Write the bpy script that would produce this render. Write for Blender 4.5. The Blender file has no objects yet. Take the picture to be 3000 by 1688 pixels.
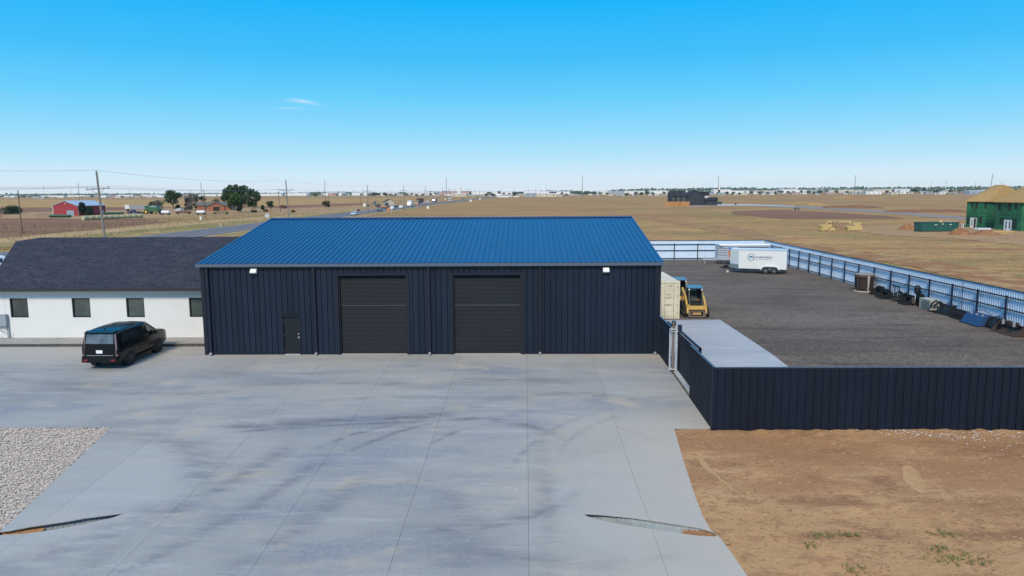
import bpy, bmesh, math, random
import numpy as np
from mathutils import Vector, Matrix, noise, geometry
R = math.radians
random.seed(7); rng = np.random.default_rng(7)
sc = bpy.context.scene
C = sc.collection

# ------------------------------------------------------------------ camera
F, PITCH, ROLL, YAW, CH = 2164.25, 0.12922, -0.00589, 0.01854, 8.615
D, SL = 38.8, 0.0378                    # building front, fall of the forecourt
XL, BW = -17.29, 24.384                 # left edge and width of the shop
_c, _s = math.cos(YAW), math.sin(YAW)
_cp, _sp = math.cos(PITCH), math.sin(PITCH)
_rt = Vector((_c, _s, 0)); _up = Vector((-_s*_sp, _c*_sp, _cp)); _fw = Vector((-_s*_cp, _c*_cp, -_sp))
_cr, _sr = math.cos(ROLL), math.sin(ROLL)
RT = _rt*_cr + _up*_sr; UP = _up*_cr - _rt*_sr
cam = bpy.data.cameras.new('camera'); co = bpy.data.objects.new('camera', cam); C.objects.link(co)
cam.sensor_width = 36; cam.lens = 36*F/3000; cam.clip_end = 30000; cam.clip_start = .1
co.matrix_world = Matrix(((RT.x, UP.x, -_fw.x, 0), (RT.y, UP.y, -_fw.y, 0), (RT.z, UP.z, -_fw.z, CH), (0, 0, 0, 1)))
sc.camera = co

def ray(px, py):
    d = _fw + RT*((px-1500)/F) - UP*((py-844)/F)
    return d
def G(px, py, z0=0.0):                  # ground point seen at a pixel of the survey photo
    d = ray(px, py); t = (z0-CH)/d.z
    if t*d.y < D and z0 == 0: t = (-D*SL-CH)/(d.z-d.y*SL)
    return Vector((t*d.x, t*d.y, CH+t*d.z))
def PY(px, py, Y):
    d = ray(px, py); t = Y/d.y
    return Vector((t*d.x, Y, CH+t*d.z))
def gz(y): return -SL*(D-max(y, 8)) if y < D else 0.0

# ------------------------------------------------------------------ sky, sun, exposure
SUN_EL, SUN_AZ = 40, 195                # azimuth clockwise from +Y
w = bpy.data.worlds.new('World'); sc.world = w; w.use_nodes = True
nt = w.node_tree; N = nt.nodes; L = nt.links; N.clear()
def nd(t, **k):
    n = N.new(t)
    for a, b in k.items(): setattr(n, a, b)
    return n
def wm(op, a, b=None, c=None):
    n = nd('ShaderNodeMath', operation=op)
    for i, v in enumerate((a, b, c)):
        if v is None: continue
        if isinstance(v, (int, float)): n.inputs[i].default_value = v
        else: L.new(v, n.inputs[i])
    return n.outputs[0]
sky = nd('ShaderNodeTexSky', sky_type='NISHITA', sun_disc=False, sun_elevation=R(SUN_EL), sun_rotation=R(SUN_AZ),
         altitude=1000, air_density=1.0, dust_density=.4, ozone_density=1.6)
tc = nd('ShaderNodeTexCoord'); sep = nd('ShaderNodeSeparateXYZ'); L.new(tc.outputs['Generated'], sep.inputs[0])
ramp = nd('ShaderNodeValToRGB'); ramp.color_ramp.interpolation = 'B_SPLINE' if False else 'LINEAR'
L.new(sep.outputs[2], ramp.inputs[0])
SKY = [(0.0, (.80, .90, .96)), (.012, (.74, .88, .96)), (.044, (.47, .77, .95)), (.08, (.27, .68, .95)), (.122, (.125, .60, .95)),
       (.17, (.050, .50, .93)), (.24, (.003, .44, .94)), (.42, (.001, .40, .92)), (.58, (.20, .44, .80)), (.8, (.34, .49, .76)), (1, (.36, .50, .74))]
cr = ramp.color_ramp
while len(cr.elements) > 1: cr.elements.remove(cr.elements[-1])
cr.elements[0].position = 0; cr.elements[0].color = (*SKY[0][1], 1)
for p_, c_ in SKY[1:]:
    e = cr.elements.new(p_); e.color = (*c_, 1)
# one thin wisp of cirrus, fixed by its bearing and height in the sky
az = wm('DIVIDE', sep.outputs[0], wm('MAXIMUM', sep.outputs[1], .01)); el = wm('DIVIDE', sep.outputs[2], wm('MAXIMUM', sep.outputs[1], .01))
nz = nd('ShaderNodeTexNoise'); nz.inputs['Scale'].default_value = 45; nz.inputs['Detail'].default_value = 5
mp = nd('ShaderNodeMapping'); mp.inputs['Scale'].default_value = (1, 1, 5); L.new(tc.outputs['Generated'], mp.inputs[0]); L.new(mp.outputs[0], nz.inputs['Vector'])
def wisp(px, py, a, b, slope, amp):
    d = ray(px, py); u0, v0 = d.x/d.y, d.z/d.y
    du = wm('DIVIDE', wm('SUBTRACT', az, u0), a)
    dv = wm('DIVIDE', wm('SUBTRACT', wm('SUBTRACT', el, v0), wm('MULTIPLY', wm('ADD', du, wm('MULTIPLY', wm('MULTIPLY', du, du), .35)), slope)), b)
    s = wm('ADD', wm('MULTIPLY', du, du), wm('MULTIPLY', dv, dv))
    return wm('MULTIPLY', wm('MULTIPLY', wm('EXPONENT', wm('MULTIPLY', s, -1)), amp), wm('MULTIPLY_ADD', nz.outputs[0], 1.4, .1))
cm = wm('ADD', wisp(888, 297, .019, .0022, -.0028, .62), wisp(850, 317, .022, .0014, -.001, .22))
cm = wm('MULTIPLY', cm, wm('GREATER_THAN', sep.outputs[1], 0))
mx = nd('ShaderNodeMix', data_type='RGBA'); L.new(cm, mx.inputs[0]); L.new(ramp.outputs[0], mx.inputs[6]); mx.inputs[7].default_value = (.8, .88, 1, 1)
# the physical sky carries the daylight; the ramp gives it this day's depth of blue
vs = nd('ShaderNodeVectorMath', operation='SCALE'); L.new(mx.outputs[2], vs.inputs[0]); vs.inputs['Scale'].default_value = 8.0
m2 = nd('ShaderNodeMix', data_type='RGBA'); m2.inputs[0].default_value = .985; L.new(sky.outputs[0], m2.inputs[6]); L.new(vs.outputs[0], m2.inputs[7])
bg = nd('ShaderNodeBackground'); bg.inputs[1].default_value = .13; L.new(m2.outputs[2], bg.inputs[0])
wo = nd('ShaderNodeOutputWorld'); L.new(bg.outputs[0], wo.inputs[0])
sun = bpy.data.lights.new('sun', 'SUN'); sun.energy = 3.3; sun.angle = R(12); sun.color = (1, .86, .70)
so = bpy.data.objects.new('sun', sun); C.objects.link(so)
sd = Vector((math.sin(R(SUN_AZ))*math.cos(R(SUN_EL)), math.cos(R(SUN_AZ))*math.cos(R(SUN_EL)), math.sin(R(SUN_EL))))
so.rotation_euler = sd.to_track_quat('Z', 'Y').to_euler(); so.location = (30, -60, 60)
sc.view_settings.view_transform = 'Standard'; sc.view_settings.look = 'None'; sc.view_settings.gamma = 1; sc.view_settings.exposure = 0
sc.view_settings.use_curve_mapping = False
sc.cycles.volume_bounces = 0; sc.cycles.max_bounces = 6

# ------------------------------------------------------------------ materials
MATS = {}
def mat(name, col, rough=.7, metal=0, var=0.0, scale=1.0, stretch=(1, 1, 1), bump=0.0, bscale=None, spec=.5, col2=None, objvar=0.0, detail=6, coat=0):
    if name in MATS: return MATS[name]
    m = bpy.data.materials.new(name); m.use_nodes = True; MATS[name] = m
    t = m.node_tree; n = t.nodes; l = t.links
    b = n['Principled BSDF']; b.inputs['Roughness'].default_value = rough; b.inputs['Metallic'].default_value = metal
    b.inputs['Specular IOR Level'].default_value = spec; b.inputs['Coat Weight'].default_value = coat
    b.inputs['Base Color'].default_value = (*col, 1)
    if var or col2 or bump:
        g = n.new('ShaderNodeNewGeometry'); mp = n.new('ShaderNodeMapping'); mp.inputs['Scale'].default_value = stretch
        l.new(g.outputs['Position'], mp.inputs[0])
    out = None
    if var or col2:
        z = n.new('ShaderNodeTexNoise'); z.inputs['Scale'].default_value = scale; z.inputs['Detail'].default_value = detail; z.inputs['Roughness'].default_value = .65
        l.new(mp.outputs[0], z.inputs['Vector'])
        r = n.new('ShaderNodeValToRGB'); l.new(z.outputs[0], r.inputs[0])
        r.color_ramp.elements[0].position = .3; r.color_ramp.elements[1].position = .7
        c2 = col2 or tuple(min(1, c*(1+var)) for c in col); c1 = col if col2 else tuple(c*(1-var) for c in col)
        r.color_ramp.elements[0].color = (*c1, 1); r.color_ramp.elements[1].color = (*c2, 1)
        out = r.outputs[0]
        l.new(out, b.inputs['Base Color'])
    if objvar:
        oi = n.new('ShaderNodeObjectInfo'); hs = n.new('ShaderNodeHueSaturation')
        mr = n.new('ShaderNodeMapRange'); mr.inputs[3].default_value = 1-objvar; mr.inputs[4].default_value = 1+objvar
        l.new(oi.outputs['Random'], mr.inputs[0]); l.new(mr.outputs[0], hs.inputs['Value'])
        if out: l.new(out, hs.inputs['Color'])
        else: hs.inputs['Color'].default_value = (*col, 1)
        l.new(hs.outputs[0], b.inputs['Base Color'])
    if bump:
        z2 = n.new('ShaderNodeTexNoise'); z2.inputs['Scale'].default_value = bscale or scale*4; z2.inputs['Detail'].default_value = 4
        l.new(mp.outputs[0], z2.inputs['Vector'])
        bu = n.new('ShaderNodeBump'); bu.inputs['Strength'].default_value = min(1, bump); bu.inputs['Distance'].default_value = .05*max(1, bump)
        l.new(z2.outputs[0], bu.inputs['Height']); l.new(bu.outputs[0], b.inputs['Normal'])
    return m

def layered(name, layers, rough=.9, bump=.4, bscale=8, spec=.25, extra=None, warm=True):
    """layers: list of (colour, scale, stretch, lo, hi): each painted over the one before where its noise is high"""
    m = bpy.data.materials.new(name); m.use_nodes = True; MATS[name] = m
    t = m.node_tree; n = t.nodes; l = t.links; b = n['Principled BSDF']
    b.inputs['Roughness'].default_value = rough; b.inputs['Specular IOR Level'].default_value = spec
    g = n.new('ShaderNodeNewGeometry')
    cur = None
    for i, (col, scl, st, lo, hi) in enumerate(layers):
        if warm and col[0] > col[2]*1.3: col = (col[0]*1.05, col[1]*.94, col[2]*.74)
        if cur is None:
            rgb = n.new('ShaderNodeRGB'); rgb.outputs[0].default_value = (*col, 1); cur = rgb.outputs[0]; continue
        mp = n.new('ShaderNodeMapping'); mp.inputs['Scale'].default_value = st; mp.inputs['Location'].default_value = (i*17.3, i*9.1, 0)
        l.new(g.outputs['Position'], mp.inputs[0])
        z = n.new('ShaderNodeTexNoise'); z.inputs['Scale'].default_value = scl; z.inputs['Detail'].default_value = 6; z.inputs['Roughness'].default_value = .62
        l.new(mp.outputs[0], z.inputs['Vector'])
        mr = n.new('ShaderNodeMapRange'); mr.inputs[1].default_value = lo; mr.inputs[2].default_value = hi; mr.interpolation_type = 'SMOOTHSTEP'
        l.new(z.outputs[0], mr.inputs[0])
        mx = n.new('ShaderNodeMix'); mx.data_type = 'RGBA'; l.new(mr.outputs[0], mx.inputs[0]); l.new(cur, mx.inputs[6]); mx.inputs[7].default_value = (*col, 1)
        cur = mx.outputs[2]
    if extra: cur = extra(n, l, g, cur)
    l.new(cur, b.inputs['Base Color'])
    if bump:
        z2 = n.new('ShaderNodeTexNoise'); z2.inputs['Scale'].default_value = bscale; z2.inputs['Detail'].default_value = 5
        l.new(g.outputs['Position'], z2.inputs['Vector'])
        bu = n.new('ShaderNodeBump'); bu.inputs['Strength'].default_value = bump; bu.inputs['Distance'].default_value = .05
        l.new(z2.outputs[0], bu.inputs['Height']); l.new(bu.outputs[0], b.inputs['Normal'])
    return m

# ------------------------------------------------------------------ mesh helpers
class MB:
    def __init__(s): s.v = []; s.f = []; s.mi = []; s.cur = 0; s.sm = []; s.smooth = False
    def mat(s, i): s.cur = i; return s
    def add(s, vs, fs):
        o = len(s.v); s.v += [tuple(v) for v in vs]
        for f in fs: s.f.append(tuple(i+o for i in f)); s.mi.append(s.cur); s.sm.append(s.smooth)
        return s
    def box(s, x0, x1, y0, y1, z0, z1):
        return s.add([(x0, y0, z0), (x1, y0, z0), (x1, y1, z0), (x0, y1, z0), (x0, y0, z1), (x1, y0, z1), (x1, y1, z1), (x0, y1, z1)],
                     [(0, 3, 2, 1), (4, 5, 6, 7), (0, 1, 5, 4), (1, 2, 6, 5), (2, 3, 7, 6), (3, 0, 4, 7)])
    def hexa(s, p): return s.add(p, [(0, 3, 2, 1), (4, 5, 6, 7), (0, 1, 5, 4), (1, 2, 6, 5), (2, 3, 7, 6), (3, 0, 4, 7)])
    def bar(s, a, b, r, r2=None, n=6, cap=True):
        a = Vector(a); b = Vector(b); d = (b-a)
        if d.length < 1e-6: return s
        d.normalize(); u = d.orthogonal().normalized(); w_ = d.cross(u); r2 = r if r2 is None else r2
        vs = []
        for q, rr in ((a, r), (b, r2)):
            for i in range(n):
                t = 2*math.pi*(i+.5)/n; vs.append(q+u*(math.cos(t)*rr)+w_*(math.sin(t)*rr))
        fs = [(i, (i+1) % n, n+(i+1) % n, n+i) for i in range(n)]
        if cap: fs += [tuple(range(n))[::-1], tuple(range(n, 2*n))]
        return s.add(vs, fs)
    def beam(s, a, b, wx, wz):           # rectangular bar between two points
        a = Vector(a); b = Vector(b); d = (b-a).normalized()
        u = d.cross(Vector((0, 0, 1))); u = u.normalized() if u.length > 1e-3 else Vector((1, 0, 0)); v = u.cross(d)
        p = []
        for q in (a, b):
            for (i, j) in ((-1, -1), (1, -1), (1, 1), (-1, 1)): p.append(q+u*(i*wx/2)+v*(j*wz/2))
        return s.add(p, [(0, 3, 2, 1), (4, 5, 6, 7), (0, 1, 5, 4), (1, 2, 6, 5), (2, 3, 7, 6), (3, 0, 4, 7)])
    def prism(s, pts, a, b, axis='x'):   # 2-D outline extruded along an axis
        def P(p, t): return (t, p[0], p[1]) if axis == 'x' else ((p[0], t, p[1]) if axis == 'y' else (p[0], p[1], t))
        n = len(pts); vs = [P(p, a) for p in pts]+[P(p, b) for p in pts]
        return s.add(vs, [tuple(range(n))[::-1], tuple(range(n, 2*n))]+[(i, (i+1) % n, n+(i+1) % n, n+i) for i in range(n)])
    def lathe(s, prof, c=(0, 0, 0), n=20, axis='z'):
        vs = []
        for r, h in prof:
            for i in range(n):
                t = 2*math.pi*i/n; x, y = r*math.cos(t), r*math.sin(t)
                q = (x, y, h) if axis == 'z' else ((h, x, y) if axis == 'x' else (x, h, y))
                vs.append((q[0]+c[0], q[1]+c[1], q[2]+c[2]))
        m_ = len(prof); fs = []
        for k in range(m_-1):
            for i in range(n):
                j = (i+1) % n; fs.append((k*n+i, k*n+j, (k+1)*n+j, (k+1)*n+i))
        fs += [tuple(range(n))[::-1], tuple(range((m_-1)*n, m_*n))]
        return s.add(vs, fs)
    def mesh(s, name, mats):
        me = bpy.data.meshes.new(name); me.from_pydata(s.v, [], s.f)
        for m_ in (mats if isinstance(mats, (list, tuple)) else [mats]): me.materials.append(m_)
        me.polygons.foreach_set('material_index', s.mi); me.polygons.foreach_set('use_smooth', s.sm)
        me.update()
        bm = bmesh.new(); bm.from_mesh(me); bmesh.ops.recalc_face_normals(bm, faces=bm.faces); bm.to_mesh(me); bm.free()
        return me
    def build(s, name, mats, parent=None, loc=None):
        return put(name, s.mesh(name, mats), parent, loc)
def put(name, me, parent=None, loc=None, rotz=0):
    o = bpy.data.objects.new(name, me); C.objects.link(o)
    if parent: o.parent = parent
    if loc is not None: o.location = loc
    if rotz: o.rotation_euler.z = rotz
    return o
def tag(o, label, cat, group=None, kind=None):
    if label: o['label'] = label
    if cat: o['category'] = cat
    if group: o['group'] = group
    if kind: o['kind'] = kind
    return o
def thing(name, label, cat, loc=(0, 0, 0), rotz=0, group=None):
    o = bpy.data.objects.new(name, None); C.objects.link(o); o.empty_display_size = .3
    o.location = loc; o.rotation_euler.z = rotz
    return tag(o, label, cat, group)
def struct(o, kind='structure'): o['kind'] = kind; return o
def dup(root, loc, rotz=0, label=None, scale=None):
    def cp(o, par):
        c = o.copy(); C.objects.link(c)
        if par: c.parent = par
        for ch in CH_[o.name]: cp(ch, c)
        return c
    CH_ = {}
    def walk(o):
        CH_[o.name] = list(o.children)
        for ch in o.children: walk(ch)
    walk(root)
    r = cp(root, None); r.location = loc; r.rotation_euler.z = rotz
    if label: r['label'] = label
    if scale: r.scale = (scale,)*3
    return r
def inside(p, poly):
    x, y = p; c = False; n = len(poly)
    for i in range(n):
        x1, y1 = poly[i]; x2, y2 = poly[(i+1) % n]
        if (y1 > y) != (y2 > y) and x < (x2-x1)*(y-y1)/(y2-y1)+x1: c = not c
    return c
def sheet(name, outer, zf, m, holes=(), parent=None, skirt=0):
    """flat polygon (with holes) laid on the height function zf"""
    vs = []; es = []
    for lp in [outer]+list(holes):
        o = len(vs); vs += [Vector(p) for p in lp]; es += [(o+i, o+(i+1) % len(lp)) for i in range(len(lp))]
    rv, re, rf, *_ = geometry.delaunay_2d_cdt(vs, es, [], 0, 1e-5)
    fs = []
    for f in rf:
        c = sum((rv[i] for i in f), Vector((0, 0)))/len(f)
        if inside(c, outer) and not any(inside(c, h) for h in holes): fs.append(tuple(f))
    V3 = [(v.x, v.y, zf(v.x, v.y)) for v in rv]
    if skirt:
        used = {}
        for f in fs:
            for i in range(len(f)):
                a, b = f[i], f[(i+1) % len(f)]
                if (b, a) in used: used[(b, a)] = None
                else: used[(a, b)] = 1
        n0 = len(V3); V3 += [(x, y, z-skirt) for x, y, z in V3]
        for (a, b), k in list(used.items()):
            if k and used.get((b, a), 0) != 1: fs.append((b, a, a+n0, b+n0))
    me = bpy.data.meshes.new(name); me.from_pydata(V3, [], fs); me.materials.append(m)
    bm = bmesh.new(); bm.from_mesh(me); bmesh.ops.remove_doubles(bm, verts=bm.verts, dist=1e-5)
    for v in [v for v in bm.verts if not v.link_faces]: bm.verts.remove(v)
    bmesh.ops.recalc_face_normals(bm, faces=bm.faces); bm.to_mesh(me); bm.free(); me.update()
    return put(name, me, parent)
def clip(poly, x0, x1, y0, y1):
    def cut(P, ins, inter):
        out = []
        for i in range(len(P)):
            a, b = P[i-1], P[i]
            if ins(b):
                if not ins(a): out.append(inter(a, b))
                out.append(b)
            elif ins(a): out.append(inter(a, b))
        return out
    def ix(X): return lambda a, b: (X, a[1]+(b[1]-a[1])*(X-a[0])/(b[0]-a[0]))
    def iy(Y): return lambda a, b: (a[0]+(b[0]-a[0])*(Y-a[1])/(b[1]-a[1]), Y)
    for ins, it in ((lambda p: p[0] >= x0, ix(x0)), (lambda p: p[0] <= x1, ix(x1)), (lambda p: p[1] >= y0, iy(y0)), (lambda p: p[1] <= y1, iy(y1))):
        if not poly: return []
        poly = cut(poly, ins, it)
    return poly
def jag(pts, step, amp):
    out = []
    for i in range(len(pts)):
        a = Vector(pts[i][:2]); b = Vector(pts[(i+1) % len(pts)][:2]); n = max(1, min(60, int((b-a).length/step)))
        for k in range(n):
            p = a.lerp(b, k/n)
            out.append((p.x+(random.uniform(-amp, amp) if k else 0), p.y+(random.uniform(-amp, amp) if k else 0)))
    return out
def gp(pts): return [tuple(G(*p))[:2] for p in pts]
# ------------------------------------------------------------------ ground
def gb(y):
    if y < D: return gz(y)-.10
    if y < 62: return -.10
    if y < 110: return -.10*(110-y)/48
    return 0
straw = (.41, .29, .135); earth = (.37, .19, .095); olive = (.225, .20, .07)
M_field = layered('dry_grass', [straw, (earth, .012, (1, 1.6, 1), .46, .60), (olive, .03, (.5, 1.6, 1), .56, .72), ((.36, .235, .13), .11, (.35, 1.5, 1), .45, .62),
                                ((.46, .345, .19), .6, (.25, 1, 1), .52, .72), ((.20, .14, .07), 1.6, (.5, 1, 1), .56, .74)] if False else
                  [((.47, .315, .135), 1, (1, 1, 1), 0, 1), (earth, .013, (.7, 1.7, 1), .47, .60), (olive, .035, (.45, 1.5, 1), .48, .62), ((.36, .21, .11), .12, (.3, 1.5, 1), .44, .62),
                   ((.47, .35, .19), .7, (.25, 1, 1), .50, .74), ((.30, .13, .065), .022, (.5, 2.2, 1), .57, .68), ((.24, .215, .075), .09, (.35, 1.6, 1), .54, .68), ((.20, .125, .065), 1.1, (.45, 1, 1), .50, .68), ((.16, .11, .06), 3, (.6, 1, 1), .54, .70)], bump=.9, bscale=2.5)
def culv_poly(pts, d=.06):
    P = gp(pts); cx = sum(p[0] for p in P)/len(P); cy = sum(p[1] for p in P)/len(P)
    return P
culv2 = gp([(1706, 1505.5), (1722, 1505), (1760, 1507), (1800, 1511), (1850, 1516), (1900, 1523), (1950, 1530.5), (2000, 1538), (2045, 1545), (2083, 1556), (2098, 1566), (2096, 1572), (2060, 1571),
            (2010, 1565.5), (1970, 1559), (1900, 1548.5), (1850, 1541), (1800, 1533), (1750, 1522), (1722, 1513)])
culv1 = gp([(366, 1503.5), (345, 1504.5), (304, 1510), (248, 1517), (205, 1525), (150, 1533), (90, 1542), (28, 1554), (-40, 1562), (-40, 1570), (20, 1567), (83, 1563), (125, 1557.5), (166, 1551), (221, 1540.5), (276, 1529), (331, 1516.5), (352, 1509)])
GX = 4600
rows = [-400, 8, D, 62, 110, GX]
def gh_(c): return [(min(p[0] for p in c)-.05, min(p[1] for p in c)-.3), (max(p[0] for p in c)+.05, min(p[1] for p in c)-.3), (max(p[0] for p in c)+.05, max(p[1] for p in c)+.3), (min(p[0] for p in c)-.05, max(p[1] for p in c)+.3)]
def ground_sheet():
    vs = [Vector((x, y)) for y in rows for x in (-GX, GX)]; es = [(2*i, 2*i+1) for i in range(len(rows))]+[(2*i+k, 2*i+2+k) for i in range(len(rows)-1) for k in (0, 1)]
    for h in (gh_(culv1), gh_(culv2)):
        o = len(vs); vs += [Vector(p) for p in h]; es += [(o+i, o+(i+1) % 4) for i in range(4)]
    rv, re, rf, *_ = geometry.delaunay_2d_cdt(vs, es, [], 0, 1e-5); fs = []
    for f in rf:
        c = sum((rv[i] for i in f), Vector((0, 0)))/len(f)
        if not inside(c, gh_(culv1)) and not inside(c, gh_(culv2)): fs.append(tuple(f))
    me = bpy.data.meshes.new('ground'); me.from_pydata([(v.x, v.y, gb(v.y)) for v in rv], [], fs); me.materials.append(M_field)
    bm = bmesh.new(); bm.from_mesh(me); bmesh.ops.recalc_face_normals(bm, faces=bm.faces)
    if sum(f.normal.z for f in bm.faces) < 0: bmesh.ops.reverse_faces(bm, faces=bm.faces)
    bm.to_mesh(me); bm.free(); return put('ground', me)
struct(ground_sheet())

def field(name, pts, m, lift, step=12, amp=2.0, px=True):
    P = gp(pts) if px else pts
    return struct(sheet(name, jag(P, step, amp), lambda x, y: gb(y)+lift, m))
M_plough = layered('ploughed_soil', [((.215, .115, .075), 1, (1, 1, 1), 0, 1), ((.29, .165, .10), .05, (.2, 1.3, 1), .45, .65), ((.15, .08, .055), .5, (.2, 1.4, 1), .5, .7), ((.36, .24, .15), .9, (.3, 1, 1), .6, .75)], bump=.8, bscale=1.5)
M_gold = layered('stubble', [((.43, .29, .115), 1, (1, 1, 1), 0, 1), ((.34, .215, .11), .02, (.15, 1.6, 1), .45, .65), ((.36, .29, .11), .08, (.2, 1.4, 1), .5, .7), ((.5, .36, .18), .5, (.2, 1.4, 1), .55, .75)], bump=.6, bscale=1.5)
M_verge = layered('verge_grass', [((.38, .275, .145), 1, (1, 1, 1), 0, 1), ((.23, .215, .075), .06, (1, .25, 1), .45, .62), ((.46, .345, .20), .3, (.5, .5, 1), .5, .7), ((.26, .20, .09), 1.3, (1, 1, 1), .52, .72)], bump=.8, bscale=3)
M_track = layered('dirt_track', [((.47, .345, .215), 1, (1, 1, 1), 0, 1), ((.40, .27, .155), .3, (.5, 1, 1), .45, .65), ((.33, .27, .13), 1, (1, 1, 1), .58, .7)], bump=.4, bscale=5)
M_asph = layered('asphalt', [((.17, .165, .18), 1, (1, 1, 1), 0, 1), ((.135, .13, .145), .35, (2.2, .05, 1), .45, .6), ((.21, .20, .205), 2.5, (1.5, .05, 1), .52, .7)], rough=.85, bump=.1)
field('stubble_field', [(-2500, 596), (-1200, 590), (0, 586), (500, 585), (1010, 582.5), (1230, 580), (1215, 584), (1110, 590), (960, 597), (800, 604), (500, 606.5), (0, 608), (-1500, 622)], M_gold, .03)
field('ploughed_field', [(-900, 655), (0, 609), (380, 607.5), (640, 607), (900, 601), (1060, 596), (1100, 598), (1000, 604), (900, 608), (700, 611), (640, 614), (500, 628), (420, 642), (505, 652), (300, 671), (60, 694), (0, 700), (-900, 830)], M_plough, .035)
field('farmyard', [(560, 640), (440, 640), (340, 642), (230, 642), (100, 640), (0, 641), (0, 630), (100, 622), (330, 617), (500, 610), (700, 609), (860, 611), (1000, 607), (1060, 604), (1090, 610), (1000, 618), (850, 628), (700, 637)],
      layered('farmyard_soil', [((.36, .235, .145), 1, (1, 1, 1), 0, 1), ((.42, .31, .18), .06, (.4, 1.3, 1), .45, .6), ((.24, .19, .09), .25, (.6, 1, 1), .55, .68), ((.27, .15, .10), .15, (.4, 1.4, 1), .56, .68)], bump=.5, bscale=2), .045)
field('verge', [(-400, 745), (0, 728), (60, 722), (300, 706), (520, 686), (700, 662), (930, 632), (1010, 621), (1105, 606), (1190, 595), (1300, 584), (1280, 587), (1170, 600), (1090, 607), (1000, 616), (850, 628), (700, 638), (500, 652), (300, 672), (60, 694), (-400, 716)], M_verge, .05, amp=.8)
field('dirt_track', [(-400, 727), (0, 702), (100, 692), (300, 675), (500, 657), (700, 642), (850, 632), (960, 622), (962, 624), (850, 636.5), (700, 648), (500, 665), (300, 684), (100, 703), (0, 712), (-400, 738)], M_track, .06, amp=.5)
# highway: centre line runs almost straight away from the shop
road_c = [(-71.5, -200), (-71.5, 150), (-72, 300), (-72, 480), (-68, 640), (-62, 920), (-54, 1300), (-40, 2200)]
def ribbon(name, line, off0, off1, z, m, kind=True, step=None):
    P = []
    for i, (x, y) in enumerate(line):
        a = Vector(line[max(i-1, 0)]); b = Vector(line[min(i+1, len(line)-1)]); t = (b-a).normalized(); n_ = Vector((t.y, -t.x))
        P.append((Vector((x, y))+n_*off0, Vector((x, y))+n_*off1))
    vs = []; 
    for a, b in P: vs += [(a.x, a.y, gb(a.y)+z), (b.x, b.y, gb(b.y)+z)]
    me = bpy.data.meshes.new(name); me.from_pydata(vs, [], [(2*i, 2*i+1, 2*i+3, 2*i+2) for i in range(len(P)-1)]); me.materials.append(m)
    o = put(name, me)
    return struct(o)
def dens(line, k=8):
    out = []
    for a, b in zip(line, line[1:]):
        for i in range(k): out.append((a[0]+(b[0]-a[0])*i/k, a[1]+(b[1]-a[1])*i/k))
    return out+[line[-1]]
ribbon('highway', dens(road_c), -6.6, 6.6, .16, M_asph)
struct(sheet('verge', jag([(-64.4, 120), (-58.5, 120), (-58, 300), (-59, 480), (-55, 640), (-56.5, 640), (-64.6, 480), (-64.4, 300)], 5, .5), lambda x, y: gb(y)+.05, M_verge))
M_yel = mat('road_paint_yellow', (.55, .38, .07), .7, var=.2, scale=2); M_wht = mat('road_paint_white', (.62, .62, .60), .7, var=.15, scale=2)
for nm, o0, m in (('edge_line', -4.6, M_wht), ('edge_line', 4.6, M_wht), ('centre_line', -.12, M_yel)): ribbon(nm, dens(road_c), o0-.07, o0+.07, .18, m)
ribbon('road_shoulder', dens(road_c), 6.6, 8.6, .10, M_track)
# side road and drives on the right
M_asph2 = layered('worn_road', [((.25, .225, .215), 1, (1, 1, 1), 0, 1), ((.33, .26, .20), .25, (.3, 1.2, 1), .45, .62), ((.2, .2, .2), 1, (.3, 1, 1), .5, .7)], bump=.2)
field('side_road', [(2095, 599), (2200, 598), (2320, 601), (2600, 617.5), (2826, 636), (3100, 660), (3100, 671), (2826, 645), (2600, 626), (2320, 609), (2200, 604), (2100, 603)], M_asph2, .05, step=20, amp=.4)
field('bare_soil_strip', [(2150, 619), (2200, 617.5), (2300, 616), (2420, 621), (2600, 633), (2650, 640), (2600, 641.5), (2450, 641.5), (2290, 642), (2230, 636), (2180, 631), (2140, 627)], M_plough, .04, step=8, amp=1.0)
field('rough_soil_strip', [(1870, 642), (1900, 640), (2060, 656), (2200, 672), (2290, 700), (2270, 708), (2150, 692), (2020, 663), (1930, 650)],
      layered('rough_soil', [((.29, .165, .09), 1, (1, 1, 1), 0, 1), ((.37, .25, .135), .3, (.6, 1, 1), .42, .58), ((.23, .19, .08), .8, (1, 1, 1), .52, .68)], bump=.8, bscale=3), .04, step=3, amp=.9)
field('building_site_soil', [(2560, 664), (2700, 655), (2830, 660), (3100, 668), (3100, 740), (2950, 715), (2800, 700), (2600, 690), (2480, 676)],
      layered('site_soil', [((.36, .235, .145), 1, (1, 1, 1), 0, 1), ((.42, .30, .17), .3, (.4, 1, 1), .45, .62), ((.27, .165, .10), .5, (.5, 1, 1), .55, .7)], bump=.7, bscale=3), .045, step=4, amp=1.0)
field('fence_foot_soil', [(2290, 708), (2600, 745), (2900, 790), (3100, 845), (3100, 880), (2990, 855), (2700, 787), (2400, 735), (2260, 712)],
      layered('reddish_soil', [((.30, .155, .08), 1, (1, 1, 1), 0, 1), ((.40, .28, .15), .35, (.8, .8, 1), .45, .6), ((.24, .16, .08), 1.5, (1, 1, 1), .52, .7)], bump=.8, bscale=4), .05, step=2, amp=.5)
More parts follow.
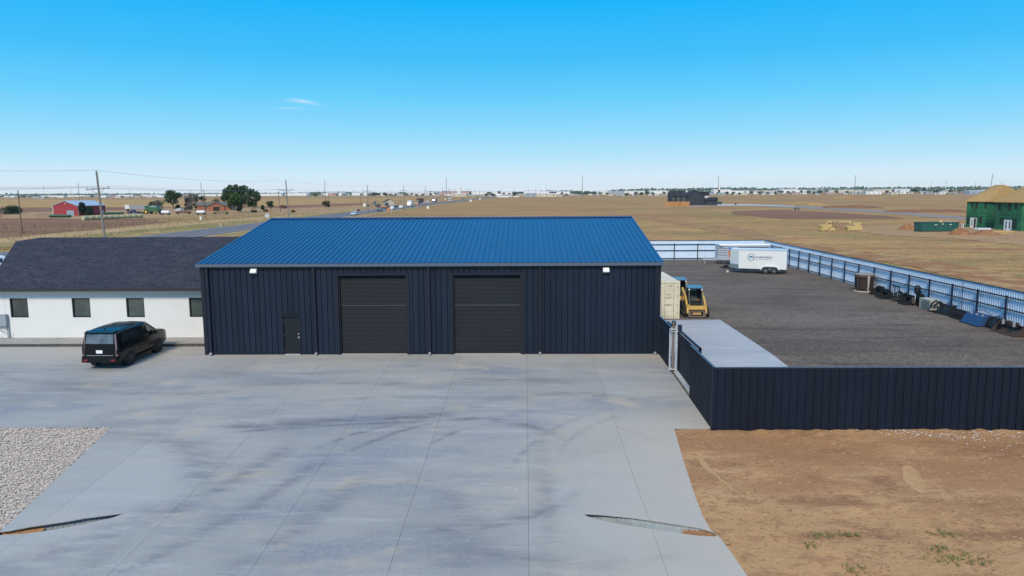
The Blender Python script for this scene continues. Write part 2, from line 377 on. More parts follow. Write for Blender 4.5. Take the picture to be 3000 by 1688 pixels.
# long, low banks of dug soil in the fields
def bank(x0, x1, y, yt, m, label, n=26, w_=9):
    a = G(x0, y); b = G(x1, y); h = (y-yt)*a.y/F
    P = []; Fc = []
    for i in range(n+1):
        t = i/n; c = a.lerp(b, t); hh = h*(math.sin(math.pi*min(1, max(0, t)))**.35)*(.75+.4*noise.noise(Vector((t*9, y, 1))))
        for k, (dy, f) in enumerate(((-1, 0), (-.55, .55), (-.15, 1), (.3, .9), (1, 0))): P.append((c.x, c.y+dy*w_*(.8+.3*noise.noise(Vector((t*7, k, y)))), max(0, hh*f)))
    for i in range(n):
        for k in range(4): Fc.append((i*5+k, i*5+k+1, i*5+k+6, i*5+k+5))
    me = bpy.data.meshes.new('soil_bank'); me.from_pydata(P, [], Fc); me.materials.append(m)
    for p_ in me.polygons: p_.use_smooth = True
    return tag(put('soil_bank', me), label, 'soil bank', 'banks of dug soil in the fields')
bank(2437, 2557, 582.5, 573.5, M_field, 'long low grassy bank of dug soil far out in the field, beyond the side road', w_=20)
bank(2309, 2417, 601, 591, M_field, 'golden grass bank along the side road, left of the rough soil heaps')
bank(2417, 2580, 610, 599, M_plough, 'broken reddish soil bank along the side road, right of the golden grass bank')
bank(2600, 2840, 622, 609, M_plough, 'rough soil bank beyond the side road, left of the green houses')
def pile(x0, x1, y, yt, m, label, seed):
    a = G(x0, y); b = G(x1, y); c = (a+b)/2; r = (b-a).length/2; h = (y-yt)*c.y/F
    n = 22; P = [(0, 0, h)]; Fc = []; rings = 5
    for k in range(1, rings+1):
        for i in range(n):
            t = 2*math.pi*i/n; rr = r*k/rings*(1+.14*noise.noise(Vector((math.cos(t)*2, math.sin(t)*2, seed))))
            P.append((rr*math.cos(t), rr*math.sin(t)*.8, max(0 if k == rings else .02, h*(1-(k/rings)**1.5)+(.16*h*noise.noise(Vector((rr*math.cos(t)*2.2, rr*math.sin(t)*2.2, seed*3))) if k < rings else -.02))))
    for i in range(n): Fc.append((0, 1+i, 1+(i+1) % n))
    for k in range(rings-1):
        for i in range(n): Fc.append((1+k*n+i, 1+(k+1)*n+i, 1+(k+1)*n+(i+1) % n, 1+k*n+(i+1) % n))
    me = bpy.data.meshes.new('dirt_pile'); me.from_pydata(P, [], Fc); me.materials.append(m)
    for p_ in me.polygons: p_.use_smooth = True
    return tag(put('dirt_pile', me, loc=(c.x, c.y+r*.6, gb(c.y)+.04)), label, 'dirt pile', 'piles of dug dirt on the building site')
M_pile = layered('dug_dirt', [((.25, .125, .075), 1, (1, 1, 1), 0, 1), ((.33, .19, .115), 1.2, (1, 1, 1), .45, .62), ((.18, .09, .055), 3, (1, 1, 1), .52, .7)], bump=1, bscale=4)
pile(2638, 2700, 674, 657, M_pile, 'reddish dirt pile left of the green dumpster', 1)
pile(2788, 2862, 690, 669, M_pile, 'reddish dirt pile right of the green dumpster, in front of the first green house wall', 2)
pile(2856, 2950, 690, 676, M_pile, 'flatter dirt pile in front of the white sheets by the green house', 3)

# ------------------------------------------------------------------ forecourt slabs
east = [tuple(G(*p))[:2] for p in [(1995, 1325), (2015, 1388), (2035, 1450), (2058, 1510), (2082, 1552), (2097, 1566), (2112, 1578), (2150, 1630), (2190, 1688)]]
apron = [(-60, 40.95), (XL, 40.95), (XL, D+.35), (7.1, D+.35), (7.1, 27.56), (5.69, 27.56)]+east+[(7.2, 15), (10, 11), (12, 5), (-60, 5), (-60, 27.69), (-16.2, 27.69), tuple(G(0, 1557))[:2], (-20.5, 14), (-60, 14)]
apron = [(-60, 40.95), (XL, 40.95), (XL, D+.35), (7.1, D+.35), (7.1, 27.56), (5.69, 27.56)]+east+[(7.2, 15), (10, 11), (12, 5), (-40, 5), (-40, 8)]
g0 = G(0, 1557); gdir = Vector((g0.x, g0.y))-Vector((-16.2, 27.69)); gend = Vector((-16.2, 27.69))+gdir*1.35
apron += [(gend.x, gend.y), (g0.x, g0.y), (-16.2, 27.69), (-60, 27.69)]
def conc_extra(n, l, g, cur):
    sp = n.new('ShaderNodeSeparateXYZ'); l.new(g.outputs['Position'], sp.inputs[0])
    def M(op, a, b=None, c=None, clampit=False):
        q = n.new('ShaderNodeMath'); q.operation = op; q.use_clamp = clampit
        for i, v in enumerate((a, b, c)):
            if v is None: continue
            if isinstance(v, (int, float)): q.inputs[i].default_value = v
            else: l.new(v, q.inputs[i])
        return q.outputs[0]
    X, Y = sp.outputs[0], sp.outputs[1]
    nz = n.new('ShaderNodeTexNoise'); nz.inputs['Scale'].default_value = .8; nz.inputs['Detail'].default_value = 7; l.new(g.outputs['Position'], nz.inputs['Vector'])
    wob = M('MULTIPLY_ADD', nz.outputs[0], 1.6, -.8)
    tot = None
    # tyre marks and worn paths swept across the slabs: three points on each arc, width, strength
    def circ(a, b, c):
        (x1, y1), (x2, y2), (x3, y3) = a, b, c; d = 2*(x1*(y2-y3)+x2*(y3-y1)+x3*(y1-y2))
        ux = ((x1*x1+y1*y1)*(y2-y3)+(x2*x2+y2*y2)*(y3-y1)+(x3*x3+y3*y3)*(y1-y2))/d; uy = ((x1*x1+y1*y1)*(x3-x2)+(x2*x2+y2*y2)*(x1-x3)+(x3*x3+y3*y3)*(x2-x1))/d
        return ux, uy, math.hypot(x1-ux, y1-uy)
    def mr_(v, a, b):
        q = n.new('ShaderNodeMapRange'); q.interpolation_type = 'SMOOTHSTEP'; l.new(v, q.inputs[0]); q.inputs[1].default_value = a; q.inputs[2].default_value = b; return q.outputs[0]
    for a, b, c, wd, st in (((-12.2, 27.7), (-7.1, 28.4), (-2.6, 29.3), .34, .95), ((-11.5, 27.0), (-7.0, 28.0), (-3.2, 28.4), .16, .8), ((-3.4, 28.5), (-.5, 28.2), (1.6, 26.2), .24, .85), ((-3.6, 28.9), (-5.4, 27.9), (-7.6, 25.4), .12, .9), ((-3.0, 28.6), (-4.6, 27.4), (-6.3, 25.2), .12, .8), ((-1.2, 28.2), (-2.6, 27.2), (-3.6, 25.6), .11, .7),
                            ((3.6, 30.0), (1.0, 27.4), (-.4, 24.0), .13, .6), ((4.6, 29.6), (2.2, 27.4), (1.1, 24.8), .13, .55), ((-13.5, 33.2), (-9.0, 33.6), (-5.0, 33.3), .30, .55), ((-4.0, 33.9), (-.5, 34.1), (2.4, 33.4), .26, .5), ((-1.6, 31.2), (1.0, 31.9), (4.6, 31.2), .34, .55), ((-9.0, 30.9), (-5.5, 31.4), (-2.0, 31.0), .22, .5),
                            ((-8.6, 26.3), (-9.6, 22.5), (-12.4, 18.0), .45, .6), ((-7.0, 25.2), (-8.2, 21.0), (-10.8, 16.6), .3, .55), ((-5.2, 23.4), (-6.4, 19.6), (-7.8, 16.8), .45, .45), ((-15.6, 27.2), (-12.2, 25.6), (-10.6, 21.8), .7, .55), ((-10.6, 21.6), (-12.2, 18.6), (-15.4, 16.0), .7, .5), ((.55, 27.0), (.62, 22.0), (.55, 16.6), .28, .5),
                            ((-3.0, 22.4), (-1.6, 19.4), (-2.2, 16.6), .6, .35), ((-17, 36.0), (-13, 35.2), (-8, 35.6), .3, .4), ((-22, 33.0), (-18, 32.0), (-13, 32.4), .35, .45), ((-28, 36.5), (-24, 34.0), (-18, 33.5), .3, .4)):
        cx, cy, r = circ(a, b, c); dx = M('SUBTRACT', X, cx); dy = M('SUBTRACT', Y, cy); d = M('SQRT', M('ADD', M('MULTIPLY', dx, dx), M('MULTIPLY', dy, dy)))
        k = M('DIVIDE', M('ADD', M('SUBTRACT', d, r), M('MULTIPLY', wob, .22)), wd); k = M('EXPONENT', M('MULTIPLY', M('MULTIPLY', k, k), -1))
        v, lo, hi = (X, min(a[0], c[0]), max(a[0], c[0])) if abs(a[0]-c[0]) > abs(a[1]-c[1]) else (Y, min(a[1], c[1]), max(a[1], c[1]))
        k = M('MULTIPLY', M('MULTIPLY', M('MULTIPLY', k, st), mr_(v, lo-.6, lo+1.2)), mr_(v, hi+.6, hi-1.2)); tot = k if tot is None else M('MAXIMUM', tot, k)
    n3 = n.new('ShaderNodeTexNoise'); n3.inputs['Scale'].default_value = 1.6; n3.inputs['Detail'].default_value = 8; n3.inputs['Roughness'].default_value = .7
    mp = n.new('ShaderNodeMapping'); mp.inputs['Scale'].default_value = (.45, 1.6, 1); mp.inputs['Rotation'].default_value = (0, 0, .25); l.new(g.outputs['Position'], mp.inputs[0]); l.new(mp.outputs[0], n3.inputs['Vector'])
    br = n.new('ShaderNodeMapRange'); br.inputs[1].default_value = .38; br.inputs[2].default_value = .58; l.new(n3.outputs[0], br.inputs[0])
    tot = M('MULTIPLY', M('MULTIPLY', tot, br.outputs[0]), .82, clampit=True)
    # paler, little-driven concrete in the two flares of the drive
    lob = None
    for cx, cy, r in ((-15.6, 21.3, 5.0), (5.4, 21.5, 4.6)):
        dx = M('SUBTRACT', X, cx); dy = M('SUBTRACT', Y, cy); d = M('SQRT', M('ADD', M('MULTIPLY', dx, dx), M('MULTIPLY', dy, dy))); k = mr_(M('ADD', d, M('MULTIPLY', wob, .5)), r+.25, r-.35); lob = k if lob is None else M('MAXIMUM', lob, k)
    ml = n.new('ShaderNodeMix'); ml.data_type = 'RGBA'; l.new(M('MULTIPLY', lob, .5), ml.inputs[0]); l.new(cur, ml.inputs[6]); ml.inputs[7].default_value = (.40, .41, .40, 1)
    mx = n.new('ShaderNodeMix'); mx.data_type = 'RGBA'; l.new(tot, mx.inputs[0]); l.new(ml.outputs[2], mx.inputs[6]); mx.inputs[7].default_value = (.11, .125, .15, 1)
    # pale dust blown in along the shop wall and the dirt lot
    e = n.new('ShaderNodeMapRange'); l.new(M('ADD', Y, M('MULTIPLY', wob, 2)), e.inputs[0]); e.inputs[1].default_value = 35.5; e.inputs[2].default_value = 39.2; e.inputs[4].default_value = .55
    e2 = n.new('ShaderNodeMapRange'); l.new(M('ADD', X, M('MULTIPLY', wob, 2.4)), e2.inputs[0]); e2.inputs[1].default_value = -1.0; e2.inputs[2].default_value = 6.0; e2.inputs[4].default_value = .85
    e3 = n.new('ShaderNodeMapRange'); l.new(Y, e3.inputs[0]); e3.inputs[1].default_value = 31; e3.inputs[2].default_value = 27; e3.inputs[4].default_value = 1
    f = M('MAXIMUM', e.outputs[0], M('MULTIPLY', e2.outputs[0], e3.outputs[0]))
    m3 = n.new('ShaderNodeMix'); m3.data_type = 'RGBA'; l.new(f, m3.inputs[0]); l.new(mx.outputs[2], m3.inputs[6]); m3.inputs[7].default_value = (.48, .435, .365, 1)
    oi = n.new('ShaderNodeObjectInfo'); hs = n.new('ShaderNodeHueSaturation'); mr = n.new('ShaderNodeMapRange'); mr.inputs[3].default_value = .965; mr.inputs[4].default_value = 1.035
    l.new(oi.outputs['Random'], mr.inputs[0]); l.new(mr.outputs[0], hs.inputs['Value']); l.new(m3.outputs[2], hs.inputs['Color'])
    return hs.outputs[0]
M_conc = layered('broomed_concrete', [((.340, .345, .325), 1, (1, 1, 1), 0, 1), ((.25, .262, .262), .16, (.7, 1.6, 1), .44, .60), ((.215, .245, .285), .30, (.45, 1.3, 1), .52, .66), ((.43, .395, .345), .22, (.6, 1.5, 1), .50, .68),
                          ((.40, .405, .395), .9, (.3, 2.2, 1), .52, .70), ((.24, .26, .28), 2.2, (.3, 2, 1), .56, .74), ((.30, .315, .325), 14, (.6, 1.4, 1), .5, .60), ((.41, .41, .40), 38, (.7, 1.3, 1), .56, .64), ((.22, .225, .23), 30, (.8, 1.2, 1), .60, .66), ((.42, .375, .31), .35, (.9, 1.1, 1), .58, .72)], rough=.8, bump=.15, bscale=60, spec=.35, extra=conc_extra, warm=False)
ap = struct(bpy.data.objects.new('forecourt', None)); C.objects.link(ap); ap.location = (-5, 30, gz(30))
XJ = [-60, -52.3, -45.3, -38.4, -31.4, -24.4, -17.43, -13.94, -10.45, -6.96, -3.47, .06, 3.50, 7.2, 12.1]
YJ = [5, 8, 11, 14.3, 17.62, 20.94, 24.26, 27.62, 30.94, 34.22, 37.5, 41]
gap = .008
for i in range(len(XJ)-1):
    for j in range(len(YJ)-1):
        c = clip(apron, XJ[i]+gap/2, XJ[i+1]-gap/2, YJ[j]+.0015, YJ[j+1]-.0015)
        if len(c) < 3: continue
        P = []
        for q in c:
            if not P or (Vector(q)-Vector(P[-1])).length > .004: P.append(q)
        if (Vector(P[0])-Vector(P[-1])).length < .004: P.pop()
        area = abs(sum(P[k-1][0]*P[k][1]-P[k][0]*P[k-1][1] for k in range(len(P))))/2
        if len(P) < 3 or area < .02: continue
        holes = []
        for h in (culv1, culv2):
            hc = clip(list(h), XJ[i]+gap/2, XJ[i+1]-gap/2, YJ[j]+.0015, YJ[j+1]-.0015)
            if len(hc) > 2: holes.append(hc)
        o = sheet('concrete_slab', P, lambda x, y: gz(y), M_conc, holes, parent=None, skirt=.03)
        cx = sum(p[0] for p in P)/len(P); cy = sum(p[1] for p in P)/len(P)
        o.data.transform(Matrix.Translation((-cx, -cy, -gz(cy)))); o.parent = ap; o.location = (cx+5, cy-30, gz(cy)-gz(30))
# yard slab behind the gate
ys = struct(bpy.data.objects.new('yard_slab', None)); C.objects.link(ys); ys.location = (10, 38, 0)
for j, (a, b) in enumerate(((27.45, 31.2), (31.2, 34.8), (34.8, 38.4), (38.4, 42.0), (42.0, 45.6), (45.6, 49.2))):
    P = [(7.2, a+gap), (13.04, a+gap), (13.04, b), (7.2, b)]
    if a > 37 : P = [(7.2, a+gap), (13.04, a+gap), (13.04, b), (7.2, b)]
    o = sheet('concrete_slab', P, lambda x, y: gz(y)+.03, M_conc if j < 0 else layered('yard_concrete', [((.40, .43, .46), 1, (1, 1, 1), 0, 1), ((.33, .37, .42), .3, (.4, 1.6, 1), .45, .65), ((.46, .48, .49), 1.2, (.25, 2, 1), .5, .7), ((.30, .33, .38), 3, (.3, 2, 1), .56, .72)], rough=.8, bump=.1, bscale=50) if j == 0 else MATS['yard_concrete'], skirt=.12)
    o.parent = ys; o.location = (-10, -38, 0)
# gravel yard
def yard_extra(n, l, g, cur):
    v = n.new('ShaderNodeTexVoronoi'); v.inputs['Scale'].default_value = 14; l.new(g.outputs['Position'], v.inputs['Vector'])
    hs = n.new('ShaderNodeHueSaturation'); mr = n.new('ShaderNodeMapRange'); sp = n.new('ShaderNodeSeparateColor'); l.new(v.outputs['Color'], sp.inputs[0])
    l.new(sp.outputs[0], mr.inputs[0]); mr.inputs[3].default_value = .6; mr.inputs[4].default_value = 1.45; l.new(mr.outputs[0], hs.inputs['Value']); l.new(cur, hs.inputs['Color'])
    return hs.outputs[0]
M_yard = layered('milled_gravel', [((.146, .116, .090), 1, (1, 1, 1), 0, 1), ((.110, .088, .070), .25, (.6, 1, 1), .45, .62), ((.175, .145, .118), .16, (.3, 1.2, 1), .5, .66), ((.11, .088, .068), 1.5, (1, 1, 1), .5, .7), ((.085, .07, .06), .5, (.25, 2.2, 1), .55, .66), ((.20, .175, .15), 3, (1, 1, 1), .6, .75)], bump=.8, bscale=12, extra=yard_extra, warm=False)
P = [(7.12, 27.45), (30.2, 27.45), (30.2, 93.3), (-20, 93.3), (-20, 62.8), (7.12, 62.8)]
struct(sheet('gravel_yard', [(7.12, 27.45), (30.2, 27.45), (30.2, D), (7.12, D)], lambda x, y: gz(y), M_yard))
struct(sheet('gravel_yard', [(7.12, D), (30.2, D), (30.2, 93.3), (-20, 93.3), (-20, 62.8), (7.12, 62.8)], lambda x, y: 0, M_yard))

# dirt lot on the right
M_dirt = layered('sandy_dirt', [((.43, .282, .168), 1, (1, 1, 1), 0, 1), ((.32, .19, .115), .12, (.6, 1.2, 1), .45, .62), ((.47, .315, .20), .35, (.5, 1.2, 1), .48, .66), ((.26, .15, .095), .6, (.6, 1.2, 1), .53, .66), ((.33, .205, .125), 3, (.6, 1, 1), .48, .66),
                          ((.46, .33, .22), 8, (.7, 1, 1), .56, .7), ((.24, .14, .09), 11, (.8, 1, 1), .55, .68)], bump=.55, bscale=9)
eb = [(e[0], e[1]) for e in east]
lot = [(5.69, 27.56), (7.1, 27.56), (7.1, 27.44), (30.5, 27.44), (30.5, 6), (11.6, 6), (10, 11), (7.2, 15)]+eb[::-1]
xs_ = np.arange(4.6, 24.0, .14); ys_ = np.arange(10.0, 27.55, .14)
def dz(x, y):
    e = min(1, max(0, (x-5.2-max(0, (16.5-y)*.8))/1.2))
    return (noise.noise(Vector((x*.35, y*.35, 3)))*.07*e+noise.noise(Vector((x*1.1, y*1.3, 7)))*.028+noise.noise(Vector((x*3.2, y*3.2, 1)))*.016+.09*math.exp(-((y-27.3)/.35)**2)*(.6+noise.noise(Vector((x*2.3, 0, 5)))))
def bx(y):
    L_ = [(5.69, 27.56)]+eb+[(7.2, 15), (10, 11), (11.6, 6)]
    for (a, b), (c, d) in zip(L_, L_[1:]):
        if d <= y <= b: return a+(c-a)*(b-y)/(b-d+1e-9)
    return 5.6
vs = []; 
for y in ys_:
    x0 = bx(y)
    for k in range(len(xs_)):
        x = x0+(24-x0)*(k/(len(xs_)-1))
        vs.append((x, y, gz(y)-.035+dz(x, y)*min(1, .15+k*.12)))
nx = len(xs_)
me = bpy.data.meshes.new('dirt_lot'); me.from_pydata(vs, [], [(j*nx+i, j*nx+i+1, (j+1)*nx+i+1, (j+1)*nx+i) for j in range(len(ys_)-1) for i in range(nx-1)])
me.materials.append(M_dirt)
for p_ in me.polygons: p_.use_smooth = True
struct(put('dirt_lot', me))
M_pale = layered('pale_dry_dirt', [((.46, .32, .205), 1, (1, 1, 1), 0, 1), ((.42, .275, .17), 1.5, (1, 1, 1), .42, .6), ((.36, .235, .15), 6, (1, 1, 1), .52, .68)], bump=.5, bscale=12)
def scrape(pts, name='scraped_dirt'):
    P = jag(gp(pts), .25, .05); cx = sum(p[0] for p in P)/len(P); cy = sum(p[1] for p in P)/len(P)
    struct(sheet(name, P, lambda x, y: gz(y)-.035+dz(x, y)+.012, M_pale))
scrape([(2645, 1365), (2660, 1358), (2690, 1375), (2722, 1440), (2700, 1444), (2668, 1428), (2645, 1400)])
scrape([(2035, 1322), (2052, 1325), (2068, 1352), (2085, 1372), (2150, 1430), (2144, 1433), (2074, 1378), (2052, 1358)])
def scatter(name, pts, size, m, label, cat, flat=.6):
    """many small stones in one mesh: squashed, jittered octahedra"""
    n_ = len(pts); base = np.array([(1, 0, 0), (0, 1, 0), (-1, 0, 0), (0, -1, 0), (0, 0, 1), (0, 0, -.6)], float)
    V = np.repeat(base[None], n_, 0)*(1+rng.uniform(-.35, .35, (n_, 6, 1)))
    sz = size[0]+(size[1]-size[0])*rng.random(n_)**2; a = rng.uniform(0, 6.28, n_); ca, sa = np.cos(a), np.sin(a)
    V[..., 0] *= 1.35
    x = V[..., 0]*ca[:, None]-V[..., 1]*sa[:, None]; y = V[..., 0]*sa[:, None]+V[..., 1]*ca[:, None]
    V = np.stack([x, y, V[..., 2]*flat], -1)*sz[:, None, None]+np.array(pts)[:, None, :]
    Fc = np.array([(0, 1, 4), (1, 2, 4), (2, 3, 4), (3, 0, 4), (1, 0, 5), (2, 1, 5), (3, 2, 5), (0, 3, 5)])
    Fs = (np.arange(n_)[:, None, None]*6+Fc[None]).reshape(-1, 3)
    me = bpy.data.meshes.new(name); me.from_pydata(V.reshape(-1, 3).tolist(), [], Fs.tolist()); me.materials.append(m)
    return tag(put(name, me), label, cat, kind='stuff')
M_stone = layered('limestone', [((.53, .465, .405), 1, (1, 1, 1), 0, 1), ((.43, .36, .30), 9, (1, 1, 1), .48, .62), ((.64, .585, .52), 14, (1, 1, 1), .5, .64), ((.45, .39, .34), 5, (1, 1, 1), .6, .72)], bump=.2, bscale=60, warm=False)
bed = [(-60, 27.66), (-16.22, 27.66), (g0.x-.02, g0.y), (gend.x-.02, gend.y), (-40, 8), (-60, 8)]
struct(sheet('gravel_bed', bed, lambda x, y: gz(y)-.05, M_stone))
pts = []
while len(pts) < 62000:
    y = random.uniform(15.5, 27.7); x = random.uniform(-27 if y > 20 else -23, -14.2)
    if inside((x, y), bed) : pts.append((x, y, gz(y)-.045+random.random()*.05))
scatter('gravel', pts, (.016, .05), M_stone, 'bed of pale broken limestone gravel at the lower left', 'gravel')
pts = []
for _ in range(750):
    t = random.random()
    if t < .6: x = random.gauss(19.5, 3.2); y = 27.25-abs(random.gauss(0, .45))
    elif t < .8: x = random.gauss(14.8, .9); y = 27.3-abs(random.gauss(0, .25))-max(0, (x-14.3))*.25
    else: x = random.gauss(18, 2); y = random.gauss(25.9, .5)
    if x < 7.5 or x > 23.8 or (t >= .8 and random.random() < .5): continue
    pts.append((x, y, gz(y)-.02+dz(x, y)))
scatter('white_stones', pts, (.012, .05), M_stone, 'small white stones strewn on the dirt along the dark fence', 'stones')
pts = []
for _ in range(2600):
    x = random.uniform(6, 22); y = random.uniform(15, 27.2)
    if x < bx(y)+.3 or noise.noise(Vector((x*.5, y*.5, 9))) < -.05: continue
    pts.append((x, y, gz(y)-.03+dz(x, y)))
scatter('dirt_clods', pts, (.012, .055), mat('clod', (.25, .15, .09), .95, var=.3, scale=5), 'small clods of darker dirt strewn over the dirt lot', 'clods')
M_weed = mat('weed', (.15, .165, .055), .8, var=.45, scale=9)
def weed(px, py, r, n_, label, seed=0):
    g = G(px, py); mb = MB()
    for _ in range(n_):
        a = random.uniform(0, 6.28); rr = r*random.random()**.7; x, y = math.cos(a)*rr*1.5, math.sin(a)*rr*.8
        for _k in range(3):
            t = random.uniform(0, 6.28); h = random.uniform(.03, .10); w_ = .018
            dx, dy = math.cos(t)*h*.9, math.sin(t)*h*.9
            mb.add([(x-dy*.15, y+dx*.15, 0), (x+dy*.15, y-dx*.15, 0), (x+dx+dy*.1, y+dy-dx*.1, h*.75), (x+dx, y+dy, h)], [(0, 1, 2, 3)])
    tag(mb.build('weed_patch', M_weed, None, (g.x, g.y, gz(g.y)-.03+dz(g.x, g.y))), label, 'weeds', 'weed patches on the dirt lot', 'stuff')
weed(2405, 1570, .26, 34, 'small weed tuft, left of the pair in the middle of the dirt lot')
weed(2484, 1566, .22, 34, 'small weed tuft, right of the pair in the middle of the dirt lot')
weed(2370, 1597, .25, 20, 'sparse weed tuft just below and left of the pair on the dirt lot')
weed(2765, 1560, .34, 34, 'olive weed patch right of the middle of the dirt lot')
weed(2750, 1606, .2, 18, 'small weed sprig just above left of the largest weed patch')
weed(2800, 1630, .62, 110, 'largest green weed patch, spread at the lower right of the dirt lot')
weed(2510, 1668, .3, 26, 'weed tuft nearest the bottom edge of the dirt lot')
# corrugated troughs let into the forecourt
M_galv = mat('galvanised', (.27, .31, .32), .6, .1, var=.2, scale=3)
def trough(poly, a, b, rad, label, m2, sandfrom):
    A = Vector((*a, 0)); B = Vector((*b, 0)); L_ = (B-A).length; n_ = int(L_/.035); d = (B-A).normalized(); q = Vector((-d.y, d.x, 0))
    t = thing('drain_culvert', label, 'culvert', (A.x, A.y, gz(A.y)-.4))
    V = []; Fc = []; m_ = 10
    for i in range(n_+1):
        c = A+d*(L_*i/n_); r = rad+.02*math.cos(i*math.pi/1.0) if False else rad+(.014 if (i//2) % 2 else -.006)
        for k in range(m_+1):
            th = math.pi*k/m_; p = c+q*(math.cos(th)*r); V.append((p.x-A.x, p.y-A.y, gz(c.y)-.02-math.sin(th)*r*.60-gz(A.y)+.4))
    for i in range(n_):
        for k in range(m_): Fc.append((i*(m_+1)+k, i*(m_+1)+k+1, (i+1)*(m_+1)+k+1, (i+1)*(m_+1)+k))
    me = bpy.data.meshes.new('corrugated_pipe'); me.from_pydata(V, [], Fc); me.materials.append(M_galv)
    put('corrugated_pipe', me, t)
    s0 = A+d*(L_*sandfrom); mb = MB(); n2 = 16
    V = []; Fc = []
    for i in range(n2+1):
        f = i/n2; c = s0.lerp(B+d*.3, f); dep = -.17+.11*f+random.uniform(-.015, .015)
        for k in range(7):
            u = (k/3-1); p = c+q*(u*rad); V.append((p.x-A.x, p.y-A.y, gz(c.y)+dep+.05*u*u-gz(A.y)+.4))
    for i in range(n2):
        for k in range(6): Fc.append((i*7+k, i*7+k+1, i*7+k+8, i*7+k+7))
    me = bpy.data.meshes.new('washed_in_sand'); me.from_pydata(V, [], Fc); me.materials.append(m2); put('washed_in_sand', me, t)
trough(culv2, G(1690, 1503)[:2], G(2110, 1572)[:2], .36, 'corrugated metal culvert trough in the concrete, beside the dirt lot', M_dirt, .74)
trough(culv1, G(385, 1500)[:2], G(-45, 1568)[:2], .34, 'corrugated metal culvert trough in the concrete, below the limestone gravel', M_dirt, .62)
# ------------------------------------------------------------------ the metal shop
M_navy = mat('dark_metal_siding', (.0065, .0140, .0300), .45, var=.15, scale=.6, spec=.32, objvar=.18)
M_navyt = mat('dark_metal_trim', (.008, .012, .024), .45, spec=.4)
M_jamb = mat('black_trim', (.006, .007, .010), .5)
M_roof = mat('sky_tinted_roof_metal', (.004, .042, .150), .30, var=.08, scale=.35, spec=1.0, objvar=.05)  # near-black roof; the blue base colour paints in the reflected sky
M_gut = mat('eave_trim_metal', (.10, .135, .185), .4, .2)
M_curt = mat('door_curtain_metal', (.0090, .0145, .0210), .6, var=.12, scale=.5, spec=.2)
M_gal = mat('bare_metal', (.55, .58, .60), .4, .5)
M_lens = mat('light_housing', (.80, .80, .78), .5)
ZE, RY, RZ, BY1 = 4.80, 50.55, 6.745, 62.3
shop = thing('metal_shop', 'dark navy metal shop with a blue roof and two roll-up doors on the forecourt', 'shop building', (XL+BW/2, D, 0))
ox, oy = XL+BW/2, D
def sp(mb, name, m, par=shop): 
    o = mb.build(name, m, par); o.location = (-ox, -oy, 0) if par is shop else (0, 0, 0); return o
ang = math.atan2(RZ-ZE, RY-(D-.15)); sl_len = math.hypot(RZ-ZE, RY-(D-.15))
pw = BW/80
# core walls (behind the panels)
def X(i): return XL+pw*i
opens = [(24, 36, 4.27), (44, 56, 4.27), (14, 17, 2.13)]
mb = MB(); x = XL+.03
segs = []
for a, b, h in sorted(opens): segs.append((x, X(a), 0, ZE-.02)); segs.append((X(a), X(b), h, ZE-.02)); x = X(b)
segs.append((x, XL+BW-.03, 0, ZE-.02))
for a, b, z0, z1 in segs: mb.box(a+.001, b-.001, D+.04, D+.2, z0, z1)
sp(mb, 'wall', M_jamb)
for x0, x1 in ((XL, XL+.15), (XL+BW-.15, XL+BW)):
    mb = MB(); mb.prism([(D+.05, 0), (BY1, 0), (BY1, ZE), (RY, RZ-.05), (D+.05, ZE-.02)], x0, x1); sp(mb, 'side_wall', M_navy)
mb = MB().box(XL+.16, XL+BW-.16, BY1-.2, BY1-.02, 0, ZE-.05); sp(mb, 'back_wall', M_navy)
pan = {}
def panel_mesh(h):
    if h in pan: return pan[h]
    mb = MB(); g_ = .028
    mb.add([(0, .04, 0), (g_, 0, 0), (pw-.008, 0, 0), (pw-.008, .04, 0), (0, .04, h), (g_, 0, h), (pw-.008, 0, h), (pw-.008, .04, h)], [(0, 1, 5, 4), (1, 2, 6, 5), (2, 3, 7, 6), (4, 5, 6, 7), (3, 2, 1, 0)])
    pan[h] = mb.mesh('wall_panel', M_navy); return pan[h]
for i in range(80):
    z0 = .02
    for a, b, h in opens:
        if a <= i < b: z0 = h+.06
    put('wall_panel', panel_mesh(round(4.74-z0, 3)), shop, (X(i)-ox, 0, z0))
# roof panels with standing ribs, eave to ridge
mb = MB(); rb = .044
prof = [(0, 0), (.035, 0), (.052, rb), (.078, rb), (.095, 0), (pw, 0)]
for y_, z_ in ((0, 0), (sl_len*math.cos(ang), sl_len*math.sin(ang))):
    pass
V = []
for t in (0, 1):
    for (px_, h_) in prof: V.append((px_, t*(RY-D+.15), t*(RZ-ZE)+h_+.14))
mb.add(V, [(k, k+1, 6+k+1, 6+k) for k in range(5)]+[(0, 1, 2, 3, 4, 5)[::-1]])
rm = mb.mesh('roof_panel', M_roof)
for i in range(80): put('roof_panel', rm, shop, (X(i)-ox+(.0), -.15, ZE))
mb = MB(); n_ = 80
for i in range(n_):
    mb.add([(X(i)+a, RY+b*(BY1-RY+.15), RZ+.14+h_-b*(RZ-ZE)) for b in (0, 1) for a, h_ in prof], [(k, k+1, 7+k, 6+k) for k in range(5)])
o = sp(mb, 'rear_roof', M_roof); o['kind'] = 'stuff'
mb = MB().prism([(RY-.22, RZ+.17), (RY, RZ+.215), (RY+.22, RZ+.17), (RY+.22, RZ+.155), (RY-.22, RZ+.155)], XL-.12, XL+BW+.12); sp(mb, 'ridge_cap', M_roof)
mb = MB().box(XL-.17, XL+BW+.17, D-.26, D-.155, ZE+.0, ZE+.125); mb.box(XL-.17, XL+BW+.17, D-.26, D-.02, ZE-.03, ZE+.0); sp(mb, 'eave_trim', M_gut)
mb = MB().box(XL+.2, XL+BW-.2, D-.04, D+.03, ZE-.12, ZE-.031); sp(mb, 'eave_fascia', M_navyt)
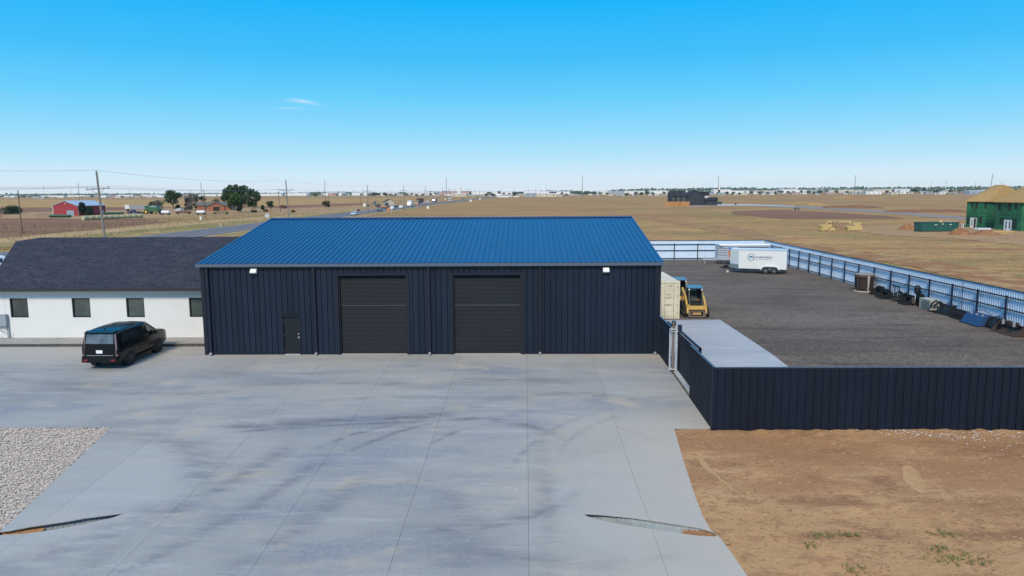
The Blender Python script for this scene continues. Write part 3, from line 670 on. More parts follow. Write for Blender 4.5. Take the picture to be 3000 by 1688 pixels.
for s_, xx in ((-1, XL-.15), (1, XL+BW+.02)):
    mb = MB().prism([(D-.15, ZE-.06), (RY, RZ-.03), (BY1+.1, ZE-.06), (BY1+.1, ZE+.14), (RY, RZ+.18), (D-.15, ZE+.14)], xx, xx+.13); sp(mb, 'rake_trim', M_roof)
for xx in (XL-.02, XL+BW-.16):
    mb = MB().box(xx, xx+.20, D-.035, D+.10, 0, ZE-.03); sp(mb, 'corner_trim', M_navyt)
# roll-up doors
for a, b, h in opens[:2]:
    x0, x1 = X(a), X(b)
    d = bpy.data.objects.new('roll_up_door', None); C.objects.link(d); d.parent = shop; d.location = ((x0+x1)/2-ox, 0, 0)
    hw = (x1-x0)/2
    mb = MB(); ns = 60; V = []
    for k in range(ns*2+1):
        z = .03+(h-.03)*k/(ns*2); V += [(-hw+.02, .17+(.014 if k % 2 else 0), z), (hw-.02, .17+(.014 if k % 2 else 0), z)]
    mb.add(V, [(2*k, 2*k+1, 2*k+3, 2*k+2) for k in range(ns*2)]); o = mb.build('door_curtain', M_curt, d); o['kind'] = 'stuff'
    MB().box(-hw+.02, hw-.02, .13, .168, .03, .12).build('bottom_bar', M_jamb, d)
    MB().box(-hw+.02, hw-.02, .150, .166, 2.62, 2.65).build('hem_line', mat('hem', (.07, .075, .085), .5), d)
    for s_ in (-1, 1): MB().box(min(s_*hw, s_*(hw-.07)), max(s_*hw, s_*(hw-.07)), .05, .168, 0, h).build('guide_rail', M_jamb, d)
    mb = MB(); mb.box(-hw-.13, -hw, -.05, .16, 0, h+.0); mb.box(hw, hw+.13, -.05, .16, 0, h+.0); mb.box(-hw-.13, hw+.13, -.052, .15, h+.001, h+.12); mb.build('door_frame', M_navyt, d)
    MB().box(-hw, hw, .05, .5, -.08, .02).build('sill', MATS['broomed_concrete'], d)
# walk door
d = bpy.data.objects.new('walk_door', None); C.objects.link(d); d.parent = shop; d.location = (X(15.5)-ox, 0, 0)
MB().box(-.44, .44, .07, .115, .03, 2.08).build('door_leaf', mat('door_leaf', (.010, .014, .020), .5, spec=.3), d)
mb = MB().box(-.50, -.442, -.045, .12, 0, 2.14); mb.box(.442, .50, -.045, .12, 0, 2.14); mb.box(-.50, .50, -.047, .119, 2.085, 2.15); mb.build('door_frame', M_navyt, d)
for z in (.25, 1.03, 1.85): MB().box(-.455, -.425, .045, .068, z-.05, z+.05).build('hinge', M_gal, d)
for z, r in ((.93, .042), (1.13, .034)): MB().lathe([(r, -.035), (r*1.1, 0), (r*.7, .03)], (.37, .04, z), 12, 'y').build('knob' if z < 1 else 'deadbolt', M_gal, d)
MB().box(-.47, .47, .0, .3, -.08, .025).build('threshold', M_gal, d)
# downspouts
for k, x in enumerate((-16.92, -11.23, -5.13, .76, 6.86)):
    d = MB(); d.box(x-.06, x+.06, D-.15, D-.045, .12, ZE-.03); o = sp(d, 'downspout', M_navyt)
    e = MB(); e.hexa([(x-.06, D-.28, .03), (x+.06, D-.28, .03), (x+.06, D-.15, .03), (x-.06, D-.15, .03), (x-.06, D-.30, .10), (x+.06, D-.30, .10), (x+.06, D-.15, .14), (x-.06, D-.15, .14)])
    q = e.build('outlet', M_gal, o); q.location = (0, 0, 0)
# wall lights
for px, py, lb in ((743.5, 796, ''), (1775.5, 793, '')):
    p = PY(px, py, D-.1); t = bpy.data.objects.new('wall_light', None); C.objects.link(t); t.parent = shop; t.location = (p.x-ox, -.03, p.z)
    MB().prism([(0, -.12), (0, .16), (-.09, .16), (-.26, -.03), (-.24, -.06), (-.06, -.12)], -.16, .16).build('lamp_housing', M_lens, t)
    MB().box(-.11, .11, .001, .03, -.05, .24).build('mounting_box', mat('light_mount', (.35, .28, .25), .6), t)
    MB().prism([(-.05, -.10), (-.22, -.066), (-.21, -.078), (-.06, -.125)], -.12, .12).build('lens', mat('lamp_lens', (.62, .62, .6), .3), t)
tag(MB().lathe([(.05, 0), (.05, .09), (.02, .1)], (XL+.28, D-.12, 3.2), 10, 'y').build('camera_ball', M_jamb), 'small black ball camera on the left corner of the dark shop', 'camera')

# ------------------------------------------------------------------ white office building
WX1, WY, EY, EZ, RYW, pit = -17.75, 43.0, 42.42, 3.17, 50.1, .33
def rz_(y): return EZ+pit*(y-EY)
office = thing('white_office', 'long white stucco office with a dark shingle roof, left of the metal shop', 'office building', (-25, WY, 0))
def ofp(mb, name, m, par=office):
    o = mb.build(name, m, par); o.location = (25, -WY, 0); return o
M_stucco = mat('white_stucco', (.70, .715, .70), .85, var=.03, scale=1.2, bump=.12, bscale=40)
M_shing = layered('asphalt_shingle', [((.030, .034, .050), 1, (1, 1, 1), 0, 1), ((.052, .052, .068), 1.2, (.6, 1.5, 1), .45, .6), ((.016, .020, .034), 5, (.5, 2.4, 1), .48, .58), ((.085, .082, .095), 11, (.6, 2, 1), .54, .62), ((.03, .05, .06), 2.5, (.6, 1.5, 1), .56, .7)], rough=.92, bump=.5, bscale=35)
wins = [(-30.74, -29.66), (-27.0, -25.91), (-23.74, -22.66), (-19.97, -18.89)]
mb = MB(); x = -31.9
for a, b in wins:
    mb.box(x, a, WY, WY+.25, 0, 3.10); mb.box(a, b, WY, WY+.25, 0, 1.345); mb.box(a, b, WY, WY+.25, 2.515, 3.10); x = b
mb.box(x, WX1, WY, WY+.25, 0, 3.10); ofp(mb, 'front_wall', M_stucco)
MB_ = MB().box(WX1-.25, WX1, WY+.25, 57.5, 0, 3.0); ofp(MB_, 'end_wall', M_stucco)
mb = MB().hexa([(-32.0, 43.0, 0), (-31.75, 43.1, 0), (-36.9, 57.5, 0), (-37.2, 57.4, 0), (-32.0, 43.0, 3.0), (-31.75, 43.1, 3.0), (-36.9, 57.5, 3.0), (-37.2, 57.4, 3.0)]); ofp(mb, 'end_wall', M_stucco)
mb = MB().box(-37, WX1-.25, 57.3, 57.5, 0, 3.0); ofp(mb, 'back_wall', M_stucco)
# front slope with its stepped ridge and slanting left verge
def vx(y): return -31.72-.4*(y-EY)
y1, y2 = 49.5, RYW
front = [(vx(EY), EY), (WX1+.2, EY), (WX1+.2, y2), (-33.3, y2), (-33.85, y1), (vx(y1), y1)]
o = sheet('roof_slope', front, lambda x, y: rz_(y), M_shing, parent=office, skirt=.12); o.location = (25, -WY, 0)
back = [(WX1+.2, y2), (WX1+.2, 57.8), (vx(57.8), 57.8), (vx(y1), y1), (-33.85, y1), (-33.3, y2)]
o = sheet('roof_slope', back, lambda x, y: (rz_(y2)-pit*(y-y2)) if x > -33.4 or y > 50.0 else rz_(y1)-pit*.6*(y-y1), M_shing, parent=office, skirt=.1); o.location = (25, -WY, 0)
M_fas = mat('black_fascia', (.022, .024, .032), .6)
mb = MB().box(vx(EY), WX1+.2, EY-.02, EY+.03, 2.99, EZ-.015); ofp(mb, 'fascia', M_fas)
mb = MB().box(vx(EY), WX1+.2, EY+.031, WY-.001, 2.99, 3.02); ofp(mb, 'soffit', M_fas)
M_glass = mat('reflection_tinted_glass', (.055, .075, .068), .05, spec=1.0, var=.5, scale=1.1, objvar=.35); M_wf = mat('window_frame', (.012, .014, .016), .5)  # grey-green pane colour and mottle stand in for reflections in the glass
for a, b in wins:
    f = MB(); f.box(a, a+.06, WY+.04, WY+.2, 1.345, 2.515); f.box(b-.06, b, WY+.04, WY+.2, 1.345, 2.515); f.box(a+.06, b-.06, WY+.04, WY+.2, 1.345, 1.405); f.box(a+.06, b-.06, WY+.04, WY+.2, 2.455, 2.515)
    wn = ofp(f, 'window', M_wf)
    g_ = MB().box(a+.06, b-.06, WY+.11, WY+.13, 1.405, 2.455).build('pane', M_glass, wn)
    MB().box(a+.061, b-.061, WY+.19, WY+.22, 1.406, 2.454).build('blind', mat('window_blind', (.10, .125, .11), .8, var=.4, scale=1.2), wn)
    tr = MB(); tr.box(a-.04, b+.04, WY-.012, WY-.001, 1.30, 1.344); tr.build('sill', mat('sill_white', (.78, .80, .79), .7), wn)
mb = MB().box(-31.05, -31.03, WY-.004, WY-.0005, 0, 3.0); ofp(mb, 'control_joint', mat('joint', (.52, .55, .55), .8))
# side service gear at the left edge
M_elec = mat('grey_paint_metal', (.30, .34, .38), .5, .1)
t = thing('electric_meter_box', 'grey electrical box with looping conduits on the white office wall, far left', 'electrical box', (-31.45, WY-.15, 1.0))
MB().box(-.35, .55, -.10, .13, -.12, .56).build('cabinet', M_elec, t)
mb = MB()
def loop(mb, pts, r):
    for a, b in zip(pts, pts[1:]): mb.bar(a, b, r, n=6)
loop(mb, [(.25+.26*math.cos(a)*1.0, -.02, -.14-.32*math.sin(a)) for a in np.linspace(0, math.pi, 9)], .022); mb.build('conduit', M_elec, t)
mb = MB(); loop(mb, [(.38+.33*math.cos(a), -.02, -.42-.52*math.sin(a)) for a in np.linspace(0, math.pi*.8, 9)], .016); mb.build('conduit', M_elec, t)
t2 = thing('conduit_riser', 'slim grey metal conduit post beside the electrical box on the white office wall', 'conduit', (-30.93, WY-.06, 0))
MB().box(-.06, .06, -.05, .05, .02, .95).build('post', M_elec, t2); MB().box(-.15, .05, -.06, .05, .951, 1.12).build('head', M_elec, t2)
# sidewalk with kerb
M_walk = layered('sidewalk_concrete', [((.36, .345, .315), 1, (1, 1, 1), 0, 1), ((.29, .285, .27), .8, (1, 2, 1), .45, .65), ((.42, .40, .365), 3, (1, 1, 1), .5, .7)], rough=.85, bump=.1, bscale=50)
sw = struct(bpy.data.objects.new('sidewalk', None)); C.objects.link(sw); sw.location = (-30, 42, 0)
x = -60
while x < XL-.5:
    x2 = min(x+1.83, XL-.02)
    MB().box(x+.006+30, x2-.006+30, 41.15-42, WY-42-.005, .0, .13).build('paving_slab', M_walk, sw); x = x2
MB().box(-30, XL+30-.02, 40.96-42, 41.14-42, -.02, .128).build('kerb', layered('kerb_stone', [((.075, .07, .065), 1, (1, 1, 1), 0, 1), ((.13, .12, .11), 9, (1, 1, 1), .5, .65)], bump=.4, bscale=30), sw)
struct(sheet('side_ground', [(-60, 43.2), (-17.5, 43.2), (-17.5, 62), (-60, 62)], lambda x, y: -.05, M_verge))

# ------------------------------------------------------------------ fences
M_fd = mat('dark_fence_metal', (.0035, .009, .022), .45, var=.10, scale=.8, objvar=.14, spec=.35)
M_fc = mat('fence_cap', (.05, .075, .115), .4)
M_fl = mat('pale_fence_metal', (.62, .76, .90), .42, .0, var=.05, scale=.7, objvar=.03)
M_rail = mat('navy_rail', (.008, .016, .04), .45)
def rib_panel(h, wd, ribs, m, name, depth=.03):
    mb = MB(); V = [(0, 0)]
    for k in range(ribs):
        c = wd*(k+.5)/ribs; r = min(.022, wd/ribs*.28); V += [(c-r, 0), (c-r*.5, -depth), (c+r*.5, -depth), (c+r, 0)]
    V.append((wd, 0)); n_ = len(V)
    P = [(x, y, 0) for x, y in V]+[(x, y, h) for x, y in V]
    mb.add(P, [(k, k+1, n_+k+1, n_+k) for k in range(n_-1)])
    return mb.mesh(name, m)
# dark front fence
ff = thing('dark_fence', 'tall dark navy metal fence facing the dirt lot, at the right', 'fence', (7.1, 27.4, gz(27.4)))
fp = rib_panel(2.44, .3048, 1, M_fd, 'fence_panel'); x = 0
fprev = rib_panel(2.44, .9144, 3, M_fl, 'inner_panel', -.025)
for i in range(62): put('fence_panel', fp, ff, (i*.3048, 0, -.03+random.uniform(-.004, .004)))
MB().box(-.02, 62*.3048, -.035, .05, 2.41, 2.445).build('top_cap', M_fc, ff)
MB().box(-.04, .05, -.035, .05, -.05, 2.43).build('corner_trim', M_fd, ff)
mb = MB()
for z in (.45, 1.35, 2.15): MB().box(.06, 62*.3048, .04, .09, z, z+.06).build('rail', M_rail, ff)
for i in range(7): MB().box(.08+i*2.92, .16+i*2.92, .091, .17, -.05, 2.38).build('post', M_rail, ff)
# dark side fence stepping up to the gate
sf = thing('dark_side_fence', 'dark ribbed metal fence running from the front corner back to the sliding gate', 'fence', (7.1, 29.4, gz(29.4)))
for i in range(13):
    y0 = 27.42+i*.3048; z0 = gz(y0)-.04; m_ = rib_panel(2.0-z0, .3048, 1, M_fd, 'fence_panel')
    o = put('fence_panel', m_, sf, (0, y0+.3048-29.4, z0-gz(29.4))); o.rotation_euler.z = -math.pi/2
MB().box(-.03, .05, 27.42-29.4, 31.38-29.4, 2.0-gz(29.4), 2.03-gz(29.4)).build('top_cap', M_fc, sf)
for z in (.5, 1.4, 2.1): MB().box(.01, .06, 27.46-29.4, 31.36-29.4, z-.03, z+.03).build('rail', M_rail, sf)
sg = thing('fixed_fence_section', 'short dark metal fence section between the shop corner and the gate posts', 'fence', (7.1, 37.2, 0))
for i in range(10):
    y0 = 35.68+i*.3048; z0 = gz(y0)-.03; m_ = rib_panel(2.02-z0, .3048, 1, M_fd, 'fence_panel')
    o = put('fence_panel', m_, sg, (0, y0+.3048-37.2, z0)); o.rotation_euler.z = -math.pi/2
MB().box(-.03, .05, 35.68-37.2, 38.72-37.2, 2.02, 2.05).build('top_cap', M_fc, sg)
for z in (.5, 1.8): MB().box(.01, .06, 35.7-37.2, 38.7-37.2, z-.03, z+.03).build('rail', M_rail, sg)
# sliding gate
ga = thing('sliding_gate', 'dark sliding cantilever gate behind the side fence, with a raised top track', 'gate', (7.44, 33.3, 0))
for i in range(15):
    y0 = 31.0+i*.31; m_ = rib_panel(2.02, .31, 1, M_fd, 'gate_panel', .02) if i == 0 else m_
    o = put('gate_panel', m_, ga, (0, y0+.31-33.3, -.21)); o.rotation_euler.z = -math.pi/2
MB().box(-.04, .04, 31.0-33.3, 36.0-33.3, 1.88, 1.98).build('top_track', M_rail, ga)
MB().box(-.04, .04, 31.0-33.3, 36.0-33.3, 1.68, 1.74).build('lower_track', M_rail, ga)
MB().box(-.05, .05, 31.0-33.3, 31.1-33.3, -.2, 1.98).build('end_post', M_rail, ga)
MB().box(-.03, .03, 36.0-33.3, 38.2-33.3, 1.80, 1.87).build('tail_beam', M_rail, ga)
def gpost(loc, h, m, label, r=.045):
    t = thing('gate_post', label, 'gate post', loc, 0, 'posts of the sliding gate')
    MB().bar((0, 0, -.15), (0, 0, h), r, n=10).build('tube', m, t); MB().lathe([(r*1.2, h), (r*.6, h+.04)], n=10).build('cap', m, t); return t
M_pole = mat('galvanised_post', (.58, .60, .60), .5, .3, var=.15, scale=6); M_brn = mat('rusty_post', (.20, .14, .10), .8, var=.4, scale=9)
gpost((7.04, 35.52, gz(35.5)), 2.05, M_pole, 'left galvanised gate post, nearest the shop')
gpost((7.17, 35.42, gz(35.5)), 2.42, M_brn, 'rusty brown gate post between the two galvanised ones', .05)
t = gpost((7.30, 35.30, gz(35.5)), 2.2, M_pole, 'right galvanised gate post, nearest the dirt lot')
for z in (.12, 2.0, 2.1): MB().box(-.30, .04, -.05, .26, z-.015, z+.015).build('clamp', M_pole, t)
for (yy, zz, lb) in ((36.6, 1.95, 'dark roller box above the fixed fence section, nearer the container'), (35.15, 2.0, 'dark roller box beside the gate posts, nearer the camera')):
    t = thing('gate_roller', lb, 'gate roller', (7.42, yy, zz), 0, 'roller boxes of the sliding gate'); MB().box(-.08, .08, -.12, .12, -.02, .22).build('cover', M_rail, t); MB().box(-.03, .03, -.03, .03, -.6, -.021).build('bracket', M_rail, t)
# pale inner fences
def inner_fence(name, label, ox_, oy_, n_, rot, h=2.42, posts=(), rails=(.16, 1.16, 1.92), length=None, extra=()):
    t = thing(name, label, 'fence', (ox_, oy_, 0), rot); m_ = rib_panel(h, .9144, 4, M_fl, 'fence_panel', .028)
    for i in range(n_): put('fence_panel', m_, t, (i*.9144, .06, 0))
    L_ = n_*.9144
    MB().box(0, L_, .0, .10, h-.01, h+.035).build('top_cap', M_rail, t)
    for z in rails: MB().box(0, L_, -.075, -.001, z, z+.075).build('rail', M_rail, t)
    pm = MB().box(-.045, .045, -.17, -.076, -.05, 2.06).mesh('post', M_rail)
    for p in posts: put('post', pm, t, (p, 0, 0))
    return t
rf = inner_fence('pale_side_fence', 'long pale blue ribbed fence with navy posts along the right of the yard', 30.0, 93.2, 73, -math.pi/2, posts=[93.2-(46.0+2.92*k) for k in range(-6, 17)])
MB().bar((93.2-50.6, -.13, .0), (93.2-50.6, -.13, 2.3), .03, n=6).build('prop_pole', M_rail, rf)
bfn = inner_fence('pale_back_fence', 'white ribbed fence with navy posts and rails across the back of the gravel yard', -2.0, 93.3, 35, 0, posts=[.3+2.92*k for k in range(11)])

# ------------------------------------------------------------------ shipping container
M_cont = mat('cream_container_paint', (.66, .62, .47), .55, var=.07, scale=1.5, bump=.05, bscale=9); M_contr = mat('container_roof', (.62, .60, .55), .6, var=.08, scale=1)
M_rod = mat('container_rod', (.40, .37, .24), .5); M_ink = mat('stencil_ink', (.16, .17, .17), .7)
ct = thing('shipping_container', 'cream shipping container with closed doors beside the shop', 'container', (9.22, 49.72, 0))
mb = MB().box(-1.20, 1.20, .12, 6.0, .12, 2.55)
for k in range(22):
    for s_ in (-1, 1): mb.box(min(s_*1.2, s_*1.225), max(s_*1.2, s_*1.225), .3+k*.26, .42+k*.26, .2, 2.45)
mb.build('body', M_cont, ct); mb = MB()
for k in range(20): mb.box(-1.1, 1.1, .35+k*.28, .5+k*.28, 2.551, 2.575)
mb.box(-1.14, 1.14, .12, 5.96, 2.55, 2.556) ; mb.build('roof', M_contr, ct)
mb = MB()
for s_ in (-1, 1): mb.box(min(s_*1.10, s_*1.22), max(s_*1.10, s_*1.22), 0, .14, 0, 2.6)
mb.box(-1.099, 1.099, .0, .13, 2.44, 2.6); mb.box(-1.099, 1.099, .0, .13, .02, .16); mb.build('end_frame', M_cont, ct)
for s_ in (-1, 1):
    dm = MB().box(min(s_*.01, s_*1.09), max(s_*.01, s_*1.09), .03, .09, .18, 2.42)
    for z in (.62, 1.1, 1.58, 2.05): dm.box(min(s_*.12, s_*1.0), max(s_*.12, s_*1.0), .015, .029, z-.10, z+.16)
    dr = dm.build('door', M_cont, ct)
    for x in (.22, .82):
        MB().bar((s_*x, -.005, .1), (s_*x, -.005, 2.5), .018, n=6).build('lock_rod', M_rod, dr)
    for z in (.4, .95, 1.6, 2.2): MB().box(min(s_*1.05, s_*1.13), max(s_*1.05, s_*1.13), -.012, .012, z-.06, z+.06).build('hinge', M_rod, dr)
    MB().box(min(s_*.2, s_*.55), max(s_*.2, s_*.55), -.03, -.018, .98, 1.01).build('handle', M_rod, dr)
mb = MB()
for (x0, x1, z) in ((.35, .75, 2.28), (.35, .75, 2.22), (.4, .6, 2.06), (-.62, -.3, 2.27), (.28, .72, 1.72), (.28, .66, 1.64), (.28, .72, 1.56), (.28, .7, 1.48), (.28, .7, 1.40), (-.7, -.3, 1.70), (-.7, -.45, 1.56), (-.72, -.5, 1.44), (.25, .8, .92), (-.75, -.2, .92)):
    n_ = int((x1-x0)/.045)
    for k in range(n_):
        if random.random() < .8: mb.box(x0+k*.045, x0+k*.045+.028, .008, .0145, z-.018, z+.018)
mb.build('stencilled_marks', M_ink, ct)

# ------------------------------------------------------------------ compact track loaders
M_cy = mat('loader_yellow', (.55, .34, .08), .5, var=.18, scale=5); M_rub = mat('rubber', (.022, .021, .020), .85, var=.4, scale=8, bump=.2); M_cab = mat('cab_black', (.018, .020, .023), .4)
M_cabroof = mat('cab_roof_sky_tint', (.03, .13, .24), .25, spec=1.0); M_cgl = mat('cab_glass', (.045, .065, .07), .05, spec=1.0); M_mud = mat('muddy_steel', (.16, .125, .10), .75, var=.35, scale=8)  # cab roof is black; its blue is sky reflection painted into the colour
def loader(label, loc, rot):
    t = thing('track_loader', label, 'track loader', loc, rot, 'compact track loaders parked by the container')   # front is -Y
    for s_ in (-1, 1):
        o = MB(); prof = []
        for k in range(9): a = math.pi/2+math.pi*k/8; prof.append((-1.05+.28*math.cos(a), .29+.28*math.sin(a)))
        for k in range(7): a = -math.pi/2+math.pi*.7*k/6; prof.append((.95+.2*math.cos(a), .22+.2*math.sin(a)))
        prof += [(.72, .82), (.45, .86)]
        x0 = s_*.48; x1 = s_*.86; o.prism(prof, min(x0, x1), max(x0, x1))
        n_ = len(prof)
        P = [Vector(p) for p in prof]; tot = 0
        for a, b in zip(P, P[1:]+P[:1]):
            d = b-a; m_ = max(1, int(d.length/.09)); nrm = Vector((-d.y, d.x)).normalized()*-1
            ctr = Vector((0, .42))
            if (a-ctr).dot(nrm) < 0: nrm = -nrm
            for k in range(m_):
                p = a+d*((k+.5)/m_); q = d.normalized()*.022
                o.add([(x, *(p+w_*q+nrm*h_)) for x in (min(x0, x1)+.01, max(x0, x1)-.01) for w_, h_ in ((-1, 0), (1, 0), (1, .025), (-1, .025))], [(0, 1, 2, 3), (4, 7, 6, 5), (3, 2, 6, 7), (0, 3, 7, 4), (1, 5, 6, 2)])
        tr = o.build('track', M_rub, t)
        for yy, r_ in ((-.95, .17), (-.3, .13), (.3, .13), (.8, .15)): MB().lathe([(r_, -.01), (r_, .01)], (s_*.865, yy, .28 if abs(yy) < .9 else .30), 12, 'x').build('wheel', M_mud, tr)
    MB().prism([(-1.0, .45), (-1.12, .52), (-1.0, .66), (-.35, .80), (.45, 1.05), (1.25, 1.25), (1.38, .95), (1.3, .4), (.9, .32), (-.8, .32)], -.46, .46).build('chassis', M_cy, t)
    # cab
    cb = bpy.data.objects.new('cab', None); C.objects.link(cb); cb.parent = t
    m = MB()
    for s_ in (-1, 1):
        m.beam((s_*.44, -.98, .72), (s_*.43, -.52, 1.92), .07, .07); m.beam((s_*.44, .42, .95), (s_*.43, .35, 1.92), .07, .07); m.beam((s_*.44, -.5, 1.90), (s_*.44, .4, 1.90), .06, .06); m.beam((s_*.44, -.95, .80), (s_*.44, .42, 1.02), .06, .06)
    m.beam((-.44, -.52, 1.90), (.44, -.52, 1.90), .06, .06); m.beam((-.44, -.97, .76), (.44, -.97, .76), .08, .08); m.box(-.42, .42, .36, .41, 1.0, 1.88)
    m.build('cab_frame', M_cab, cb)
    MB().hexa([(-.53, -.66, 1.93), (.53, -.66, 1.93), (.5, .5, 1.93), (-.5, .5, 1.93), (-.5, -.60, 2.03), (.5, -.60, 2.03), (.46, .44, 2.04), (-.46, .44, 2.04)]).build('cab_roof', M_cabroof, cb)
    MB().box(-.42, .42, -.92, .355, .66, .975).build('footwell', M_cab, cb)
    m = MB(); m.box(-.24, .24, -.05, .25, .98, 1.12); m.hexa([(-.24, .2, 1.12), (.24, .2, 1.12), (.24, .32, 1.12), (-.24, .32, 1.12), (-.2, .26, 1.62), (.2, .26, 1.62), (.2, .34, 1.62), (-.2, .34, 1.62)]); m.build('seat', mat('seat_grey', (.07, .09, .09), .7), cb)
    for s_ in (-1, 1):
        MB().hexa([(s_*.40, -.80, .82), (s_*.41, -.80, .82), (s_*.41, .38, 1.05), (s_*.40, .38, 1.05), (s_*.40, -.48, 1.86), (s_*.41, -.48, 1.86), (s_*.41, .34, 1.86), (s_*.40, .34, 1.86)]).build('side_window', M_cgl, cb)
        MB().bar((s_*.3, -.45, .9), (s_*.28, -.5, 1.28), .02, n=6).build('joystick', M_cab, cb)
        MB().lathe([(.05, -.02), (.06, .02)], (s_*.43, -.66, 1.84), 8, 'y').build('work_light', M_lens, cb)
    MB().box(-.2, .2, .330, .352, 1.5, 1.8).build('rear_window', mat('rear_glass_pale', (.22, .28, .30), .1, spec=1), cb)
    # arms
    for s_ in (-1, 1):
        m = MB(); m.prism([(1.30, 1.62), (1.12, 1.78), (-.30, 1.34), (-.88, .92), (-1.30, .62), (-1.42, .30), (-1.22, .28), (-1.08, .52), (-.78, .70), (-.2, 1.12), (.95, 1.50)], s_*.56 if s_ > 0 else -.68, s_*.68 if s_ > 0 else -.56)
        m.build('lift_arm', M_cy, t)
        MB().beam((s_*.62, 1.2, 1.5), (s_*.62, 1.1, .6), .08, .14).build('arm_link', M_mud, t)
        MB().bar((s_*.58, .6, .75), (s_*.58, -.55, 1.05), .035, n=8).build('hydraulic_cylinder', M_gal, t)
        MB().box(min(s_*.68, s_*.46), max(s_*.68, s_*.46), -1.28, -1.10, .55, .86).build('arm_foot', M_cy, t)
    MB().hexa([(-.55, -1.28, .54), (.55, -1.28, .54), (.55, -1.05, .54), (-.55, -1.05, .54), (-.55, -1.24, .80), (.55, -1.24, .80), (.55, -1.05, .78), (-.55, -1.05, .78)]).build('cross_member', M_cy, t)
    m = MB(); m.box(-.58, .58, -1.50, -1.42, .06, .14); m.box(-.58, .58, -1.47, -1.42, .44, .50)
    for s_ in (-1, 1): m.box(min(s_*.40, s_*.58), max(s_*.40, s_*.58), -1.49, -1.43, .10, .50)
    m.build('quick_coupler', M_mud, t); MB().hexa([(-.30, -1.40, .20), (.30, -1.40, .20), (.30, -1.3, .20), (-.30, -1.3, .20), (-.28, -1.34, .46), (.28, -1.34, .46), (.28, -1.25, .46), (-.28, -1.25, .46)]).build('belly_plate', mat('worn_yellow', (.42, .26, .09), .7, var=.3, scale=9), t)
    MB().box(-.42, .42, .95, 1.32, .9, 1.36).build('engine_door', M_cab, t)
    return t
l0 = loader('yellow track loader nearest the camera, fully in view right of the cream container', (11.80, 51.55, 0), R(-3))
l1 = dup(l0, (11.72, 56.3, 0), R(-4), 'yellow track loader half hidden behind the cream container and the front loader')

# ------------------------------------------------------------------ enclosed white trailer
M_tw = mat('trailer_white', (.74, .77, .76), .35, spec=.6); M_tn = mat('trailer_white_shaded', (.62, .68, .70), .3, spec=.7); M_stone_g = mat('checker_plate', (.32, .37, .38), .4, .5)  # nose: the trailer white made darker and bluer, its shade painted in
M_tyre = mat('tyre', (.02, .02, .021), .85); M_rimb = mat('rim_dark', (.05, .05, .055), .35, .6); M_rims = mat('rim_silver', (.5, .5, .52), .3, .8)
def text_mesh(txt, size, m, name, space=1.0, xs=1.0, extr=.002):
    cu = bpy.data.curves.new(name, 'FONT'); cu.body = txt; cu.size = size; cu.extrude = extr; cu.offset = .006; cu.space_character = space; cu.align_x = 'LEFT'
    ob = bpy.data.objects.new(name, cu); C.objects.link(ob); dg = bpy.context.evaluated_depsgraph_get()
    me = bpy.data.meshes.new_from_object(ob.evaluated_get(dg)); bpy.data.objects.remove(ob); me.materials.clear(); me.materials.append(m)
    me.transform(Matrix.Diagonal((xs, 1, 1, 1))); return me
def wheel(par, x, y, z, r, w_, face, rimm=None, spokes=6, nm='wheel'):
    t = MB(); t.smooth = False; t.lathe([(r*.62, -w_/2), (r*.93, -w_/2), (r, -w_*.38), (r, w_*.38), (r*.93, w_/2), (r*.62, w_/2)], (0, 0, 0), 20, 'x')
    o = t.build(nm, M_tyre, par, (x, y, z))
    m = MB(); m.lathe([(r*.60, face*(w_*.30)), (r*.61, face*(w_*.5+.004))], (0, 0, 0), 18, 'x')
    mm = MB()
    for k in range(spokes):
        a = 2*math.pi*k/spokes; mm.beam((face*(w_/2+.012), 0, 0), (face*(w_/2+.012), math.cos(a)*r*.58, math.sin(a)*r*.58), .03, r*.16)
    mm.lathe([(r*.16, face*w_*.5), (r*.14, face*(w_*.5+.03))], (0, 0, 0), 10, 'x')
    m.build('rim', M_rimb, o); mm.build('spokes', rimm or M_rims, o)
    return o
hd = math.atan2(77.98-76.3, 22.6-26.9)                      # trailer points this way
# local frame: +X towards the rear, -X nose; side seen is -Y
tr = thing('cargo_trailer', 'white enclosed cargo trailer with a round blue logo and lettering on its side', 'trailer', (26.9, 76.3, 0), math.atan2(-(77.98-76.3), 4.3))
Lt = 4.75; H0, H1 = .46, 2.47
mb = MB().prism([(0, 0), (-Lt+.0, 0), (-Lt, 2.1), (0, 2.1)], H0, H1, 'z'); mb.build('body', M_tw, tr)
mb = MB().prism([(-Lt-.001, .0), (-Lt-.95, .85), (-Lt-.95, 1.25), (-Lt-.001, 2.1)], H0+.45, H1, 'z'); mb.build('nose', M_tn, tr)
mb = MB().prism([(-Lt-.001, -.004), (-Lt-.955, .845), (-Lt-.955, 1.255), (-Lt-.001, 2.104)], H0, H0+.45, 'z'); mb.build('stone_guard', M_stone_g, tr)
mb = MB().hexa([(-Lt-.95, .85, H1), (.02, -.02, H1), (.02, 2.12, H1), (-Lt-.95, 1.25, H1), (-Lt-.7, 1.0, H1+.09), (0, 1.0, H1+.12), (0, 1.15, H1+.12), (-Lt-.7, 1.1, H1+.09)]); mb.build('roof', mat('trailer_roof', (.60, .68, .73), .3, .2), tr)
MB().box(-Lt, .0, -.012, -.001, H0, H0+.07).build('bottom_trim', M_gal, tr); MB().box(-Lt, 0, -.012, -.001, H1-.07, H1-.001).build('top_trim', M_gal, tr)
for x in (-2.02, -1.20): wheel(tr, x, -.03, .335, .335, .22, -1, M_rims)
for o in list(tr.children):
    if o.name.startswith('wheel'): o.rotation_euler.z = math.pi/2
mb = MB()
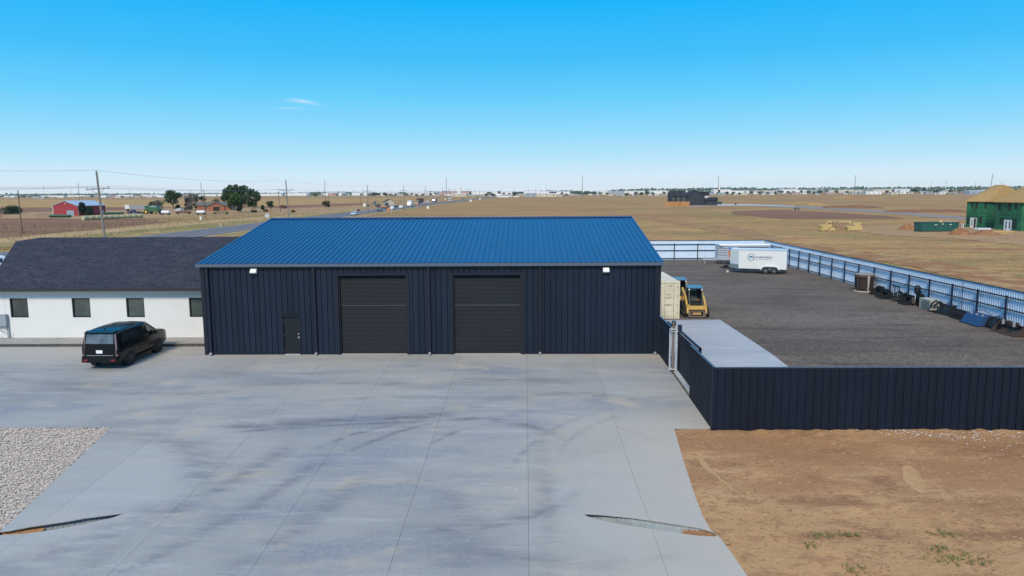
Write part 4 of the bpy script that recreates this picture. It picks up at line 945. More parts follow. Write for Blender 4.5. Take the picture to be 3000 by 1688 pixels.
ar = [(-2.62, .52)]+[(-2.02+.47*math.cos(a), .36+.47*math.sin(a)) for a in np.linspace(math.pi*.95, math.pi*.5, 6)]+[(-1.20+.47*math.cos(a), .36+.47*math.sin(a)) for a in np.linspace(math.pi*.5, math.pi*.05, 6)]+[(-.62, .52)]
arc_in = [(x, z-.07 if i not in (0, len(ar)-1) else z) for i, (x, z) in enumerate(ar)]
n_ = len(ar); V = [(x, y, z) for y in (-.15, -.013) for x, z in ar]+[(x, y, z) for y in (-.15, -.013) for x, z in arc_in]
mb.add(V, [(k, k+1, n_+k+1, n_+k) for k in range(n_-1)]+[(2*n_+k, k, k+1, 2*n_+k+1)[::-1] for k in range(n_-1)]); mb.build('fender', M_tw, tr)
MB().box(-2.34, -.9, -.008, -.0005, .46, .66).build('wheel_well', M_jamb, tr)
mb = MB(); mb.beam((-Lt-.9, .9, .42), (-Lt-2.0, 1.05, .42), .1, .1); mb.beam((-Lt-.4, .2, .42), (-Lt-2.0, 1.0, .42), .08, .1); mb.beam((-Lt-.4, 1.9, .42), (-Lt-2.0, 1.1, .42), .08, .1); mb.build('tongue', M_jamb, tr)
MB().bar((-Lt-1.6, 1.05, .05), (-Lt-1.6, 1.05, .85), .035, n=8).build('jack', M_gal, tr); MB().box(-Lt-1.65, -Lt-1.2, .85, 1.25, .47, .72).build('tool_box', M_jamb, tr)
MB().box(-Lt+.1, -.1, .15, 1.95, .33, .459).build('chassis', M_jamb, tr)
M_ltr = mat('lettering_grey_blue', (.05, .10, .20), .6); M_lb = mat('logo_blue', (.01, .20, .50), .5); M_lg = mat('logo_grey', (.06, .10, .16), .5)
for txt, sz, x0, z0, xs_, spc, m_ in (('SHEPHERD', .25, -3.04, 1.63, 1.35, 1.04, M_ltr), ('CONCRETE', .125, -2.98, 1.46, 1.15, 2.4, M_lg)):
    me = text_mesh(txt, sz, m_, 'lettering', spc, xs_); me.transform(Matrix.Rotation(math.pi/2, 4, 'X')); put('lettering', me, tr, (x0, -.006, z0))
def arcstrip(cx, cz, r0, r1, a0, a1, m, nm, n=18):
    V = []; 
    for k in range(n+1):
        a = a0+(a1-a0)*k/n; V += [(cx+r0*math.cos(a), -.006, cz+r0*math.sin(a)), (cx+r1*math.cos(a), -.006, cz+r1*math.sin(a))]
    MB().add(V, [(2*k, 2*k+1, 2*k+3, 2*k+2) for k in range(n)]).build(nm, m, tr)
lx, lz = -3.50, 1.69
arcstrip(lx, lz, .32, .375, R(25), R(190), M_lg, 'logo_ring'); arcstrip(lx, lz, .32, .375, R(205), R(372), M_lg, 'logo_ring')
for pts_, m_ in (([(-.25, .02), (-.20, .13), (.05, .13), (.02, .06), (-.14, .06), (-.12, .0), (.02, -.03), (.10, -.10), (.27, -.10), (.30, -.05), (.14, -.05), (.05, .04), (-.08, .06)], M_lb), ([(.08, .02), (.36, .0), (.36, -.03), (.10, .06)], M_lg), ([(-.36, -.10), (-.05, -.10), (-.05, -.13), (-.36, -.14)], M_lg), ([(.06, .10), (.30, .10), (.34, .05), (.06, .06)], M_lg)):
    MB().add([(lx+a, -.0065, lz+b) for a, b in pts_], [tuple(range(len(pts_)))]).build('logo_shape', m_, tr)
# aluminium livestock trailer behind it
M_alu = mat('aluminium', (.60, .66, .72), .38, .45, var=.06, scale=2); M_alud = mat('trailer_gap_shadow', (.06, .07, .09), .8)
hz = thing('livestock_trailer', 'long aluminium livestock trailer with slatted nose and blue and orange graphic, behind the white trailer', 'trailer', (22.75, 87.0, 0))
mb = MB().box(.95, 5.9, .06, 2.1, .55, 2.22); mb.build('box', M_alu, hz)
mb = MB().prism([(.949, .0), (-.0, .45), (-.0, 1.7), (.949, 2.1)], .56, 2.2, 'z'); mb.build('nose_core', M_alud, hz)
for z in (.56, .86, 1.14, 1.40, 1.66, 1.92):
    MB().prism([(.95, -.05), (-.05, .42), (-.05, 1.75), (.95, 2.14)], z, z+(.20 if z > .6 else .28), 'z').build('slat', M_alu, hz)
mb = MB(); mb.bar((.1, .1, 2.27), (5.95, .1, 2.27), .13, n=10); mb.build('rolled_awning', mat('awning_white', (.80, .82, .84), .5), hz)
MB().box(.0, 5.9, .1, 2.1, 2.221, 2.33).build('roof', mat('trailer_roof2', (.72, .76, .80), .4), hz)
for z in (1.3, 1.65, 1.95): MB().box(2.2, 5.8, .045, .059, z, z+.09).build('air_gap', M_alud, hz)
mb = MB().add([(1.05, .05, 2.0), (1.55, .05, 2.0), (1.9, .05, 1.3), (1.6, .05, 1.2)], [(0, 1, 2, 3)]); mb.build('graphic', mat('graphic_blue', (.03, .13, .50), .5), hz)
mb = MB().add([(1.0, .05, 1.7), (1.2, .05, 1.7), (1.75, .05, .95), (1.2, .05, .75)], [(0, 1, 2, 3)]); mb.build('graphic', mat('graphic_orange', (.52, .20, .08), .5), hz)
for x in (3.6, 4.5): 
    o = wheel(hz, x, .05, .36, .36, .22, -1); o.rotation_euler.z = math.pi/2
mb = MB(); mb.beam((.3, .6, .55), (-1.7, 1.0, .55), .12, .12); mb.beam((.3, 1.5, .55), (-1.7, 1.1, .55), .12, .12); mb.build('tongue', M_alu, hz); MB().bar((-1.4, 1.05, .02), (-1.4, 1.05, .9), .04, n=8).build('jack', M_alu, hz)
tag(MB().add([(0, 0, 0), (.35, .05, .0), (.5, .3, 0), (.1, .3, 0), (.15, .12, .26), (.3, .2, .2)], [(0, 1, 4), (1, 2, 5), (1, 5, 4), (2, 3, 5), (3, 0, 4), (3, 4, 5), (0, 3, 2, 1)]).build('rock', mat('pale_rock', (.46, .42, .34), .9), None, tuple(G(2126, 798))), 'small pale pointed rock on the gravel in front of the trailer nose', 'rock')
# ------------------------------------------------------------------ things along the pale fence
M_blk = mat('attachment_black', (.010, .011, .014), .55, var=.4, scale=6); M_blu = mat('attachment_blue', (.02, .06, .16), .5, var=.3, scale=6); M_rst = mat('rust', (.11, .06, .04), .85, var=.4, scale=5)
M_drk = mat('dark_leg', (.07, .055, .05), .8, var=.4, scale=6)
t = thing('concrete_bucket', 'large round rusty steel bucket with a pale streak, standing by the pale fence', 'steel bucket', (29.0, 63.3, 0))
MB().lathe([(.80, .0), (.80, .07), (.66, .07)], n=24).build('base_ring', mat('pale_ring', (.50, .48, .40), .8, var=.2, scale=6), t)
MB().lathe([(.60, .10), (.68, .3), (.70, 1.05), (.76, 1.24)], n=24).build('drum', mat('dark_rusty_drum', (.035, .024, .02), .8, var=.5, scale=5), t)
MB().lathe([(.76, 1.24), (.80, 1.26), (.80, 1.42), (.76, 1.44)], n=24).build('rim', M_rst, t)
MB().lathe([(.82, 1.441), (.82, 1.50), (.60, 1.54), (.20, 1.60)], n=24).build('top_plate', mat('pale_lid', (.26, .25, .22), .8, var=.2, scale=5), t)
for k in range(6):
    a = math.pi*2*k/6+.4; MB().beam((.72*math.cos(a), .72*math.sin(a), .05), (.76*math.cos(a), .76*math.sin(a), 1.3), .07, .07).build('leg', M_drk, t)
MB().hexa([(-.04, -.73, .08), (.05, -.73, .08), (.05, -.60, .08), (-.04, -.60, .08), (-.10, -.815, 1.40), (.10, -.815, 1.40), (.10, -.70, 1.40), (-.10, -.70, 1.40)]).build('cement_streak', mat('cement', (.40, .38, .34), .9, var=.3, scale=6), t)
MB().beam((.78, -.1, 1.25), (1.0, -.15, .75), .05, .05).build('handle', M_rail, t)
tag(MB().lathe([(.03, 0), (.05, .02), (.05, .035)], n=8).build('disc', M_rst, None, (11.5, 44, .01)), 'small rusty disc lying on the yard slab', 'disc') if False else None
G_att = 'loader attachments lined up along the pale fence'
def att(label, y, length, fn, m, x=29.15, rot=0, cat='attachment', name='loader_attachment'):
    t = thing(name, label, cat, (x, y, 0), rot, G_att); fn(t, length, m); return t
def f_bucket(t, L_, m, teeth=True):
    h = .55; mb = MB(); n = 8
    pf = [(-.45, .02), (.0, .0), (.25, .06), (.38, .25), (.36, .5), (.2, .62), (.15, .6), (.28, .48), (.3, .27), (.2, .12), (-.0, .05), (-.45, .05)]
    mb.prism([(p[0], p[1]) for p in pf], -L_/2, L_/2, 'y'); mb.build('shell', m, t)
    for s_ in (-1, 1): MB().prism([(-.42, .03), (0, .04), (.24, .1), (.33, .26), (.31, .5), (.18, .58), (-.1, .35)], s_*L_/2-.02, s_*L_/2+.02, 'y').build('side_plate', m, t)
    if teeth:
        for k in range(int(L_/.22)): MB().box(-.56, -.44, -L_/2+.08+k*.22, -L_/2+.13+k*.22, .02, .055).build('tooth', m, t)
    MB().box(.16, .3, -.5, .5, .45, .72).build('mounting_plate', m, t)
def f_forks(t, L_, m):
    mb = MB(); mb.box(.2, .26, -L_/2, L_/2, .1, .16); mb.box(.2, .26, -L_/2, L_/2, .95, 1.02)
    for k in range(4): mb.box(.19, .24, -L_/2+.02+k*(L_-.1)/3, -L_/2+.09+k*(L_-.1)/3, .1, 1.0)
    mb.build('carriage', m, t)
    for s_ in (-.28, .28): MB().box(-.75, .19, s_-.05, s_+.05, .03, .08).build('fork', m, t)
def f_grapple(t, L_, m):
    for k in range(int(L_/.2)):
        y = -L_/2+.05+k*.2; mb = MB(); mb.prism([(-.5, .02), (.25, .02), (.35, .35), (.3, .6), (.22, .6), (.26, .36), (.18, .08), (-.5, .06)], y, y+.035, 'y'); mb.build('tine', m, t)
    mb = MB(); mb.bar((.28, -L_/2, .3), (.28, L_/2, .3), .05, n=8); mb.bar((.26, -L_/2, .6), (.26, L_/2, .6), .05, n=8); mb.build('cross_tube', m, t)
    for s_ in (-1, 1): MB().prism([(.3, .6), (-.05, .85), (-.4, .62), (-.48, .3), (-.40, .3), (-.32, .56), (-.05, .75), (.25, .52)], s_*L_*.22-.05, s_*L_*.22+.05, 'y').build('claw', m, t)
def f_broom(t, L_, m):
    mb = MB(); mb.lathe([(.26, -L_/2), (.30, -L_/2+.05), (.30, L_/2-.05), (.26, L_/2)], (-.1, 0, .30), 18, 'y'); mb.build('brush_roll', mat('bristles', (.03, .03, .032), .95, var=.5, scale=14, bump=.8), t)
    MB().prism([(-.2, .62), (.28, .62), (.34, .3), (.38, .3), (.34, .68), (-.2, .68)], -L_/2-.03, L_/2+.03, 'y').build('hood', m, t); MB().box(.34, .46, -.4, .4, .1, .85).build('mounting_plate', m, t)
def f_hood(t, L_, m):
    pf = [(-.40+.42*(1-math.cos(a)), .08+.52*math.sin(a)) for a in np.linspace(0, math.pi, 9)]
    MB().prism([(-.40, .02)]+pf+[(.44, .02)], -L_/2, L_/2, 'y').build('hood', m, t)
    for s_ in (-1, 1): MB().box(-.30, .34, s_*L_*.30-.04, s_*L_*.30+.04, .55, .70).build('bracket', m, t)
    mb = MB(); loop(mb, [(.1, -L_/2+L_*k/8, .62+.18*math.sin(math.pi*k/8)) for k in range(9)], .022); mb.build('hose', m, t); MB().box(-.12, .08, -.12, .06, .60, .74).build('hydraulic_motor', M_blu, t)
def f_rake(t, L_, m):
    for k in range(int(L_/.16)): MB().prism([(-.42, .02), (-.36, .02), (-.28, .34), (.25, .40), (.25, .46), (-.34, .42)], -L_/2+.03+k*.16, -L_/2+.075+k*.16, 'y').build('tine', m, t)
    MB().box(.2, .32, -L_/2, L_/2, .05, .55).build('back_plate', m, t); MB().box(-.3, .2, -L_/2, -L_/2+.02, .05, .42).build('side_plate', m, t)
def f_auger(t, L_, m):
    MB().box(.1, .4, -.35, .35, .0, .9).build('frame', m, t); MB().lathe([(.15, .0), (.22, .1), (.22, .5), (.1, .65)], (.0, 0, .9), 14).build('motor', m, t)
    mb = MB()
    for s_ in (-.28, .28): mb.bar((.2, s_, .9), (.0, s_*1.1, 1.35), .04, n=6)
    mb.bar((.0, -.31, 1.35), (.0, .31, 1.35), .04, n=6); mb.build('guard_bar', m, t); MB().lathe([(.25, -.03), (.25, .03)], (-.2, .1, .38), 16, 'x').build('disc', M_mud, t)
def f_box(t, L_, m):
    MB().box(-.35, .35, -L_/2, L_/2, .03, .72).build('case', m, t); MB().box(-.37, -.351, -L_/2+.08, L_/2-.45, .1, .65).build('screen_panel', mat('grey_green_panel', (.14, .19, .18), .5), t)
    MB().box(-.36, .36, -L_/2-.01, L_/2+.01, .721, .75).build('lid', mat('pale_lid2', (.45, .46, .42), .6), t)
    for s_ in (-1, 1): MB().box(-.39, -.35, s_*.3-.04, s_*.3+.04, .2, .6).build('latch', M_mud, t)
M_beige = mat('beige_case', (.40, .41, .35), .7, var=.15, scale=4)
att('low black loader bucket, first in the row right of the round rusty bucket', 61.1, 1.5, f_bucket, M_blk)
att('upright black pallet fork carriage leaning against the pale fence', 59.0, 1.1, f_forks, M_blk, 29.35)
att('black toothed bucket between the pallet forks and the long grapple', 59.2, 1.3, lambda t, l, m: f_bucket(t, l, m), M_blk, 28.75)
att('long black tined grapple in the left half of the row', 57.0, 2.2, f_grapple, M_blk)
att('tall black power unit with looped guard bars, left of the beige case', 55.1, 1.0, f_auger, M_blk, 29.2)
att('black round-backed bucket lying against the tall power unit', 55.9, 1.0, f_bucket, M_blk, 28.9)
att('beige equipment case with a grey-green front panel in the row of attachments', 53.55, 1.45, f_box, M_beige, 29.3, cat='equipment case', name='equipment_case')
att('black tined rake directly right of the beige case', 52.1, 1.1, f_grapple, M_blk)
att('black hooded attachment with a blue cover, second right of the beige case', 51.1, 1.2, f_hood, M_blk, 29.3)
att('low black slatted rake left of the blue mower housing', 49.4, 1.5, f_rake, M_blk)
def f_bluebox(t, L_, m):
    MB().hexa([(-.55, -L_/2, .03), (.45, -L_/2, .03), (.45, L_/2, .03), (-.55, L_/2, .03), (-.2, -L_/2, .62), (.45, -L_/2, .68), (.45, L_/2, .68), (-.2, L_/2, .62)]).build('housing', m, t)
    for s_ in (-.6, 0, .6): MB().box(-.12, .0, s_-.05, s_+.05, .64, .72).build('bracket', M_gal, t)
    mb = MB(); loop(mb, [(.3, -L_/2+L_*k/8, .72+.22*math.sin(math.pi*k/8)) for k in range(9)], .02); mb.build('hose', M_blk, t)
    MB().box(-.6, .5, -L_/2-.03, L_/2+.03, .0, .06).build('skid', M_blk, t)
att('blue sloped-front mower housing near the right edge of the yard', 47.3, 1.9, f_bluebox, M_blu, 29.0, cat='mower')
att('dark round-topped bucket between the blue mower housing and the rusty bucket', 45.8, 1.1, f_hood, M_blk, 29.3)
def f_rbucket(t, L_, m):
    f_bucket(t, L_, m, False)
    for s_ in (-.5, .5): MB().box(-.1, .02, s_-.04, s_+.04, .5, .8).build('lug', M_gal, t)
att('long dark bucket with rusty patches and silver lugs at the right edge of the photo', 44.2, 2.2, f_rbucket, mat('rusty_black', (.03, .026, .026), .6, col2=(.085, .05, .03), scale=1.3), 29.0)
for (x, y, s) in ((11.9, 47.5, 0),):
    pass
# ------------------------------------------------------------------ road vehicles
def ringpts(s):
    y, zb, zB, zr, wb, wB, wr, lean = s
    return [(0, y, zb), (wb-.14, y, zb), (wb, y, zb+.13), ((wb+wB)/2+.02, y, (zb+zB)/2), (wB, y, zB-.10), (wB-.035, y+lean*.0, zB), (wr+.03, y+lean*.82, zr-.12), (wr-.10, y+lean, zr-.015), (0, y+lean, zr+.015)]
def lerp_s(a, b, t): return tuple(p+(q-p)*t for p, q in zip(a, b))
def at_y(st, y):
    for a, b in zip(st, st[1:]):
        if a[0] <= y <= b[0]: return lerp_s(a, b, (y-a[0])/(b[0]-a[0]))
    return st[0] if y < st[0][0] else st[-1]
def car(name, label, cat, loc, rot, st, body, glass, tyre_r, axles, trackw, sidewin, rearwin=None, front=None, detail=True, group=None, lamps=True, plate=True, roofm=None):
    """lofted body; front is +Y"""
    t = thing(name, label, cat, loc, rot, group)
    V = []; Fc = []; k = 16
    for s in st:
        r = ringpts(s); V += r+[(-x, y, z) for x, y, z in r[1:-1]][::-1]
    mb = MB(); mb.smooth = True
    for i in range(len(st)-1):
        for j in range(k): Fc.append((i*k+j, i*k+(j+1) % k, (i+1)*k+(j+1) % k, (i+1)*k+j))
    Fc += [tuple(range(k))[::-1], tuple(range((len(st)-1)*k, len(st)*k))]
    mb.add(V, Fc); b = mb.build('body', [body], t)
    try: b.data.set_sharp_from_angle(angle=R(32))
    except Exception: pass
    for (y0, y1, y0t, y1t, ta, tb) in sidewin:
        for s_ in (-1, 1):
            q = []
            for (yy, tt) in ((y0, ta), (y1, ta), (y1t, tb), (y0t, tb)):
                a = ringpts(at_y(st, yy)); p5, p6 = Vector(a[5]), Vector(a[6]); p = p5.lerp(p6, tt); q.append(Vector((s_*(p.x+.008), p.y, p.z)))
            o_ = [Vector((v.x-s_*.03, v.y, v.z)) for v in q]
            MB().hexa(o_+q).build('side_window', glass, t)
    for yy in axles:
        for s_ in (-1, 1):
            if detail:
                aw = MB(); aw.lathe([(tyre_r+.075, s_*-.25), (tyre_r+.075, s_*.012)], (s_*(trackw+.012), yy, tyre_r+.03), 20, 'x'); aw.build('wheel_arch', M_jamb, t)
            wheel(t, s_*(trackw-.10+.02*0), yy, tyre_r, tyre_r, .27 if detail else .22, s_, M_rimb if detail else M_rims, 6 if detail else 5)
    return t, b
M_suvp = mat('gloss_black_paint', (.006, .008, .010), .16, spec=.3, coat=.0); M_sglass = mat('tinted_glass', (.022, .028, .028), .04, spec=1.0)
SV = [tuple(v+(.11 if k == 2 and 0 < i < 8 else (.10 if k in (2, 3) and i in (8, 9) else (.11 if k == 3 and i == 7 else 0))) for k, v in enumerate(s)) for i, s in enumerate([(-2.72, .42, .92, .98, .84, .90, .86, .02), (-2.66, .34, 1.10, 1.92, .96, 1.0, .84, .16), (-2.45, .32, 1.16, 1.95, 1.0, 1.02, .87, .09), (-1.9, .32, 1.18, 1.98, 1.0, 1.03, .88, .02), (-.9, .32, 1.17, 1.985, 1.0, 1.03, .88, 0), (.2, .32, 1.15, 1.97, 1.0, 1.03, .87, 0),
      (.85, .32, 1.14, 1.90, 1.0, 1.03, .82, -.08), (1.62, .32, 1.14, 1.20, 1.0, 1.02, .93, -.1), (2.2, .34, 1.10, 1.145, 1.0, 1.0, .92, 0), (2.55, .38, 1.02, 1.07, .96, .97, .88, 0), (2.72, .44, 1.02, 1.08, .84, .86, .80, 0)])]
suv, sb = car('black_suv', 'large glossy black sport utility vehicle parked facing the white office, seen from behind', 'suv', (-21.20, 38.25, gz(37.5)+.0), R(-1), SV, M_suvp, M_sglass, .41, (-1.58, 1.50), 1.0,
         [(-2.30, -1.62, -2.18, -1.62, .08, .88), (-1.55, -.55, -1.55, -.58, .08, .90), (-.48, .40, -.50, .36, .08, .90), (.46, 1.20, .42, .78, .08, .82)])
suv.rotation_euler.x = math.atan(SL)*.4; suv.scale = (.94, .91, .98)
rg = []
for (x, z, y) in ((-.76, 1.34, -2.70), (.76, 1.34, -2.70), (.72, 1.82, -2.57), (-.72, 1.82, -2.57)): rg.append((x, y, z))
MB().hexa([(x, y+.12, z) for x, y, z in rg]+[(x, y-.012, z) for x, y, z in rg]).build('rear_window', mat('cloud_tinted_rear_glass', (.11, .125, .135), .05, spec=1.0, var=.5, scale=2.2), suv)  # pale mottled colour paints a cloudy sky reflected in the rear glass
MB().hexa([(-.80, -2.74, .60), (.80, -2.74, .60), (.80, -2.6, .60), (-.80, -2.6, .60), (-.80, -2.735, 1.30), (.80, -2.735, 1.30), (.80, -2.6, 1.30), (-.80, -2.6, 1.30)]).build('tailgate', M_suvp, suv)
MB().hexa([(-.96, -2.86, .40), (.96, -2.86, .40), (1.0, -2.45, .38), (-1.0, -2.45, .38), (-.93, -2.84, .70), (.93, -2.84, .70), (1.01, -2.45, .72), (-1.01, -2.45, .72)]).build('rear_bumper', M_suvp, suv)
MB().box(-.72, .72, -2.775, -2.756, .735, .755).build('chrome_strip', M_gal, suv)
MB().box(-.17, .17, -2.785, -2.757, .86, 1.02).build('number_plate', mat('plate_white', (.80, .82, .84), .5), suv)
for s_ in (-1, 1):
    MB().hexa([(s_*.86, -2.76, .70), (s_*.95, -2.70, .70), (s_*.95, -2.62, .70), (s_*.86, -2.62, .70), (s_*.78, -2.61, 1.84), (s_*.85, -2.57, 1.84), (s_*.85, -2.48, 1.84), (s_*.78, -2.48, 1.84)]).build('tail_lamp', mat('tail_lamp', (.20, .12, .13), .2, spec=1), suv)
    MB().box(min(s_*.62, s_*.86), max(s_*.62, s_*.86), -2.872, -2.855, .48, .56).build('reflector', mat('reflector_red', (.22, .015, .02), .4), suv)
    m = MB(); m.box(min(s_*1.05, s_*1.24), max(s_*1.05, s_*1.24), .95, 1.16, 1.17, 1.40); m.beam((s_*.98, 1.02, 1.2), (s_*1.07, 1.04, 1.24), .06, .05); m.build('door_mirror', M_suvp, suv)
    for yy in (-.62, .36): MB().box(min(s_*1.03, s_*1.055), max(s_*1.03, s_*1.055), yy-.28, yy-.08, 1.02, 1.05).build('door_handle', M_suvp, suv)
    for yy in (-1.12, -.52, .44): MB().box(min(s_*1.034, s_*1.04), max(s_*1.034, s_*1.04), yy-.006, yy+.006, .5, 1.10).build('door_gap', M_jamb, suv)
    MB().box(min(s_*.92, s_*1.08), max(s_*.92, s_*1.08), -1.0, .95, .30, .37).build('running_board', M_jamb, suv)
MB().hexa([(-.80, -2.68, 1.88), (.80, -2.68, 1.88), (.82, -2.35, 1.93), (-.82, -2.35, 1.93), (-.78, -2.68, 1.925), (.78, -2.68, 1.925), (.80, -2.35, 1.975), (-.80, -2.35, 1.975)]).build('roof_spoiler', M_suvp, suv)
MB().prism([(-1.95, 1.95), (-2.15, 1.955), (-2.14, 2.06)], -.015, .015).build('aerial_fin', M_jamb, suv)
MB().hexa([(-.5, -.6, 1.985), (.5, -.6, 1.985), (.5, .1, 1.975), (-.5, .1, 1.975), (-.5, -.6, 2.004), (.5, -.6, 2.004), (.5, .1, 1.994), (-.5, .1, 1.994)]).build('sunroof', M_sglass, suv)
# small white car cut by the left edge
WS = [(-2.3, .4, .8, .9, .8, .84, .8, .02), (-2.2, .3, .9, 1.3, .9, .93, .62, .3), (-1.3, .28, .95, 1.52, .92, .95, .66, 0), (.2, .28, .94, 1.52, .92, .95, .66, 0), (.9, .28, .93, 1.0, .92, .94, .8, -.1), (1.9, .3, .85, .9, .9, .9, .8, 0), (2.25, .4, .7, .74, .75, .76, .7, 0)]
M_wp = mat('white_paint', (.70, .76, .80), .3, spec=.7)
p = Vector((-57.9, 80, 0))
wc, _ = car('white_pickup', 'pale blue-white vehicle cut off by the left edge of the photo, behind the white office', 'car', (p.x, 80, -.05), R(-25), [tuple([s[0]]+[v*1.22 if k in (1, 2) else v for k, v in enumerate(s[1:])]) for s in WS], M_wp, M_sglass, .38, (-1.4, 1.4), .95,
         [(-1.9, -1.1, -1.7, -1.1, .1, .85), (-1.0, -.1, -1.0, -.12, .1, .85), (0, .75, 0, .35, .1, .8)])
wc.location.z = gb(80); wc.scale = (1.05, 1.0, 1.12)
# simple far vehicles ------------------------------------------------
PAINT = {}
def paint(n, c): 
    if n not in PAINT: PAINT[n] = mat('paint_'+n, c, .35, spec=.6)
    return PAINT[n]
def farcar(px, py, label, col, rot=0, kind='suv', s=1.0, name='highway_car', cat='car'):
    g = G(px, py, .16)
    st = {'suv': [(-2.35, .35, .95, 1.0, .88, .92, .86, 0), (-2.3, .30, 1.0, 1.66, .92, .94, .72, .15), (-1.3, .3, 1.02, 1.74, .94, .96, .74, 0), (.3, .3, 1.0, 1.72, .94, .96, .72, 0), (1.1, .3, 1.0, 1.06, .94, .95, .85, -.1), (2.2, .35, .9, .94, .88, .9, .8, 0)],
          'sedan': WS,
          'pickup': [(-2.9, .45, 1.0, 1.04, .92, .95, .93, 0), (-.9, .4, 1.02, 1.06, .95, .98, .93, 0), (-.8, .4, 1.05, 1.80, .95, .98, .72, .12), (.4, .4, 1.05, 1.84, .95, .98, .74, 0), (1.2, .4, 1.05, 1.14, .95, .96, .88, -.1), (2.6, .45, .98, 1.0, .9, .92, .85, 0)]}[kind]
    y0 = {'suv': (-2.1, -1.2, -1.95, -1.2, .1, .85), 'sedan': (-1.9, -1.1, -1.7, -1.1, .1, .85), 'pickup': (-.7, -.2, -.62, -.2, .1, .85)}[kind]
    y1 = {'suv': (-1.1, .7, -1.1, .3, .1, .85), 'sedan': (-1.0, .7, -1.0, .3, .1, .85), 'pickup': (-.1, .8, -.1, .45, .1, .85)}[kind]
    t, b = car(name, label, cat, g, R(rot), st, col, M_sglass, .36, (st[0][0]+.95, st[-1][0]-.8), .93, [y0, y1], detail=False, group='vehicles on the highway')
    zr = {'suv': 1.05, 'sedan': .92, 'pickup': 1.1}[kind]; yb = {'suv': -2.34, 'sedan': -2.24, 'pickup': -.82}[kind]
    MB().hexa([(-.66, yb+.05, zr), (.66, yb+.05, zr), (.66, yb+.2, zr), (-.66, yb+.2, zr), (-.56, yb+.12, zr+.46), (.56, yb+.12, zr+.46), (.56, yb+.3, zr+.46), (-.56, yb+.3, zr+.46)]).build('rear_window', M_sglass, t)
    MB().hexa([(-.7, st[-2][0]-.35, 1.0), (.7, st[-2][0]-.35, 1.0), (.7, st[-2][0]-.5, 1.0), (-.7, st[-2][0]-.5, 1.0), (-.58, st[-2][0]-.95, 1.5), (.58, st[-2][0]-.95, 1.5), (.58, st[-2][0]-1.1, 1.5), (-.58, st[-2][0]-1.1, 1.5)]).build('windscreen', M_sglass, t)
    return t
farcar(1038, 630.5, 'white and pale blue sedan, nearest vehicle on the highway just above the blue roof', paint('paleblue', (.50, .62, .72)), 0, 'sedan')
farcar(1113, 620, 'dark teal sport utility vehicle on the highway left of the orange diamond sign', paint('teal', (.03, .06, .085)), 0)
farcar(1149, 614.5, 'white sport utility vehicle on the highway just behind the orange diamond sign', paint('white', (.62, .64, .68)), 180)
farcar(1176, 610.5, 'white car on the highway between the shed and the white semi truck', paint('white2', (.66, .66, .66)), 0)
farcar(1236, 603, 'grey sport utility vehicle on the highway right of the red diamond sign', paint('grey', (.16, .17, .19)), 190)
farcar(1239, 597, 'white pickup on the highway behind the grey sport utility vehicle', paint('white3', (.6, .61, .62)), 10, 'pickup', name='highway_pickup', cat='pickup')
farcar(1252, 595, 'white flatbed pickup on the highway left of the blue truck', paint('white4', (.55, .57, .6)), 60, 'pickup', name='highway_pickup', cat='pickup')
farcar(1356, 584.5, 'small dark car on the highway between two slim pale poles', paint('dark', (.05, .05, .07)), 0)
farcar(1385, 578.5, 'pale car far along the highway, left one of the two farthest', paint('pale', (.5, .53, .56)), 0)
farcar(1400, 578.5, 'dark green car far along the highway, right one of the two farthest', paint('dgreen', (.05, .09, .08)), 0)
farcar(391, 627, 'dark blue pickup parked in the farmyard in front of the grain trailer', paint('navyp', (.03, .05, .11)), 80, 'pickup', name='parked_pickup', cat='pickup')
farcar(522, 620, 'small white car parked in front of the tall green tree in the farmyard', paint('white5', (.6, .62, .62)), 75, 'sedan', name='parked_car')
farcar(551, 616, 'grey parked car in the shade of the bare grey trees', paint('grey2', (.12, .15, .15)), 100, 'sedan', name='parked_car')
farcar(2104, 599, 'black pickup parked by the garage of the black house', paint('blackp', (.02, .02, .025)), 60, 'suv', name='parked_car')
def truck(px, py, label, cabc, boxc, L_=7.5, H_=3.6, rot=0, kind='box', name='highway_truck', zb=.16, group='trucks on the highway'):
    g = G(px, py, zb); t = thing(name, label, 'truck', g, R(rot), group)
    MB().prism([(0, .5), (2.0, .5), (2.1, 1.3), (1.75, 1.5), (1.35, 2.6), (0, 2.7)], -1.15, 1.15).build('cab', cabc, t)
    MB().hexa([(-1.0, 1.78, 1.55), (1.0, 1.78, 1.55), (1.0, 1.6, 1.55), (-1.0, 1.6, 1.55), (-.9, 1.46, 2.4), (.9, 1.46, 2.4), (.9, 1.3, 2.4), (-.9, 1.3, 2.4)]).build('windscreen', M_sglass, t)
    for s_ in (-1, 1): MB().box(min(s_*1.14, s_*1.165), max(s_*1.14, s_*1.165), .35, 1.3, 1.5, 2.25).build('side_window', M_sglass, t)
    MB().box(-.45, .45, -L_, 0, .55, .8).build('frame', M_jamb, t)
    if kind == 'box': MB().box(-1.25, 1.25, -L_-.2, -.2, .9, H_).build('cargo_box', boxc, t)
    elif kind == 'dump': MB().prism([(-L_, 1.0), (-.3, .9), (-.1, H_), (-L_-.5, H_-.3)], -1.25, 1.25).build('dump_body', boxc, t)
    else: MB().box(-1.2, 1.2, -L_, -.2, .85, 1.05).build('flatbed', boxc, t)
    for yy in (1.1, -L_+1.0, -L_+2.2):
        for s_ in (-1, 1): wheel(t, s_*1.0, yy, .5, .5, .3, s_, M_rims, 5)
    return t
truck(1200, 606, 'white semi truck with a tall cab on the highway behind the white car', paint('wt', (.66, .67, .66)), paint('wt2', (.6, .63, .66)), 7, 3.8, 182, 'box')
truck(1224, 598.5, 'dump truck with a cream cab and maroon body on the highway', paint('cream', (.55, .50, .36)), paint('maroon', (.14, .05, .05)), 6, 4.3, 155, 'dump')
